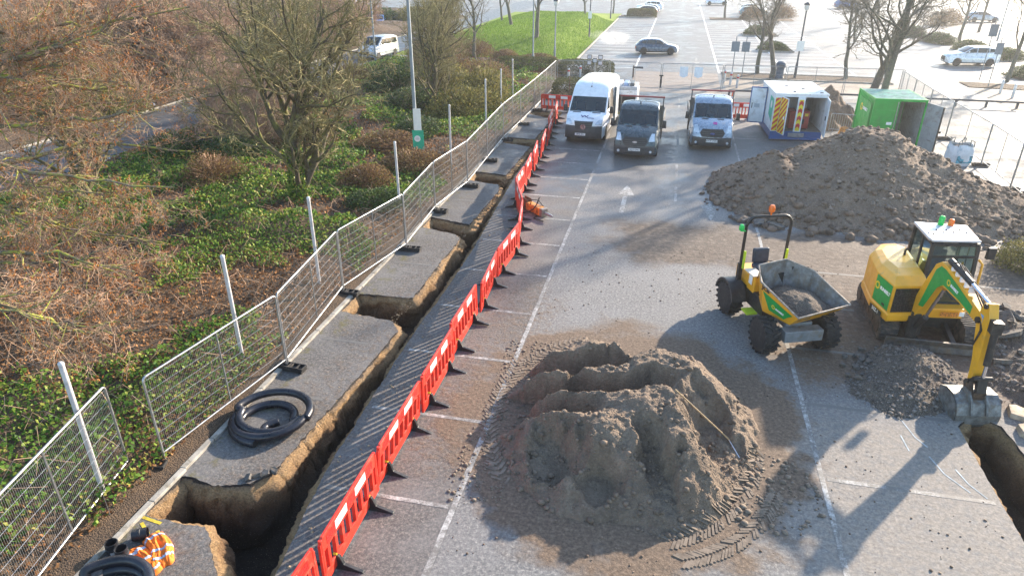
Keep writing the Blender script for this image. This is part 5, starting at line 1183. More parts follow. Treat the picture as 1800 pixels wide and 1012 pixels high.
    # boom in its own vertical plane
    e = Vector((.17, -.985, 0)); bp = Vector((-.52, -1.2, 0)); nrm = Vector((-.985, -.17, 0))     # nrm points to the camera side
    def bpnt(s, z, off=0): return bp + e * s + Vector((0, 0, z)) + nrm * off
    prof = [(-.06, .58), (.1, .58), (.42, 1.3), (.78, 1.95), (1.0, 2.1), (1.7, 2.05), (2.5, 1.93), (2.62, 1.98), (2.62, 2.12), (2.5, 2.2), (1.5, 2.45), (.95, 2.58), (.72, 2.6), (.52, 2.45), (.2, 1.7), (-.1, .85), (-.12, .7)]
    def slab(prof, off0, off1, name, mat, parent=None, bevel=.0):
        n = len(prof); mb = MB(); tri = tessellate_polygon([[Vector((a, b, 0)) for a, b in prof]])
        mb.add([bpnt(s, z, off0) for s, z in prof] + [bpnt(s, z, off1) for s, z in prof], [tuple(f)[::-1] for f in tri] + [tuple(i + n for i in f) for f in tri] + [(i, (i + 1) % n, n + (i + 1) % n, n + i) for i in range(n)])
        return mb.build(name, mat, parent or t, bevel=bevel)
    bm_ = slab(prof, -.11, .11, 'boom', YEL_M, None, .012)
    g = slab([(.3, 1.25), (.5, 1.3), (.82, 1.98), (1.02, 2.14), (1.7, 2.1), (2.2, 2.02), (2.2, 2.2), (1.5, 2.38), (.95, 2.5), (.76, 2.5), (.6, 2.35)], .111, .116, 'green_decal', GREEN_D, bm_)
    logo(g, tuple(bpnt(1.2, 2.28, .118)), tuple(e + Vector((0, 0, -.12))), (.01, 0.1, 1), .5)
    mb = MB(); mb.cyl(bpnt(.02, .3), bpnt(.55, 1.05), .075, 14); mb.build('boom_cylinder', STEEL_B, t, smooth=.8); mb = MB(); mb.cyl(bpnt(.5, .98), bpnt(.92, 1.98), .04, 12); mb.build('boom_rod', CYLCH, t, smooth=.8)
    mb = MB(); mb.cyl(bpnt(.85, 2.68), bpnt(1.8, 2.55), .07, 14); mb.build('stick_cylinder', STEEL_B, t, smooth=.8); mb = MB(); mb.cyl(bpnt(1.8, 2.55), bpnt(2.66, 2.4), .04, 12); mb.build('stick_rod', CYLCH, t, smooth=.8)
    for off in (-.05, .0, .05): mb = MB(); mb.tube([bpnt(.7, 2.62, off), bpnt(1.2, 2.72 + off, off * 1.6 - .06), bpnt(1.9, 2.5, off - .05), bpnt(2.4, 2.3, off), bpnt(2.7, 1.9, .12 + off * .3), bpnt(2.62, 1.5, .13)], .016, 6); mb.build('hose', BLACKR, t, smooth=-1)
    for k in range(5): mb = MB(); mb.bbox(tuple(bpnt(1.1 + .2 * k, 2.5 - .03 * k) - Vector((.08, .03, .0))), tuple(bpnt(1.1 + .2 * k, 2.62 - .03 * k) + Vector((.08, .03, 0)))); mb.build('hose_clamp', WHITER, t)
    # stick
    sp = [(2.5, 2.45), (2.66, 2.5), (2.8, 2.2), (2.82, 2.0), (2.9, 1.3), (2.9, .72), (2.76, .7), (2.68, 1.2), (2.46, 1.9), (2.42, 2.1)]
    st = slab(sp, -.1, .1, 'stick', YEL_M, None, .012); slab([(2.5, 2.0), (2.62, 2.0), (2.62, 2.2), (2.5, 2.2)], .102, .106, 'blue_badge', simple('badge_blue', (.2, .4, .7), .4), st)
    mb = MB(); mb.cyl(bpnt(2.52, 2.05, -.16), bpnt(2.52, 2.05, .16), .07, 12); mb.build('pivot_pin', STEEL_B, t, smooth=.8); mb = MB(); mb.cyl(bpnt(2.62, 2.42, -.14), bpnt(2.62, 2.42, .14), .055, 12); mb.build('pivot_pin', STEEL_B, t, smooth=.8)
    mb = MB(); mb.cyl(bpnt(2.92, 2.2), bpnt(3.04, 1.25), .07, 14); mb.box(tuple(bpnt(2.92, 2.1)), (.2, .2, .26)); mb.build('bucket_cylinder', STEEL_B, t, smooth=.8); mb = MB(); mb.cyl(bpnt(3.04, 1.25), bpnt(3.06, .92), .038, 12); mb.build('bucket_rod', CYLCH, t, smooth=.8)
    mb = MB(); mb.bar(bpnt(3.06, .95), bpnt(2.84, .72), .26, .1); mb.bar(bpnt(3.06, .92), bpnt(3.14, .62), .2, .08); mb.cyl(bpnt(3.06, .93, -.2), bpnt(3.06, .93, .2), .05, 12); mb.cyl(bpnt(2.84, .74, -.18), bpnt(2.84, .74, .18), .055, 12); mb.build('linkage', STEEL_B, t, bevel=.008)
    mb = MB(); mb.bar(bpnt(2.85, .74, .12), bpnt(2.98, .45, .12), .04, .3); mb.bar(bpnt(2.85, .74, -.12), bpnt(2.98, .45, -.12), .04, .3); mb.bar(bpnt(3.14, .64), bpnt(3.08, .42), .24, .06); mb.build('quick_hitch', simple('hitch_steel', (.09, .07, .06), .6, .5, var=.4, dirt=(.2, .14, .1), dirt_amt=.4), t, bevel=.006)
    # bucket: curved sheet, back towards the camera, mouth towards the machine
    bc = [(2.52, .42), (2.72, .5), (3.0, .5), (3.2, .38), (3.3, .15), (3.28, -.08), (3.15, -.26), (2.9, -.33), (2.6, -.3)]
    n = len(bc); mb = MB(); w = .46; V = []
    for off in (-w, w): V += [bpnt(s, z, off) for s, z in bc]
    mb.add(V, [(i, i + 1, n + i + 1, n + i) for i in range(n - 1)])
    for off in (-w, w): mb.add([bpnt(s, z, off) for s, z in bc], [tuple(f) for f in tessellate_polygon([[Vector((a, b, 0)) for a, b in bc]])])
    bk = mb.build('bucket', WORNST, t); md = bk.modifiers.new('thick', 'SOLIDIFY'); md.thickness = .022; md.offset = -1
    for off in (-.16, .16): slab([(2.78, .5), (3.0, .5), (3.2, .38), (3.31, .16), (3.36, .18), (3.22, .46), (3.05, .6), (2.85, .6)], off - .02, off + .02, 'bucket_ear', WORNST, bk)
    return t
CABGL = glass_mat('cab_glass', (.6, .68, .66), .35)
excavator()

def dumper():
    t = thing('site_dumper', 'yellow site dumper with roll bar and skip half full of soil', 'dumper', (3.6, 16.1, 0), R(21))
    def dwheel(x, y, sd, rim):
        r, w = .46, .38
        mb = MB(); mb.lathe([(r * .55, -w / 2), (r * .8, -w / 2), (r * .93, -w * .42), (r * .95, 0), (r * .93, w * .42), (r * .8, w / 2), (r * .55, w / 2)], 26, axis='X')
        o = mb.build('wheel', TYRE, t, smooth=.7, loc=(x, y, r)); me = None
        for k in range(36):
            a = 2 * math.pi * (k // 2 + (.5 if k % 2 else 0)) / 18; s = 1 if k % 2 else -1
            mb = MB(); mb.bar((s * .0, 0, 0), (s * .19, .09, -.012), .06, .055, (0, 0, 1)); 
            m = Matrix.Rotation(a, 4, 'X') @ Matrix.Translation((0, 0, r * .965)); mb.xform(m); mb.build('lug', TYRE, o)
        mb = MB(); mb.lathe([(r * .56, -w * .47), (r * .5, -w * .2), (r * .42, -w * .12), (r * .3, -w * .1), (r * .26, -w * .26), (r * .12, -w * .3), (0, -w * .3)], 20, axis='X')
        if sd > 0: mb.v = [(-a, b, c) for a, b, c in mb.v]
        mb.build('rim', rim, o, smooth=.7)
    RIMD = simple('rim_dark', (.03, .03, .032), .5, .2, var=.2, dirt=(.14, .12, .1), dirt_amt=.3); RIMY = YEL_M
    dwheel(-.8, 0, -1, RIMD); dwheel(.8, 0, 1, RIMD); dwheel(-.76, 2.1, -1, RIMY); dwheel(.76, 2.1, 1, RIMY)
    GREYP = simple('frame_grey', (.2, .22, .24), .5, .2, var=.15, dirt=(.2, .16, .12), dirt_amt=.3)
    mb = MB(); mb.box((0, 0, .46), (1.3, .2, .2)); mb.box((0, -.3, .58), (1.0, .3, .3)); mb.box((0, .2, .72), (.7, .7, .16)); mb.bar((0, .1, .6), (0, 1.0, .6), .3, .25); mb.build('front_frame', GREYP, t, bevel=.02)
    mb = MB(); mb.box((0, 2.1, .46), (1.2, .2, .2)); mb.box((0, 1.55, .7), (.95, 1.5, .45)); mb.cyl((0, 1.0, .4), (0, 1.0, .95), .12, 14); mb.build('rear_chassis', STEEL_B, t, bevel=.02)
    mb = MB(); mb.box((0, 2.0, 1.08), (.95, 1.05, .36)); mb.box((-.36, 1.6, 1.12), (.26, .4, .5)); mb.box((.36, 1.6, 1.12), (.26, .4, .5)); mb.build('engine_deck', YEL_M, t, bevel=.03)
    mb = MB(); mb.box((-.42, 1.62, 1.385), (.3, .5, .02)); mb.box((.42, 1.62, 1.385), (.3, .5, .02)); mb.build('deck_plate', simple('deck_cream', (.62, .58, .5), .6, var=.15, dirt=(.4, .33, .25), dirt_amt=.3), t)
    mb = MB(); mb.box((-.505, 1.6, 1.2), (.006, .18, .26)); mb.build('sticker', PLATE, t)
    for s in (-1, 1):
        mb = MB(); P = [(2.1 + .56 * math.cos(R(10 + 16 * i)), .46 + .56 * math.sin(R(10 + 16 * i))) for i in range(11)] + [(2.1 + .5 * math.cos(R(170 - 16 * i)), .46 + .5 * math.sin(R(170 - 16 * i))) for i in range(11)]
        mb.prism(P, s * .76 - .2, s * .76 + .2, 'YZ'); mb.build('mudguard', BLACKP, t, smooth=.5)
        mb = MB(); mb.box((s * .62, 1.2, .46), (.3, .34, .05)); mb.build('step', LIME, t, bevel=.01)
        mb = MB(); mb.box((s * .6, 1.94, 1.62), (.05, .05, .5)); mb.build('hi_vis_strip', LIME, t)
        mb = MB(); mb.tube([(s * .46, 1.35, 1.35), (s * .45, 1.3, 1.62)], .012, 6); mb.lathe([(.02, 0), (.028, .03), (0, .06)], 8, c=(s * .45, 1.3, 1.6)); mb.build('lever', STEEL_B, t)
    mb = MB(); mb.box((0, 1.95, 1.36), (.5, .46, .14)); mb.box((0, 2.2, 1.62), (.46, .12, .42), (-.12, 0, 0)); mb.build('seat', simple('dumper_seat', (.02, .04, .07), .5, var=.2), t, bevel=.05)
    mb = MB(); mb.tube([(0, 1.32, 1.2), (0, 1.5, 1.58)], .03, 8); mb.tube([(.19 * math.cos(a), 1.52 + .19 * math.sin(a) * .9, 1.6 + .06 * math.sin(a)) for a in [2 * math.pi * i / 20 for i in range(20)]], .016, 6, closed=True); mb.box((0, 1.4, 1.3), (.5, .16, .34)); mb.build('steering_wheel', STEEL_B, t, smooth=.7)
    # roll bar
    P = [(-.62, 2.05, .9), (-.62, 2.05, 2.55)] + [(-.62 + .25 * (1 - math.cos(R(15 * i))), 2.03, 2.55 + .25 * math.sin(R(15 * i))) for i in range(1, 7)] + [(.62 - .25 * (1 - math.cos(R(90 - 15 * i))), 2.03, 2.55 + .25 * math.sin(R(90 - 15 * i))) for i in range(0, 7)] + [(.62, 2.05, .9)]
    mb = MB(); mb.tube(P, .042, 10); mb.build('roll_bar', STEEL_B, t, smooth=.8)
    for s in (-1, 1): mb = MB(); mb.bar((s * .62, 2.05, .8), (s * .62, 2.05, 1.5), .11, .12); mb.build('roll_bar_foot', STEEL_B, t, bevel=.01)
    mb = MB(); mb.tube([(0, 2.03, 2.8), (0, 2.03, 2.92)], .025, 8); mb.lathe([(.07, 2.92), (.08, 2.96), (.075, 3.05), (.05, 3.1), (0, 3.11)], 14, c=(0, 2.03, 0)); mb.mat(0); mb.build('beacon', BEACO, t, smooth=.6)
    mb = MB(); mb.tube([(-.62, 2.03, 2.42), (-.76, 2.03, 2.42)], .02, 8); mb.lathe([(.055, 2.44), (.07, 2.48), (.07, 2.55), (.045, 2.6), (0, 2.61)], 14, c=(-.76, 2.03, 0)); mb.build('green_lamp', BEACG, t, smooth=.6)
    # skip, swivelled to the machine's side
    S = thing('skip', None, None) if False else None
    m = Matrix.Translation((.15, .44, 0)) @ Matrix.Rotation(R(16), 4, 'Z')
    top = [(-.46, .95, 1.78), (.46, .95, 1.78), (.86, .38, 1.62), (.84, -.92, 1.24), (-.84, -.92, 1.24), (-.86, .38, 1.62)]
    bot = [(-.4, .82, .9), (.4, .82, .9), (.7, .34, .8), (.68, -.56, .84), (-.68, -.56, .84), (-.7, .34, .8)]
    def tub(T, B, nn=6):
        mb = MB()
        for i in range(6):
            a, b, c, d = [Vector(q) for q in (T[i], T[(i + 1) % 6], B[(i + 1) % 6], B[i])]
            V = [a.lerp(b, u / nn).lerp(d.lerp(c, u / nn), v / nn) for v in range(nn + 1) for u in range(nn + 1)]
            mb.add(V, [(v * (nn + 1) + u, v * (nn + 1) + u + 1, (v + 1) * (nn + 1) + u + 1, (v + 1) * (nn + 1) + u) for v in range(nn) for u in range(nn)])
        mb.add(B, [tuple(range(6))]); return mb.xform(m)
    sk = tub(top, bot).build('skip', YEL_M, t)
    ins = lambda P, k, dz: [(x * k, y * k, z + dz) for x, y, z in P]
    tub(ins(top, .965, -.004), ins(bot, .95, .03)).build('skip_liner', simple('skip_steel', (.2, .2, .2), .6, .4, var=.35, scale=4, dirt=(.22, .17, .12), dirt_amt=.45), sk)
    mb = MB(); pts = [m @ Vector(p) for p in top]; mb.tube(pts, .026, 6, closed=True); mb.build('skip_rim', simple('rim_worn', (.33, .29, .25), .6, .4, var=.3, scale=10), sk)
    # soil load
    def load(X, Y): return np.full(np.shape(X), 1.06) + .3 * np.clip(1 - ((X + .0) / .75) ** 2 - ((Y + .0) / .9) ** 2, 0, 1) + .13 * (fbm(X * 3, Y * 3, 99, 5) - .5) + .03 * (fbm(X * 14, Y * 14, 98, 2) - .5)
    nx = 60; u, v = np.meshgrid(np.linspace(-1, 1, nx), np.linspace(-1, 1, nx)); hwid = np.where(v < 0, .72 - .12 * (v + 1) * 0, .72 - .3 * np.clip(v - .35, 0, 1)); X = u * hwid * .98; Y = v * .76 - .02; Z = load(X, Y)
    i = np.arange(nx * nx).reshape(nx, nx); F = np.stack([i[:-1, :-1], i[:-1, 1:], i[1:, 1:], i[1:, :-1]], -1).reshape(-1, 4); Pm = np.stack([X, Y, Z], -1).reshape(-1, 3); M3 = np.array(m.to_3x3()); Pm = Pm @ M3.T + np.array(m.translation)
    lo = np_mesh('soil_load', Pm, F, RUBBLE, t, True)
    # green decal and maker's letters on the two side plates
    for sd in (-1, 1):
        a, b = Vector((sd * .86, .38, 1.62)), Vector((sd * .84, -.92, 1.24)); c, d = Vector((sd * .68, -.56, .84)), Vector((sd * .7, .34, .8))
        n = (b - a).cross(d - a).normalized(); n = n if n.x * sd > 0 else -n
        def pt(u, v): return (a.lerp(b, u).lerp(d.lerp(c, u), v)) + n * .006
        mb = MB(); nn = 8; V = []
        for v in range(nn + 1):
            f = v / nn; u0, u1 = .04 + .2 * f, .9 - .14 * f
            V += [pt(u0 + (u1 - u0) * k / nn, .24 + .58 * f) for k in range(nn + 1)]
        mb.add(V, [(v * (nn + 1) + u, v * (nn + 1) + u + 1, (v + 1) * (nn + 1) + u + 1, (v + 1) * (nn + 1) + u) for v in range(nn) for u in range(nn)]); mb.xform(m); g = mb.build('green_decal', GREEN_D, sk)
        ex = (pt(.8, .5) - pt(.2, .5)) * (1 if sd < 0 else -1); ey = (pt(.5, .1) - pt(.5, .9)); o0 = pt(.38 if sd < 0 else .62, .55) + n * .002
        exw, eyw = m.to_3x3() @ ex, m.to_3x3() @ ey; logo(g, tuple(m @ o0), tuple(exw), tuple(eyw - exw.normalized() * eyw.dot(exw.normalized())), .42)
        o = text_mesh('JCB', .17, 'lettering', PLT, sk, (0, 0, 0), (0, 0, 0), .001, .008)
        ex2 = exw.normalized(); ey2 = (eyw - ex2 * eyw.dot(ex2)).normalized(); mm = Matrix((ex2, ey2, ex2.cross(ey2))).transposed().to_4x4(); mm.translation = m @ (pt(.13, .1) + n * .004)
        for v_ in o.data.vertices: v_.co = mm @ v_.co
    return t
dumper()
# ================================================================== CABIN, CONTAINER AND THEIR CLUTTER
CABW = simple('cabin_white', (.74, .77, .8), .45, var=.06, scale=2, dirt=(.45, .44, .42), dirt_amt=.25); CABB = simple('cabin_blue', (.012, .085, .27), .45, var=.1, scale=3, dirt=(.15, .15, .16), dirt_amt=.2)
CGREEN = simple('container_green', (.01, .33, .045), .45, var=.1, scale=2, dirt=(.08, .2, .07), dirt_amt=.2); CGREY = simple('container_grey', (.33, .35, .36), .55, var=.1, scale=3, dirt=(.22, .2, .18), dirt_amt=.3)
INT = simple('cabin_inside', (.42, .45, .46), .8, var=.1)
def chevron_mat(name, mode, freq=3.4):
    t = NT(name); co = t.coord('Object', False); s = t.n('SeparateXYZ', {0: co})
    x = s.outputs[0] if mode != 'y' else s.outputs[1]
    if mode == 'v': x = t.math('ABSOLUTE', x)
    f = t.math('MULTIPLY', t.math('ADD', s.outputs[2], t.math('MULTIPLY', x, -1.0 if mode != 'v' else 1.0)), freq); fr = t.math('FRACT', f)
    c = t.mix(t.math('GREATER_THAN', fr, .5), (.78, .6, .02), (.55, .03, .025)); c = t.mix(t.mr(t.noise(co, 6, 5, .7), .5, .8, 0, .35), c, (.3, .2, .12))
    t.pbr(c, .45); return t.m
CH_D = chevron_mat('hazard_diagonal', 'x'); CH_V = chevron_mat('hazard_chevron', 'v', 2.6)
t = thing('site_cabin', 'white and blue welfare cabin with open doors and hazard chevrons', 'cabin', (5.35, 38.4, 0), R(3.5))
W_, D_, H_ = 2.6, 3.9, 2.45
mb = MB(); mb.bbox((0, .02, .12), (W_, D_, .5)); mb.bbox((-.04, -.06, .08), (W_ + .04, .02, .2)); mb.build('plinth', CABB, t, bevel=.02)
mb = MB(); mb.bbox((.9, -.1, .24), (1.7, -.04, .44)); mb.build('step_plate', GALV_D, t, bevel=.01)
mb = MB(); mb.bbox((0, 0.02, .5), (.05, 2.2, 2.38)); mb.bbox((0, 3.05, .5), (.05, D_, 2.38)); mb.bbox((0, 2.2, 2.25), (.05, 3.05, 2.38)); mb.build('side_wall', CABW, t)
mb = MB(); mb.bbox((W_ - .05, .02, .5), (W_, D_, 2.38)); mb.build('side_wall', CABW, t)
mb = MB(); mb.bbox((.05, D_ - .05, .5), (W_ - .05, D_, 2.38)); mb.build('rear_wall', CABW, t)
mb = MB(); mb.bbox((-.03, -.02, 2.38), (W_ + .03, D_ + .03, 2.46)); rf = mb.build('roof', simple('cabin_roof', (.8, .8, .8), .5, var=.06, dirt=(.5, .47, .44), dirt_amt=.25), t, bevel=.01)
for k in range(6): mb = MB(); mb.bbox((.0, .3 + .62 * k, 2.46), (W_, .34 + .62 * k, 2.478)); mb.build('roof_seam', MATS['cabin_roof'], rf)
for x, y in ((1.0, .5), (1.6, 1.4), (2.3, .3), (.9, 2.2)): mb = MB(); mb.box((x, y, 2.485), (.14, .08, .03)); mb.build('roof_fitting', GRILLE, rf)
mb = MB(); mb.bbox((.05, .05, .5), (W_ - .05, D_ - .05, .53)); mb.build('floor', simple('cabin_floor', (.16, .15, .13), .8, var=.2), t)
mb = MB(); mb.bbox((1.28, .4, .53), (1.34, D_ - .05, 2.37)); mb.build('partition', INT, t)
mb = MB(); mb.bbox((0, .0, 2.28), (W_, .05, 2.38)); mb.build('door_header', CABW, t)
mb = MB(); mb.bbox((1.14, -.02, .5), (1.5, .06, 2.3)); c = mb.build('centre_post', CABW, t); mb = MB(); mb.box((0, 0, 0), (.22, .01, 1.6)); mb.build('chevron_strip', CH_V, t, loc=(1.32, -.028, 1.35))
mb = MB(); mb.bbox((0, -.015, .5), (.3, .04, 2.3)); mb.build('corner_post', CABW, t); mb = MB(); mb.box((0, 0, 0), (.26, .01, 1.7)); mb.build('chevron_strip', CH_D, t, loc=(.15, -.023, 1.38))
def hinged(name, mat, w, h, loc, rz, extra=None):
    mb = MB(); mb.bbox((0, -.025, 0), (w, .025, h)); o = mb.build(name, mat, t, bevel=.012, loc=loc, rot=(0, 0, rz)); return o
d = hinged('door', CABW, .78, 1.85, (.32, -.03, .46), R(-76)); mb = MB(); mb.box((0, 0, 0), (.7, .008, 1.78)); mb.build('chevron_panel', CH_D, d, loc=(.39, -.032, .93)); mb = MB(); mb.box((0, 0, 0), (.14, .02, .16)); mb.build('lock', PLATE, d, loc=(.6, -.04, .85))
d = hinged('door', CABW, .95, 1.85, (W_ - .03, -.02, .46), R(-96)); mb = MB(); mb.box((0, 0, 0), (.12, .03, .2)); mb.build('lock', GRILLE, d, loc=(.6, -.04, .9)); mb = MB(); mb.box((0, 0, 0), (.3, .01, .2)); mb.build('warning_triangle', REDR, d, loc=(.12, .03, 1.7))
d = hinged('side_door', CABB, .86, 1.95, (-.02, 2.25, .42), R(172)); mb = MB(); mb.bbox((.05, .026, .06), (.81, .032, 1.89)); mb.build('door_panel', CABW, d); mb = MB(); mb.bbox((.7, .032, .8), (.74, .05, 1.08)); mb.build('handle', GRILLE, d); mb = MB(); mb.bbox((.32, .033, .85), (.6, .038, 1.05)); mb.build('door_label', simple('label_grey', (.4, .45, .5), .5, var=.3, scale=40), d)
mb = MB(); mb.add([(-.006, .25, .9), (-.006, 1.25, 1.15), (-.006, 1.25, 2.15), (-.006, .25, 2.1)], [(0, 1, 2, 3)]); gp = mb.build('green_sign', simple('sign_green', (.02, .42, .26), .5, var=.1), t)
mb = MB(); mb.lathe([(.2, 0), (.2, .006), (.12, .006), (.12, 0)], 16, axis='X', c=(-.015, .75, 1.75)); mb.build('sign_ring', DECALW, gp)
t2 = thing('generator', 'red generator with black vent standing inside the white cabin', 'generator', (6.75, 39.25, .53), R(3.5))
mb = MB(); mb.bbox((-.5, -.35, .05), (.5, .6, .95)); mb.build('housing', simple('generator_red', (.34, .035, .03), .5, var=.15, dirt=(.2, .08, .06), dirt_amt=.3), t2, bevel=.03)
mb = MB(); mb.bbox((-.22, -.365, .3), (.25, -.352, .55)); mb.build('vent', GRILLE, t2); mb = MB(); mb.bbox((.25, -.364, .7), (.42, -.352, .84)); mb.build('label', YELP, t2); mb = MB(); mb.bbox((-.45, -.3, 0), (.45, .55, .06)); mb.build('skid', GRILLE, t2)

t = thing('shipping_container', 'green storage container with one grey inner door swung open', 'container', (9.95, 37.75, 0), R(2))
W_, D_, H_ = 2.44, 2.99, 2.5
def corrug(y0, y1, z0, z1, x, dep=.03, pitch=.22, sd=1):
    mb = MB(); n = int((y1 - y0) / pitch); P = []
    for i in range(n):
        y = y0 + (y1 - y0) * i / n; p = (y1 - y0) / n
        P += [(y, 0), (y + p * .3, 0), (y + p * .42, dep), (y + p * .85, dep)]
    P.append((y1, 0)); V = []
    for (y, o) in P: V += [(x + sd * o, y, z0), (x + sd * o, y, z1)]
    mb.add(V, [(2 * i, 2 * i + 1, 2 * i + 3, 2 * i + 2) for i in range(len(P) - 1)]); return mb
o = corrug(.1, D_ - .1, .16, 2.38, .03).build('side_wall', CGREEN, t); o = corrug(.1, D_ - .1, .16, 2.38, W_ - .06).build('side_wall', CGREY, t)
mb = MB(); mb.bbox((.05, D_ - .06, .15), (W_ - .05, D_ - .02, 2.4)); mb.build('rear_wall', CGREY, t)
mb = MB(); mb.bbox((.03, .03, .1), (W_ - .03, D_ - .03, .16)); mb.build('floor', simple('ply_floor', (.14, .1, .07), .8, var=.3), t)
for x in (0.0, W_ - .08):
    for y in (0.0, D_ - .08): mb = MB(); mb.bbox((x, y, 0), (x + .08, y + .08, H_)); mb.build('corner_post', CGREEN, t)
for (a, b) in (((.08, 0, 2.38), (W_ - .08, .07, 2.5)), ((.08, 0, .02), (W_ - .08, .07, .15)), ((0, .08, 2.4), (.06, D_ - .08, 2.5)), ((W_ - .06, .08, 2.4), (W_, D_ - .08, 2.5)), ((0, .08, .02), (.06, D_ - .08, .15))): mb = MB(); mb.bbox(a, b); mb.build('rail', CGREEN, t)
mb = MB(); n = 13; V = []
for i in range(n * 4 + 1):
    y = .06 + (D_ - .12) * i / (n * 4); z = 2.47 + (.03 if i % 4 in (1, 2) else 0); V += [(.05, y, z), (W_ - .05, y, z)]
mb.add(V, [(2 * i, 2 * i + 1, 2 * i + 3, 2 * i + 2) for i in range(n * 4)]); mb.build('roof', simple('roof_pale_green', (.3, .52, .38), .4, var=.25, scale=2.5, dirt=(.55, .6, .58), dirt_amt=.35), t)
mb = MB(); mb.bbox((.08, .0, .16), (1.2, .05, 2.38)); d = mb.build('door', CGREEN, t, bevel=.01)
for z in (.7, 1.3, 1.9): mb = MB(); mb.bbox((.12, -.012, z), (1.1, .0, z + .03)); mb.build('door_rib', CGREEN, d)
mb = MB(); mb.cyl((1.1, -.05, .2), (1.1, -.05, 2.36), .02, 10); mb.build('lock_rod', GALV, d, smooth=.8); mb = MB(); mb.bbox((.8, -.08, .58), (1.12, -.04, .63)); mb.build('handle', GALV, d); mb = MB(); mb.bbox((.75, -.014, 1.22), (1.0, -.006, 1.36)); mb.build('label', PLATE, d)
mb = MB(); mb.bbox((0, -.025, 0), (1.18, .025, 2.22)); d = mb.build('door', CGREY, t, bevel=.01, loc=(W_, -.02, .16), rot=(0, 0, R(-72)))
for z in (.5, 1.1, 1.7): mb = MB(); mb.bbox((.1, -.04, z), (1.08, -.024, z + .06)); mb.build('door_rib', CGREY, d)
mb = MB(); mb.bbox((1.14, -.03, 0), (1.185, .03, 2.22)); mb.build('door_seal', GRILLE, d); mb = MB(); mb.box((1.24, 0, 1.05), (.16, .06, .1)); mb.build('hasp', GRILLE, d)
gp = MB(); gp.add([(-.012, .35, .5), (-.012, 2.5, .5), (-.012, 2.5, 2.2), (-.012, .35, 2.2)], [(0, 1, 2, 3)]); sg = gp.build('side_sign', CGREEN, t); logo(sg, (-.018, 1.9, 1.75), (0, -1, 0), (0, 0, 1), 1.3)
for i, (x, y, m) in enumerate(((1.3, 1.4, 'case_blue'), (1.6, 1.9, 'case_dark'), (1.5, 1.0, 'generator_red'))):
    mb = MB(); mb.bbox((-.2, -.15, 0), (.2, .15, .3 + .08 * i)); mb.bbox((-.12, -.02, .3 + .08 * i), (.12, .02, .36 + .08 * i)); tag(mb.build('tool_box', MATS[m], bevel=.02, loc=(9.95 + x, 37.75 + y, .165)), ['blue', 'dark', 'red'][i] + ' tool box on the floor of the green container', 'tool box')
# pedestrian barrier
t = thing('crowd_barrier', 'bare steel crowd barrier standing between cabin and green container', 'barrier', (8.72, 40.75, 0), R(-12))
mb = MB(); mb.tube(rounded_frame(1.5, .95, .15), .02, 8); mb.tube([(0, 0, .25), (1.5, 0, .25)], .015, 6); mb.build('frame', GALV, t, smooth=.9)
for i in range(12): mb = MB(); mb.tube([(.12 + .115 * i, 0, .25), (.12 + .115 * i, 0, 1.1)], .008, 5); mb.build('bar', GALV, t)
for x in (.2, 1.3): mb = MB(); mb.bar((x, -.3, .03), (x, .3, .03), .04, .02); mb.bar((x, 0, .03), (x, 0, .2), .03, .03); mb.build('foot', GALV, t)
# orange breaker body leaning behind the mound, cone, bag
mb = MB(); mb.prism([(-.2, 0), (.25, 0), (.3, .5), (.1, .95), (-.15, .9), (-.25, .4)], -.2, .2, 'XZ'); tag(mb.build('digging_bucket', ORANGE_M, bevel=.03, loc=(8.85, 38.2, 0), rot=(.1, .1, .5)), 'small rust orange digging bucket standing behind the spoil mound', 'bucket')
CONEM = simple('cone_orange', (.75, .1, .02), .5, var=.08)
def cone_obj(loc, label):
    t = thing('traffic_cone', label, 'traffic cone', loc); mb = MB(); mb.lathe([(.16, .04), (.05, .85), (.03, .9), (0, .9)], 16); mb.build('cone', CONEM, t, smooth=.7)
    mb = MB(); mb.lathe([(.119, .34), (.084, .6), (.081, .6)], 16); mb.v = [(x * 1.04, y * 1.04, z) for x, y, z in mb.v]; mb.build('sleeve', WHITER, t, smooth=.7); mb = MB(); mb.box((0, 0, .025), (.4, .4, .05)); mb.build('base', BLACKR, t, bevel=.02)
cone_obj((3.95, 47.5, 0), 'orange and white traffic cone standing behind the pale blue truck')
t = thing('bulk_bag', 'sagging white bulk bag with blue print by the side fence', 'bulk bag', (13.55, 35.6, 0), R(12))
nx = 26; th = np.linspace(0, 2 * np.pi, nx, endpoint=False); V = []; rows = 14
for j in range(rows):
    z = .95 * j / (rows - 1); k = .44 * (1 + .12 * math.sin(j / (rows - 1) * 3.1)) * (1 if j < rows - 2 else .93)
    for a in th:
        q = 1 / (abs(math.cos(a)) ** 4 + abs(math.sin(a)) ** 4) ** .25; w = 1 + .1 * (float(fbm(a * 1.3 + 5, z * 4, 7, 3)) - .5) * 2
        V.append((k * q * w * math.cos(a), k * q * w * math.sin(a), z * (1 + .06 * math.sin(3 * a + 1))))
F = [(j * nx + i, j * nx + (i + 1) % nx, (j + 1) * nx + (i + 1) % nx, (j + 1) * nx + i) for j in range(rows - 1) for i in range(nx)]
mb = MB(); mb.add(V, F); mb.build('bag_wall', simple('woven_white', (.72, .74, .76), .7, var=.1, bump=.3, bscale=60, scale=3, dirt=(.12, .3, .4), dirt_amt=.25), t, smooth=-1)
mb = MB(); mb.lathe([(.42, .72), (.25, .85), (0, .9)], 20); mb.build('fill', SAND, t, smooth=-1)
for a in (45, 135, 225, 315):
    c, s = math.cos(R(a)) * .52, math.sin(R(a)) * .52; mb = MB(); mb.tube([(c, s, .9), (c * .95, s * .95, 1.12), (c * .6, s * .75, 1.2), (c * .5, s * .9, .95)], .022, 6); mb.build('lifting_loop', simple('strap_grey', (.2, .21, .2), .7, var=.2), t)
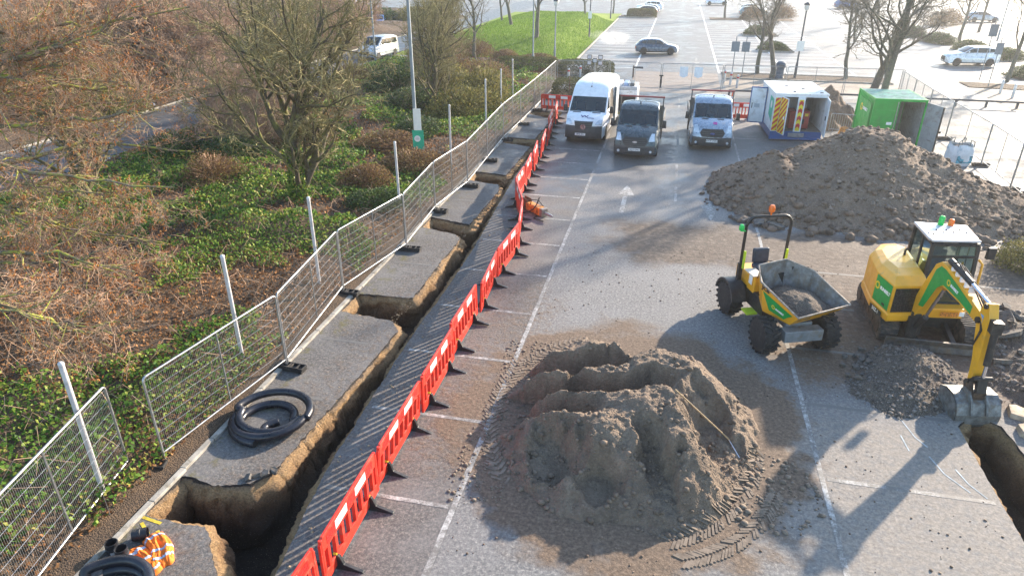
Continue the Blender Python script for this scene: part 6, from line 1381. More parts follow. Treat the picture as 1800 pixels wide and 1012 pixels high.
mb = MB(); mb.add([(-.36, -.475, .15), (.36, -.475, .15), (.36, -.5, .5), (-.36, -.5, .5)], [(0, 1, 2, 3)]); mb.build('print', simple('print_teal', (.08, .3, .38), .6, var=.6, scale=12), t)
# ================================================================== TREES, SHRUBS, IVY
def bark_mat(name, c1, c2, moss):
    t = NT(name); co = t.coord(); n = t.noise(co, 3.5, 6, .7); n2 = t.noise(co, 22, 4, .7)
    c = t.mix(t.mr(n2, .3, .7), c1, c2); nz = t.n('SeparateXYZ', {0: t.n('NewGeometry').outputs['Normal']}).outputs[2]
    c = t.mix(t.math('MULTIPLY', t.mr(n, .42, .62), t.mr(nz, -.5, .6, .25, 1)), c, moss)
    t.pbr(c, .9, 0, t.bump(n2, .6, .02)); return t.m
BARK1 = bark_mat('mossy_bark', (.055, .043, .032), (.13, .10, .075), (.2, .2, .045)); BARK2 = bark_mat('grey_bark', (.06, .055, .048), (.15, .135, .115), (.12, .125, .07))
BARK3 = bark_mat('lichen_bark', (.10, .08, .06), (.24, .195, .15), (.36, .37, .04))
TWIG1 = simple('olive_twig', (.23, .195, .085), .85, var=.35, scale=1.2); TWIG2 = simple('grey_twig', (.19, .165, .125), .85, var=.3, scale=1.2); TWIG3 = simple('pale_twig', (.36, .235, .155), .85, var=.35, scale=1.5)
def leaf_mat(name, stops, rough=.45, trans=.25):
    t = NT(name); rnd = t.n('NewGeometry').outputs['Random Per Island']; co = t.coord('Object', True)
    f = t.math('ADD', t.math('MULTIPLY', rnd, .62), t.math('MULTIPLY', t.noise(co, .55, 4, .65), .38)); c = t.ramp(f, stops)
    b = t.pbr(c, rough, 0.0, **{'Specular IOR Level': .22}); tr_ = t.n('BsdfTranslucent', {'Color': c}); mx = t.n('MixShader', {0: trans}); t.t.links.new(b.outputs[0], mx.inputs[1]); t.t.links.new(tr_.outputs[0], mx.inputs[2]); t.t.links.new(mx.outputs[0], t.out.inputs[0]); return t.m
def rodrigues(v, k, a): return v * math.cos(a) + k.cross(v) * math.sin(a) + k * k.dot(v) * (1 - math.cos(a))
class Tree:
    def __init__(s, seed): s.r = random.Random(seed); s.big = MB(); s.small = MB(); s.tips = []
    def branch(s, p, d, L, r0, lvl, P):
        r = s.r; maxl = P['levels']; n = [9, 7, 5, 4, 3][min(lvl, 4)]; pts = [p.copy()]; rad = [r0]; q = p.copy(); dd = d.copy()
        wob = P.get('wob', .16) * (1 + .25 * lvl)
        for i in range(n):
            dd = dd + Vector((r.gauss(0, wob), r.gauss(0, wob), r.gauss(0, wob * .8) + P['up'][min(lvl, len(P['up']) - 1)] * .12)); dd.normalize(); q = q + dd * (L / n); pts.append(q.copy()); rad.append(max(P['rmin'], r0 * (1 - .72 * (i + 1) / n)) if lvl < maxl else max(P['rmin'] * .7, r0 * (1 - .6 * (i + 1) / n)))
        mb = s.big if lvl <= P.get('biglvl', 1) else s.small; mb.tube(pts, rad, [8, 6, 4, 3, 3, 3][min(lvl, 5)], False)
        s.tips.append((q, dd, lvl))
        if lvl >= maxl: return
        k = P['n'][lvl]; st = P['start'][min(lvl, len(P['start']) - 1)]
        for j in range(k):
            u = st + (1 - st) * (j + r.random()) / k; f = u * n; i = min(int(f), n - 1); b = pts[i].lerp(pts[i + 1], f - i); t_ = (pts[i + 1] - pts[i]).normalized()
            ax = t_.orthogonal().normalized(); ax = rodrigues(ax, t_, r.uniform(0, 6.283)); an = R(r.uniform(*P['ang'][min(lvl, len(P['ang']) - 1)])); nd = rodrigues(t_, ax, an)
            s.branch(b, nd, L * P['ratio'][min(lvl, len(P['ratio']) - 1)] * r.uniform(.65, 1.15) * (1.1 - .45 * u), max(P['rmin'], rad[i] * P.get('rr', .6) * r.uniform(.8, 1.1)), lvl + 1, P)
def make_tree(label, P, seed, bark, twig, group, name='bare_tree', stems=None, ivy=None):
    T = Tree(seed); t = thing(name, label, 'tree', group=group)
    for (p, d, L, r0) in (stems or [((0, 0, -.15), (0, 0, 1), P['L'], P['r'])]): T.branch(Vector(p), Vector(d).normalized(), L, r0, 0, P)
    T.big.build('trunk', bark, t, smooth=-1, fix=False); T.small.build('crown', twig, t, fix=False); return t, T
P1 = dict(L=5.2, r=.21, levels=4, n=[9, 7, 6, 3], start=[.2, .2, .15, .1], ratio=[.8, .55, .5, .5], ang=[(25, 62), (25, 60), (25, 65), (25, 70)], up=[.9, .6, .35, .15], rmin=.0075, rr=.58, biglvl=1)
t1, _ = make_tree('x', P1, 3, BARK1, TWIG1, 'bare trees on the bank', stems=[((0, 0, -.2), (-.05, 0, 1), 3.3, .24), ((0, .02, 1.7), (-.5, .1, 1), 4.6, .15), ((0.02, 0, 1.9), (.5, -.1, 1), 4.4, .15), ((0, 0, 2.3), (.1, .3, 1), 4.6, .15), ((0, 0, 2.0), (-.3, -.4, 1), 4.2, .12), ((0, 0, 1.5), (.8, .2, .6), 3.4, .1), ((0, 0, 1.5), (-.85, -.1, .5), 3.6, .1)])
P2 = dict(L=6.2, r=.17, levels=4, n=[10, 7, 6, 3], start=[.28, .2, .15, .1], ratio=[.6, .55, .5, .5], ang=[(25, 50), (25, 55), (25, 60), (25, 70)], up=[1.0, .8, .5, .2], rmin=.007, rr=.52, biglvl=1)
t2, _ = make_tree('x', P2, 9, BARK2, TWIG2, 'bare trees in the car park')
P2b = dict(P2); P2b.update(L=6.0, r=.14, n=[12, 8, 6, 3], start=[.33, .15, .1, .1], ang=[(30, 62), (25, 60), (25, 60), (25, 70)], ratio=[.62, .55, .5, .5], up=[1.0, .45, .3, .1])
t3, _ = make_tree('x', P2b, 21, BARK2, TWIG2, 'bare trees in the car park')
P4 = dict(L=4.2, r=.09, levels=4, n=[9, 8, 6, 4], start=[.08, .15, .1, .1], ratio=[.7, .55, .5, .5], ang=[(20, 50), (25, 60), (25, 65), (25, 70)], up=[.8, .6, .3, .1], rmin=.008, rr=.6, biglvl=0, wob=.2)
t4, _ = make_tree('x', P4, 31, BARK1, TWIG3, 'leafless scrub beyond the road', 'scrub_tree', stems=[((.2 * math.cos(a), .2 * math.sin(a), -.1), (.45 * math.cos(a), .45 * math.sin(a), 1), 4.0 + .5 * math.sin(a * 3), .07) for a in (0.3, 1.5, 2.6, 3.9, 5.2)])
placed = set()
def put(proto, loc, rz, sc, label, group=None):
    if proto.name not in placed:
        placed.add(proto.name); proto.location = loc; proto.rotation_euler = (0, 0, rz); proto.scale = sc; proto['label'] = label
        if group: proto['group'] = group
        return proto
    return dup(proto, loc, rz, label, group, sc)
def vz(x, y): return float(verge_h(np.array([x]), np.array([y]))[0])
put(t1, (-13.6, 22.8, .1), 0, (1.12, 1.12, 1.1), 'large bare tree with ivy at its foot in the middle of the bank')
put(t1, (-13.4, 38.6, .1), R(80), (.78, .78, .95), 'slim bare tree by the tall lamp post on the bank')
put(t1, (-21.6, 21.2, .1), R(150), (.9, .9, .9), 'bare tree behind the overhanging branches')
put(t1, (-19.5, 34.5, .1), R(220), (.95, .95, 1.0), 'bare tree between the big bank tree and the road')
put(t1, (-17.2, 50.5, .1), R(20), (.7, .7, .95), 'bare tree on the bank between the minibus and the slim tree')
put(t1, (-19.0, 58.5, .1), R(300), (.7, .7, 1.05), 'bare tree on the bank nearer the lawn than the minibus')
put(t2, (-17.8, 63.0, .1), R(40), (1.1, 1.1, 1.15), 'bare tree with several stems at the near lawn edge', 'bare trees round the lawn')
put(t2, (-19.2, 84, .9), R(100), (1.3, 1.3, 1.2), 'thick bare tree on the far flank of the lawn', 'bare trees round the lawn')
put(t3, (-14.2, 73.5, .9), R(10), (1.7, 1.7, 1.3), 'stout bare tree standing on the lawn slope', 'bare trees round the lawn')
put(t2, (-12.9, 104, .4), R(70), (1.0, 1.0, 1.0), 'bare tree at the far tip of the lawn', 'bare trees round the lawn')
put(t3, (-22.8, 95, .3), R(160), (1.2, 1.2, 1.1), 'bare tree beyond the lawn toward the road', 'bare trees round the lawn')
put(t3, (-10.5, 121, 0), R(210), (1.1, 1.1, 1.1), 'bare tree behind the parked cars past the lawn', 'bare trees round the lawn')
for (x, y, pr, rz, s, lab) in [(6.8, 61.3, t2, 20, .95, 'bare tree left of the litter bin behind the site fence'), (7.7, 59.4, t2, 130, 1.05, 'bare tree right beside the litter bin behind the site fence'), (13.4, 60.2, t3, 60, 1.0, 'bare tree behind the mesh fence past the park lamp'), (11.1, 41.3, t3, 200, 1.25, 'forked bare tree rising behind the green container roof'), (11.9, 46.8, t2, 250, 1.2, 'bare tree a few steps behind the forked tree by the container'), (25.2, 61.6, t3, 330, 1.05, 'bare tree near the white sport utility car'), (31, 90, t2, 0, 1.0, 'bare tree on the long hedge island'), (19.5, 87, t3, 100, .9, 'slender bare tree in the middle of the far lot'), (6.9, 116, t2, 45, .9, 'bare tree on the far planted island by the lane'), (37, 102, t3, 190, 1.1, 'bare tree at the far end of the hedge island'), (27.5, 112, t2, 75, 1.0, 'bare tree near the blue car at the top'), (42, 78, t3, 290, 1.1, 'bare tree at the outer edge of the far lot'), (16.5, 127, t3, 15, 1.0, 'bare tree behind the teal car')]:
    w_ = 1.35 if y < 48 else 1.2; put(pr, (x, y, 0), R(rz), (s * w_, s * w_, s * 1.15), lab, 'bare trees in the car park')
rs = random.Random(3)
for i in range(38):
    y = rs.uniform(24, 88); x = -33.5 - rs.random() ** 1.2 * (8 + y * .38); s = rs.uniform(.8, 1.5)
    put(t4, (x, y, .3), rs.uniform(0, 6.28), (s, s, s), 'leafless brown scrub tree in the thicket beyond the road', 'leafless scrub beyond the road')
for i in range(16):
    x, y = rs.uniform(-25.3, -19), rs.uniform(24, 58); s = rs.uniform(.45, .95)
    if abs(x + .455 * y) < 2.6: continue
    put(t4, (x, y, .1), rs.uniform(0, 6.28), (s, s, s * .9), 'leafless scrub on the road side of the ivy bank', 'leafless scrub on the bank')

# ---- overhanging tree at the picture edge
PF = dict(levels=4, n=[9, 8, 6, 4], start=[.12, .1, .1, .05], ratio=[.5, .55, .5, .5], ang=[(25, 65), (25, 60), (25, 65), (25, 70)], up=[.0, .1, .25, .2], rmin=.0045, rr=.5, biglvl=1, wob=.13)
T = Tree(77); ft = thing('overhanging_tree', 'mossy limbed bare tree reaching in from the picture edge with rust coloured tufts', 'tree', (0, 0, 0))
trunk = [(-19.6, 12.6, -.2), (-19.5, 12.7, 2.2), (-19.2, 12.8, 4.5), (-18.9, 13.0, 6.8), (-18.6, 13.4, 9.5)]; T.big.tube(trunk, [.42, .34, .28, .2, .1], 10, False)
LIMB = [[(-18.9, 13.0, 6.6), (-17.4, 15, 7.1), (-16.1, 15.5, 7.25), (-14.5, 16, 7.35), (-12.2, 16.5, 7.75)], [(-19, 12.9, 6.0), (-16.5, 14, 6.5), (-15.3, 14.5, 6.75), (-14.2, 15, 7.15), (-13, 15.5, 7.7)], [(-19.1, 12.9, 5.6), (-16.6, 14, 6.3), (-15.9, 14.5, 6.2), (-14.6, 15, 6.6)],
        [(-19.2, 12.8, 4.4), (-17.2, 14, 4.9), (-16, 14.5, 4.95), (-13.9, 15, 5.25), (-13, 15.5, 5.3)], [(-19.3, 12.7, 3.6), (-16.4, 13, 4.3), (-15.4, 13.5, 4.1), (-14.3, 14, 3.75), (-12.2, 14.5, 3.6)], [(-19.4, 12.7, 2.6), (-16.8, 13, 3.25), (-15.9, 13.5, 2.85), (-14.8, 14, 2.4), (-12.8, 14.5, 2.0)],
        [(-19.4, 12.6, 2.2), (-16, 12, 2.6), (-14.2, 12.5, 2.35), (-12.6, 13, 1.85)], [(-19.4, 12.5, 2.8), (-15.5, 10.0, 3.2), (-12.84, 9.3, 2.97), (-12.2, 9.8, 2.3), (-11.5, 10.3, 1.75), (-10.6, 10.7, 1.7)], [(-18.7, 13.2, 8.4), (-16, 14.6, 8.6), (-13.5, 16, 8.7)], [(-19.2, 12.8, 5.0), (-16.8, 16.5, 5.6), (-15, 18.5, 5.3)], [(-19.3, 12.7, 3.4), (-17, 16.8, 3.9), (-14.9, 19, 3.2)]]
def feed(T, pts, r0, P):
    r = T.r; V = [Vector(p) for p in pts]; path = []
    for a, b in zip(V, V[1:]):
        for j in range(4): path.append(a.lerp(b, j / 4) + Vector((r.gauss(0, .05), r.gauss(0, .05), r.gauss(0, .05))))
    path.append(V[-1]); n = len(path); rad = [max(.012, r0 * (1 - .85 * i / n)) for i in range(n)]; T.big.tube(path, rad, 7, False)
    for j in range(17):
        u = .18 + .8 * (j + r.random()) / 17; i = min(int(u * (n - 1)), n - 2); t_ = (path[i + 1] - path[i]).normalized(); ax = rodrigues(t_.orthogonal().normalized(), t_, r.uniform(0, 6.283)); nd = rodrigues(t_, ax, R(r.uniform(25, 65)))
        T.branch(path[i], nd, r.uniform(.9, 2.1) * (1.15 - .5 * u), max(.008, rad[i] * .5), 1, P)
PFx = dict(PF); PFx['levels'] = 3
r_ = random.Random(41)
for l in LIMB: feed(T, l, .085, PFx)
for l in LIMB[:10]:
    dx, dy, dz = r_.uniform(-.9, .3), r_.uniform(-.6, 1.4), r_.uniform(-.7, .7); feed(T, [l[0]] + [(x + dx, y + dy, max(.7, z + dz)) for x, y, z in l[1:]], .05, PFx)
T.big.build('trunk', BARK3, ft, smooth=-1, fix=False); T.small.build('crown', TWIG3, ft, fix=False)
tips = [q for q, d, lv in T.tips if lv >= 2]
def quads(C, size, rng, tilt=1.0, aspect=.7):
    """random leaf quads at points C (n,3)"""
    n = len(C); a = rng.rand(n) * 6.283; tl = (rng.rand(n) ** .7) * tilt * 1.4; b = rng.rand(n) * 6.283
    nx, ny, nz = np.sin(tl) * np.cos(b), np.sin(tl) * np.sin(b), np.cos(tl); N = np.stack([nx, ny, nz], -1)
    ref = np.stack([np.cos(a), np.sin(a), np.zeros(n)], -1); U = np.cross(N, ref); U /= np.linalg.norm(U, axis=1)[:, None] + 1e-9; Vv = np.cross(N, U)
    s = np.asarray(size).reshape(-1, 1) * (.6 + .8 * rng.rand(n, 1))
    fold = N * s * .25
    P = np.stack([C - U * s, C - Vv * s * aspect + fold * .3, C + U * s, C + Vv * s * aspect + fold * .3], 1); return P.reshape(-1, 3), np.arange(4 * n).reshape(n, 4)
RUST = leaf_mat('rust_tuft', [(.2, (.2, .07, .02)), (.5, (.44, .16, .045)), (.8, (.55, .27, .09))], .8, .35)
rng = np.random.RandomState(4); sel = [tips[i] for i in rng.choice(len(tips), min(len(tips), 3600), replace=False)]
C = np.concatenate([np.array(q)[None] + rng.normal(0, .035, (rng.randint(3, 10), 3)) for q in sel]); V, F = quads(C, np.full(len(C), .03), rng, 1.1, .35); o = np_mesh('rust_tufts', V, F, RUST, ft); o['kind'] = 'stuff'

# ---- ground cover on the bank
IVY = leaf_mat('ivy_leaf', [(.12, (.02, .05, .01)), (.35, (.06, .14, .02)), (.52, (.12, .24, .03)), (.66, (.24, .34, .05)), (.8, (.32, .31, .07)), (.9, (.32, .15, .05))], .55, .35)
LITTER = leaf_mat('dead_leaf', [(.15, (.07, .04, .022)), (.4, (.2, .095, .04)), (.65, (.34, .165, .065)), (.85, (.48, .28, .13))], .8, .25)
rng = np.random.RandomState(8)
def cover(name, n, y0, y1, size, thr, mat, seed, sgn=1, lift=.12, label='', x0=-25.8, x1=-8.9, cat='ivy'):
    X = x0 + (x1 - x0) * rng.rand(n); Y = y0 + (y1 - y0) * rng.rand(n); m = fbm(X * .32, Y * .32, 101, 4) + .25 * (fbm(X * 1.6, Y * 1.6, 104, 3) - .5)
    m = m - .2 * np.exp(-((X + 15.5) / 3) ** 2 - ((Y - 13) / 4.5) ** 2) - .15 * sstep(-10.2, -9.2, X)
    k = (m > thr) if sgn > 0 else (m < thr); X, Y = X[k], Y[k]; H = verge_h(X, Y) + lift * rng.rand(len(X)) * (.4 + 1.2 * fbm(X * .9, Y * .9, 105, 3)) + (.25 * np.maximum(0, fbm(X * .7, Y * .7, 107, 3) - .42) * 2 if sgn > 0 else 0)
    V, F = quads(np.stack([X, Y, H], -1), np.full(len(X), size), rng, .95); return tag(np_mesh(name, V, F, mat), label, cat, kind='stuff')
cover('ivy_leaves', 74000, 5, 20, .044, .435, IVY, 1, 1, .16, 'dense ivy covering the near part of the bank')
cover('ivy_leaves', 74000, 20, 38, .058, .4, IVY, 2, 1, .2, 'dense ivy covering the middle of the bank under the big tree')
cover('ivy_leaves', 30000, 38, 60, .08, .42, IVY, 3, 1, .25, 'ivy and low green plants at the far end of the bank')
cover('dead_leaves', 52000, 4, 20, .038, .6, LITTER, 4, -1, .08, 'brown leaf litter and dead stems on the near bank', cat='leaf litter')
cover('dead_leaves', 40000, 20, 60, .055, .57, LITTER, 5, -1, .12, 'brown leaf litter and dead stems on the far bank', cat='leaf litter')
# dead bramble stems arching over the bank
mb = MB(); r_ = random.Random(12)
for i in range(1500):
    x, y = r_.uniform(-20, -9.3), r_.uniform(6, 34); z = vz(x, y); a = r_.uniform(0, 6.283); L = r_.uniform(.3, 1.1); h = r_.uniform(.1, .5)
    mb.tube([(x, y, z), (x + math.cos(a) * L * .5, y + math.sin(a) * L * .5, z + h), (x + math.cos(a) * L, y + math.sin(a) * L, z + h * .4)], .006, 3, False)
tag(mb.build('bramble_stems', TWIG3, fix=False), 'dry arching stems poking through the ivy', 'stems', kind='stuff')
# ivy on the big tree's trunk
C = np.stack([-13.6 + .33 * np.cos(rng.rand(2600) * 6.283) * (1 + .5 * rng.rand(2600)), 22.8 + .33 * np.sin(rng.rand(2600) * 6.283) * (1 + .5 * rng.rand(2600)), rng.rand(2600) ** 1.5 * 2.6], -1); th = rng.rand(2600) * 6.283; rr_ = (.25 + .16 * rng.rand(2600)) * (1.25 - C[:, 2] / 5); C[:, 0] = -13.6 + rr_ * np.cos(th); C[:, 1] = 22.8 + rr_ * np.sin(th)
V, F = quads(C, np.full(len(C), .05), rng, 1.2); tag(np_mesh('trunk_ivy', V, F, IVY), 'ivy sleeve climbing the trunk of the big bank tree', 'ivy', kind='stuff')

# ---- shrubs
def shrub_proto(name, n, seed, mat, leaf, twig=None, box=False, hole=.55, spiky=0.0):
    rg = np.random.RandomState(seed); u = rg.rand(n); ph = rg.rand(n) * 6.283; ct = u if not box else u
    d = np.stack([np.sqrt(1 - u * u) * np.cos(ph), np.sqrt(1 - u * u) * np.sin(ph), u], -1)
    if box:
        d = rg.rand(n, 3) * 2 - 1; d[:, 2] = np.abs(d[:, 2]); m = np.max(np.abs(d), 1, keepdims=True); d = d / (np.abs(d) ** 6).sum(1, keepdims=True) ** (1 / 6); lump = 1 + .1 * (fbm(d[:, 0] * 3 + d[:, 2] * 2, d[:, 1] * 3, seed, 3) - .5)[:, None]
    else: lump = (.62 + .62 * fbm(d[:, 0] * 1.7 + d[:, 2] * 1.1 + 5, d[:, 1] * 1.7 + d[:, 2] * .7, seed, 4))[:, None]
    rad = 1 - (1 - hole) * rg.rand(n, 1) ** 1.6 + spiky * rg.rand(n, 1) ** 6
    C = d * lump * rad; V, F = quads(C, np.full(n, leaf), rg, 1.2, .6); t = thing(name, 'x', 'shrub')
    o = np_mesh('foliage', V, F, mat, t)
    mb = MB(); r_ = random.Random(seed)
    for i in range(60):
        a, h = r_.uniform(0, 6.283), r_.uniform(.35, .98); R_ = math.sqrt(max(0, 1 - h * h)) * r_.uniform(.6, 1.02); mb.tube([(0, 0, 0), (R_ * .5 * math.cos(a), R_ * .5 * math.sin(a), h * .55), (R_ * math.cos(a), R_ * math.sin(a), h)], .012, 3, False)
    mb.build('stems', twig or TWIG2, t, fix=False); return t
LF_G = leaf_mat('shrub_green', [(.15, (.02, .04, .014)), (.45, (.05, .09, .025)), (.75, (.11, .16, .04)), (.92, (.19, .2, .06))], .6, .25)
LF_B = leaf_mat('shrub_russet', [(.15, (.05, .03, .022)), (.4, (.14, .075, .04)), (.65, (.25, .15, .065)), (.85, (.3, .24, .09))], .8, .25)
LF_O = leaf_mat('shrub_olive', [(.15, (.05, .046, .016)), (.4, (.13, .13, .035)), (.65, (.24, .22, .055)), (.85, (.36, .28, .09))], .7, .3)
LF_H = leaf_mat('hedge_leaf', [(.15, (.03, .034, .016)), (.45, (.07, .08, .03)), (.75, (.14, .14, .045)), (.92, (.22, .19, .08))], .6, .25)
SG = shrub_proto('shrub', 6500, 3, LF_G, .035); SB = shrub_proto('shrub', 6500, 4, LF_B, .03, TWIG3); SO = shrub_proto('shrub', 7500, 5, LF_O, .028, TWIG1, hole=.45, spiky=.25); SH = shrub_proto('hedge', 9000, 6, LF_H, .03, box=True, hole=.8); SB2 = shrub_proto('shrub', 7500, 14, LF_B, .024, TWIG3, hole=.4, spiky=.35)
SHR = [(SB, -10.6, 27.4, 1.5, 1.7, 1.0, 'russet domed shrub at the foot of the tall lamp post'), (SB, -11.6, 24.6, 1.3, 1.2, .9, 'russet shrub in front of the lamp post nearer the big tree'), (SG, -10.3, 22.6, 1.0, 1.4, .7, 'low green brown shrub behind the fourth fence panel'), (SB, -13.0, 30.5, 2.0, 1.6, .9, 'wide russet shrub behind the tall lamp post'), (SG, -12.6, 33.5, 1.4, 1.8, 1.0, 'green shrub between lamp post and slim tree'),
       (SO, -11.7, 38.6, 1.7, 2.6, 1.9, 'tall olive shrub pressing on the fence before the box hedge'), (SO, -11.5, 42.6, 1.9, 2.6, 2.3, 'tallest olive shrub next to the far end of the fence'), (SG, -15.5, 41, 2.0, 2.2, 1.4, 'dark green shrub behind the slim bank tree'), (SG, -18.5, 45.5, 2.3, 2.2, 1.8, 'dark green shrub toward the road behind the slim tree'), (SO, -15.5, 46.5, 2.0, 2.4, 2.0, 'olive shrub behind the tallest one'), (SB2, -13.3, 50, 2.4, 2.4, 1.7, 'brown twiggy shrub at the far end of the bank'), (SB2, -17.0, 53, 2.6, 2.2, 1.9, 'brown twiggy shrub before the lawn trees'), (SB, -12.0, 63.5, 2.4, 1.4, .9, 'russet ground shrub in front of the lawn'), (SB, -15.5, 65.0, 2.2, 1.5, 1.0, 'russet ground shrub at the foot of the lawn trees'), (SB2, -18.8, 67, 2.2, 2.0, 1.6, 'brown thicket at the near corner of the lawn'),
       (SB2, -17, 30, 1.8, 1.8, 1.2, 'brown thicket left of the lamp post'), (SG, -19.5, 27.5, 1.7, 1.7, 1.0, 'green bramble clump toward the road'), (SB2, -22.8, 33.5, 1.8, 2.0, 1.6, 'brown thicket along the near road kerb'), (SG, -23.8, 40, 1.6, 2.4, 1.7, 'evergreen clump along the road kerb'), (SB2, -23.9, 50, 1.4, 2.0, 1.1, 'brown thicket by the road before the minibus'), (SB2, -18.3, 24.3, 1.4, 1.4, 1.1, 'twiggy clump between big tree and overhanging branches'), (SG, -22.5, 27.2, 1.6, 1.6, 1.1, 'dark clump near the kerb behind the branches'),
       (SO, 11.6, 22.9, 1.1, .9, .9, 'green bush at the toe of the spoil mound beside the digger'), (SG, 9.8, 77.5, 1.7, 1.0, 1.0, 'rounded evergreen on the small island behind the bin'), (SG, 9.6, 92.5, 2.0, 1.1, 1.2, 'rounded evergreen on the second small island'), (SB2, 11.0, 117, 3.2, 1.4, 1.9, 'brown shrubbery on the far planted island'), (SB2, 15.5, 119, 3.0, 1.6, 2.1, 'brown shrubbery beside the teal car'), (SG, 28, 64.5, 1.8, 1.6, 1.0, 'green shrub behind the white sport utility car'), (SG, 30.5, 76, 1.6, 2.4, 1.1, 'green shrub at the start of the hedge island'), (SG, 29.5, 82, 1.4, 2.4, 1.1, 'second green shrub of the hedge island'), (SG, 28.5, 88.5, 1.4, 2.6, 1.2, 'third green shrub of the hedge island'), (SG, 27.5, 96, 1.6, 3.0, 1.2, 'fourth green shrub of the hedge island'), (SB2, 36, 112, 5, 2, 2.2, 'far brown thicket at the top of the outer lot'),
       (SH, -7.0, 58.2, 2.3, 1.3, 1.1, 'clipped hedge outside the site fence at the lane'), (SH, -6.4, 48.6, 1.7, 1.4, 1.15, 'clipped box hedge inside the fence corner behind the white van'), (SH, -11.8, 57.2, 2.6, .9, .95, 'low clipped hedge outside the fence toward the lawn'), (SH, -5.6, 116, 2.3, 1.2, 1.2, 'clipped hedge before the black hatchback')]
for pr, x, y, sx, sy, h, lab in SHR:
    put(pr, (x, y, (vz(x, y) - .05) if (-25 < x < -9 and y < 60) else 0), (x * 7 + y * 3) % 6.28 if pr is not SH else 0, (sx, sy, h), lab, 'shrubs and hedges')
r_ = random.Random(5)
for i in range(46):
    y = r_.uniform(26, 100); x = -34 - r_.random() * (10 + y * .35); pr = [SB2, SO, SG, SB2][i % 4]; s = r_.uniform(2.0, 3.6)
    if 62 < y < 72 and -53 < x < -41: continue
    put(pr, (x, y, .3), r_.uniform(0, 6.28), (s, s, s * r_.uniform(.6, 1.0)), {SB2: 'brown twiggy thicket beyond the road', SO: 'olive scrub bush beyond the road', SG: 'dark evergreen bush beyond the road'}[pr], {SB2: 'brown thickets beyond the road', SO: 'olive bushes beyond the road', SG: 'evergreen bushes beyond the road'}[pr])
# dead branches lying on the spoil mound
T = Tree(5); PB = dict(levels=3, n=[6, 5, 3], start=[.1], ratio=[.55, .5, .5], ang=[(20, 60)], up=[.3, .3, .2], rmin=.006, rr=.6, biglvl=3)
for p, d in (((12.4, 26.9, .5), (-.6, -.3, .5)), ((13.0, 26.6, .4), (.2, -.2, .8)), ((12.6, 26.2, .3), (.5, -.6, .4)), ((13.4, 27.6, .4), (.1, .1, 1))): T.branch(Vector(p), Vector(d).normalized(), 1.9, .02, 0, PB)
tag(T.big.build('fallen_branch', TWIG2, fix=False), 'pale leafless brushwood lying at the end of the spoil mound', 'branch')
# planting strips with mulch
sheet('planting_bed', [(3.95, 58.5), (16.4, 58.5), (16.4, 61.1), (3.95, 61.1)], VERGE, .05); sheet('planting_bed', [(4.6, 112.5), (16.5, 112.5), (16.5, 116.5), (4.6, 116.5)], VERGE, .05); sheet('planting_bed', [(26.5, 62.5), (29.8, 62.5), (30.2, 64.4), (26.5, 66.5)], VERGE, .05)
sheet('planting_bed', [(21.6, 58.4), (30, 57), (30, 59.6), (21.6, 60.8)], VERGE, .05); sheet('planting_bed', [(-16, 55.6), (-9.3, 55.6), (-9.1, 65.9), (-16, 65.9)], VERGE, .05); sheet('planting_bed', [(-9.0, 46.6), (-4.4, 46.6), (-4.4, 50.4), (-9.0, 50.4)], VERGE, .05)
for (x0, x1, y0, y1) in ((8.3, 11.6, 76.2, 78.6), (7.8, 11.8, 91.2, 93.8), (-9.0, -3.6, 114.6, 117.4)): sheet('planting_bed', [(x0, y0), (x1, y0), (x1, y1), (x0, y1)], VERGE, .06); kerb([(x0, y0), (x1, y0), (x1, y1), (x0, y1), (x0, y0)], h=.12)
# ================================================================== STREET FURNITURE, HAZE
POSTG = simple('lamp_post_grey', (.22, .25, .28), .4, .4, var=.1, scale=3); POSTD = simple('post_dark', (.05, .06, .075), .45, .2, var=.15)
LAMPG = simple('lantern_glass', (.75, .76, .74), .25, var=.05)
def lamp_post(label, x, y, h, kind='globe', mat=None, r=.07):
    t = thing('street_lamp', label, 'street lamp', (x, y, 0), group='lamp posts'); mat = mat or POSTG
    mb = MB(); mb.lathe([(r * 1.5, 0), (r * 1.5, 1.1), (r, 1.2), (r * .75, h)], 14); mb.build('column', mat, t, smooth=.7)
    if kind == 'globe':
        mb = MB(); mb.lathe([(.08, h), (.16, h + .1), (.2, h + .3), (.18, h + .42)], 16); mb.build('lantern', LAMPG, t, smooth=.7); mb = MB(); mb.lathe([(.27, h + .42), (.22, h + .52), (.06, h + .6), (0, h + .62)], 16); mb.build('cap', POSTD, t, smooth=.7)
    else:
        mb = MB(); mb.tube([(0, 0, h), (0, .1, h + .2), (0, .7, h + .3)], .035, 8); mb.build('bracket', mat, t, smooth=.8); mb = MB(); mb.box((0, 1.0, h + .3), (.22, .6, .1), taper=.8); mb.build('lantern', POSTG, t, bevel=.02)
    return t
tl = lamp_post('tall grey lamp post with white and green signs behind the fence', -11.0, 28.9, 8.6, 'arm', None, .085)
for nm, z, m in (('white_sign', 2.35, PLATE), ('green_sign', 1.4, MATS['sign_green'])):
    mb = MB(); mb.box((.13, -.1, z), (.34 if nm == 'white_sign' else .5, .015, .95), (0, 0, .25)); s = mb.build(nm, m, tl)
mb = MB(); mb.lathe([(.14, 0), (.14, .006), (.07, .006), (.07, 0)], 16, axis='Y', c=(0, 0, 0)); mb.build('sign_mark', DECALW, tl, loc=(.1, -.125, 1.5), rot=(0, 0, .25))
lamp_post('lamp post at the road edge in front of the minibus', -25.6, 58.5, 7.5, 'arm', None, .08); lamp_post('globe lamp post by the hedge at the lane', -11.0, 66.5, 4.6); lamp_post('lamp post in front of the stout lawn tree', -11.9, 60.5, 7.5, 'arm')
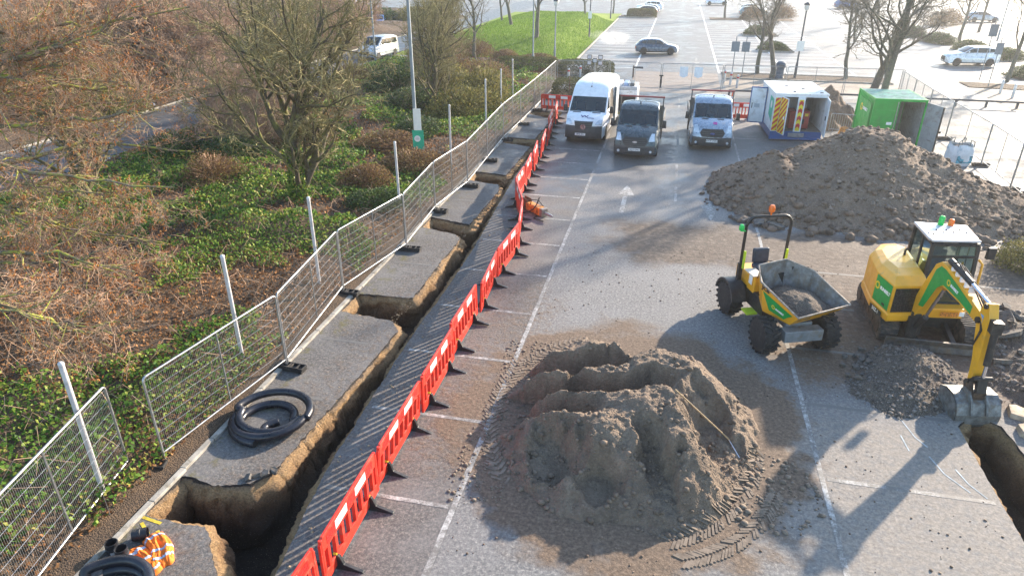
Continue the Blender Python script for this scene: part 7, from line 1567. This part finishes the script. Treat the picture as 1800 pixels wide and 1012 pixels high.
lamp_post('park lamp with white notice behind the cabin', 9.5, 59.8, 5.0, 'globe', POSTD); lamp_post('tall lamp post on the lawn bank', -9.9, 84, 7.0, 'arm', POSTD); lamp_post('lamp post among the trees of the outer lot', 35.5, 92, 6.5, 'arm'); lamp_post('lamp post beside the lane beyond the lawn', -9.9, 110, 5.5, 'globe', POSTD)
mb = MB(); mb.box((9.5, 59.72, 2.45), (.55, .02, .75)); tag(mb.build('notice_board', PLATE), 'white notice fixed on the park lamp behind the cabin', 'notice')
mb = MB(); mb.box((-9.9, 83.9, 2.6), (.4, .03, .8)); tag(mb.build('notice_board', PLATE), 'white notice fixed on the lawn lamp post', 'notice')
SIGNB = simple('sign_back_grey', (.16, .2, .24), .5, .3, var=.1)
def sign(label, x, y, h, w=.6, hh=.75, tilt=0.0):
    t = thing('road_sign', label, 'sign', (x, y, 0)); t.rotation_euler = (0, tilt, 0); mb = MB(); mb.cyl((0, 0, 0), (0, 0, h), .035, 10); mb.build('post', POSTG, t, smooth=.8); mb = MB(); mb.box((0, -.05, h - .75), (w, .02, hh)); mb.build('plate', SIGNB, t, bevel=.01); return t
sign('grey backed road sign nearer the lane outside the gate', 4.55, 58.3, 3.2); sign('grey backed road sign next to its twin outside the gate', 5.4, 59.2, 3.1); sign('tall grey sign post in front of the white sport utility car', 23.6, 62.3, 4.4, .6, .9); sign('leaning grey sign post by the pair of bollards', 22.9, 58.6, 3.5, .5, .8)
def bollard(label, x, y, h=.95):
    t = thing('bollard', label, 'bollard', (x, y, 0)); mb = MB(); mb.lathe([(.085, 0), (.085, h - .06), (.07, h), (0, h + .02)], 14); mb.build('post', simple('bollard_steel', (.55, .57, .6), .4, .5, var=.1), t, smooth=.7); mb = MB(); mb.lathe([(.088, h - .25), (.088, h - .12), (.086, h - .12)], 14); mb.build('band', REDR if x < 10 else WHITER, t, smooth=.7)
for x, y, l in ((22.8, 56.1, 'steel bollard farther from the fence on the outer footpath'), (22.9, 54.3, 'steel bollard nearer the fence on the outer footpath'), (3.9, 56.6, 'steel bollard beside the twin road signs'), (4.3, 55.4, 'second steel bollard by the twin road signs'), (4.7, 54.2, 'third steel bollard by the gate'), (-7.2, 56.2, 'white topped bollard by the hedge at the lane'), (-7.9, 54.6, 'short white bollard at the fence corner')): bollard(l, x, y)
t = thing('litter_bin', 'dark litter bin standing on the planted strip behind the cabin', 'bin', (8.25, 59.3, 0)); BINM = simple('bin_blue', (.05, .08, .12), .5, var=.15)
mb = MB(); mb.lathe([(.34, 0), (.36, .1), (.3, .2), (.3, .85), (.36, .9)], 18); mb.build('body', BINM, t, smooth=.6); mb = MB(); mb.lathe([(.38, .92), (.38, 1.12), (.32, 1.25), (.18, 1.33), (0, 1.35)], 18); mb.build('hood', BINM, t, smooth=.6); mb = MB(); mb.box((0, -.37, 1.02), (.4, .04, .14)); mb.build('mouth', GRILLE, t)
t = thing('knee_rail', 'low dark rail running along the far edge of the site', 'rail', (0, 0, 0))
for (a, b) in (((3.9, 50.7, .42), (9.6, 50.8, .42)), ((9.7, 50.8, .42), (14.6, 50.9, .42)), ((15.2, 50.6, .42), (22, 50.4, .42)), ((22.1, 50.4, .42), (29, 50.2, .42))): mb = MB(); mb.bar(a, b, .12, .12); mb.build('beam', POSTD, t, bevel=.01)
me = None
for i in range(15):
    if me is None: mb = MB(); mb.bbox((-.06, -.06, 0), (.06, .06, .36)); o = mb.build('stub_post', POSTD, t); me = o.data
    else: o = link('stub_post', me, t)
    o.location = (3.95 + 1.78 * i, 50.75 - .02 * i, 0)
t = thing('direction_post', 'small timber finger post by the lane edge outside the gate', 'sign', (-3.1, 57.5, 0)); mb = MB(); mb.bbox((-.06, -.06, 0), (.06, .06, .9)); mb.build('post', simple('old_timber', (.14, .1, .07), .85, var=.2), t); mb = MB(); mb.bbox((.0, -.1, .7), (.75, -.06, .85)); mb.build('finger', POSTD, t)
for (x, y, h, l) in ((-6.55, 45.9, 1.7, 'rusty steel stake standing behind the crosswise red barrier'),): mb = MB(); mb.cyl((0, 0, 0), (0, 0, h), .03, 8); mb.lathe([(.035, h), (.02, h + .03), (0, h + .03)], 8); tag(mb.build('stake', RUSTY, loc=(x, y, 0), smooth=.8), l, 'stake')
# litter by the road
for i, (x, y, c, l) in enumerate(((-32.6, 37.2, (.6, .1, .45), 'pink litter bag on the far road edge'), (-32.7, 38.6, (.55, .65, .75), 'pale litter bag on the far road edge'), (-21.0, 26.8, (.75, .5, .6), 'pale pink scrap of litter under the branches'), (-13.2, 17.6, (.6, .62, .7), 'crumpled white scrap lying in the ivy'))):
    m = simple('litter_%d' % i, c, .5, var=.2); mb = MB(); V = IV * np.array([.3, .22, .16]) * (1 + .4 * (np.random.RandomState(i).rand(len(IV), 1) - .5)); k = 1 if i < 3 else .35
    mb.add([tuple(v * k) for v in V], [tuple(f) for f in IF]); tag(mb.build('litter_bag', m, loc=(x, y, .15 if i < 2 else .4)), l, 'litter')
# grass blades on the lawn
rg = np.random.RandomState(2); n = 60000; X = -26 + 17 * rg.rand(n); Y = 66.5 + 40 * rg.rand(n); Z = lawn_h(X, Y); a = rg.rand(n) * 6.283; h = .08 + .1 * rg.rand(n); w = .025
V = np.stack([np.stack([X - w * np.cos(a), Y - w * np.sin(a), Z], -1), np.stack([X + w * np.cos(a), Y + w * np.sin(a), Z], -1), np.stack([X + .06 * (rg.rand(n) - .5), Y + .06 * (rg.rand(n) - .5), Z + h], -1)], 1).reshape(-1, 3)
tag(np_mesh('grass', V, np.arange(3 * n).reshape(n, 3), leaf_mat('grass_blade', [(.2, (.06, .13, .012)), (.5, (.13, .25, .02)), (.8, (.24, .36, .04))], .6, .3)), 'short sunlit grass on the lawn bank', 'grass', kind='stuff')
# exhaust mist behind the hatchback
def smoke_mat():
    t = NT('exhaust_mist'); co = t.coord('Object', False); n = t.noise(co, .9, 5, .65, .4); g_ = t.n('VectorMath', {0: co, 1: (1 / 3.4, 1 / 1.5, 1 / .9)}, operation='MULTIPLY').outputs[0]
    ln = t.n('VectorMath', {0: g_}, operation='LENGTH').outputs['Value']; d = t.math('MULTIPLY', t.mr(ln, 1.0, .2), t.mr(n, .42, .68)); v = t.n('VolumePrincipled', {'Color': (.95, .96, 1, 1), 'Density': t.math('MULTIPLY', d, 1.1), 'Anisotropy': .3}); t.t.links.new(v.outputs[0], t.out.inputs['Volume']); return t.m
mb = MB(); mb.lathe([(.0, -1), (.6, -.8), (.95, -.3), (1, 0), (.95, .3), (.6, .8), (0, 1)], 20); mb.v = [(x * 3.6, y * 1.7, z * 1.0) for x, y, z in mb.v]; o = mb.build('exhaust_smoke', smoke_mat(), loc=(-6.6, 75.6, 1.05), rot=(0, 0, R(-38))); tag(o, 'white exhaust mist drifting behind the hatchback', 'mist', kind='stuff')
# haze over the whole place
def haze_mat():
    t = NT('haze_air'); v = t.n('VolumePrincipled', {'Color': (.93, .96, 1, 1), 'Density': HAZE, 'Anisotropy': .55}); t.t.links.new(v.outputs[0], t.out.inputs['Volume']); return t.m
HAZE = .0006
mb = MB(); mb.bbox((-1000, -450, -2.5), (1000, 1600, 14)); tag(mb.build('haze', haze_mat()), kind='stuff')
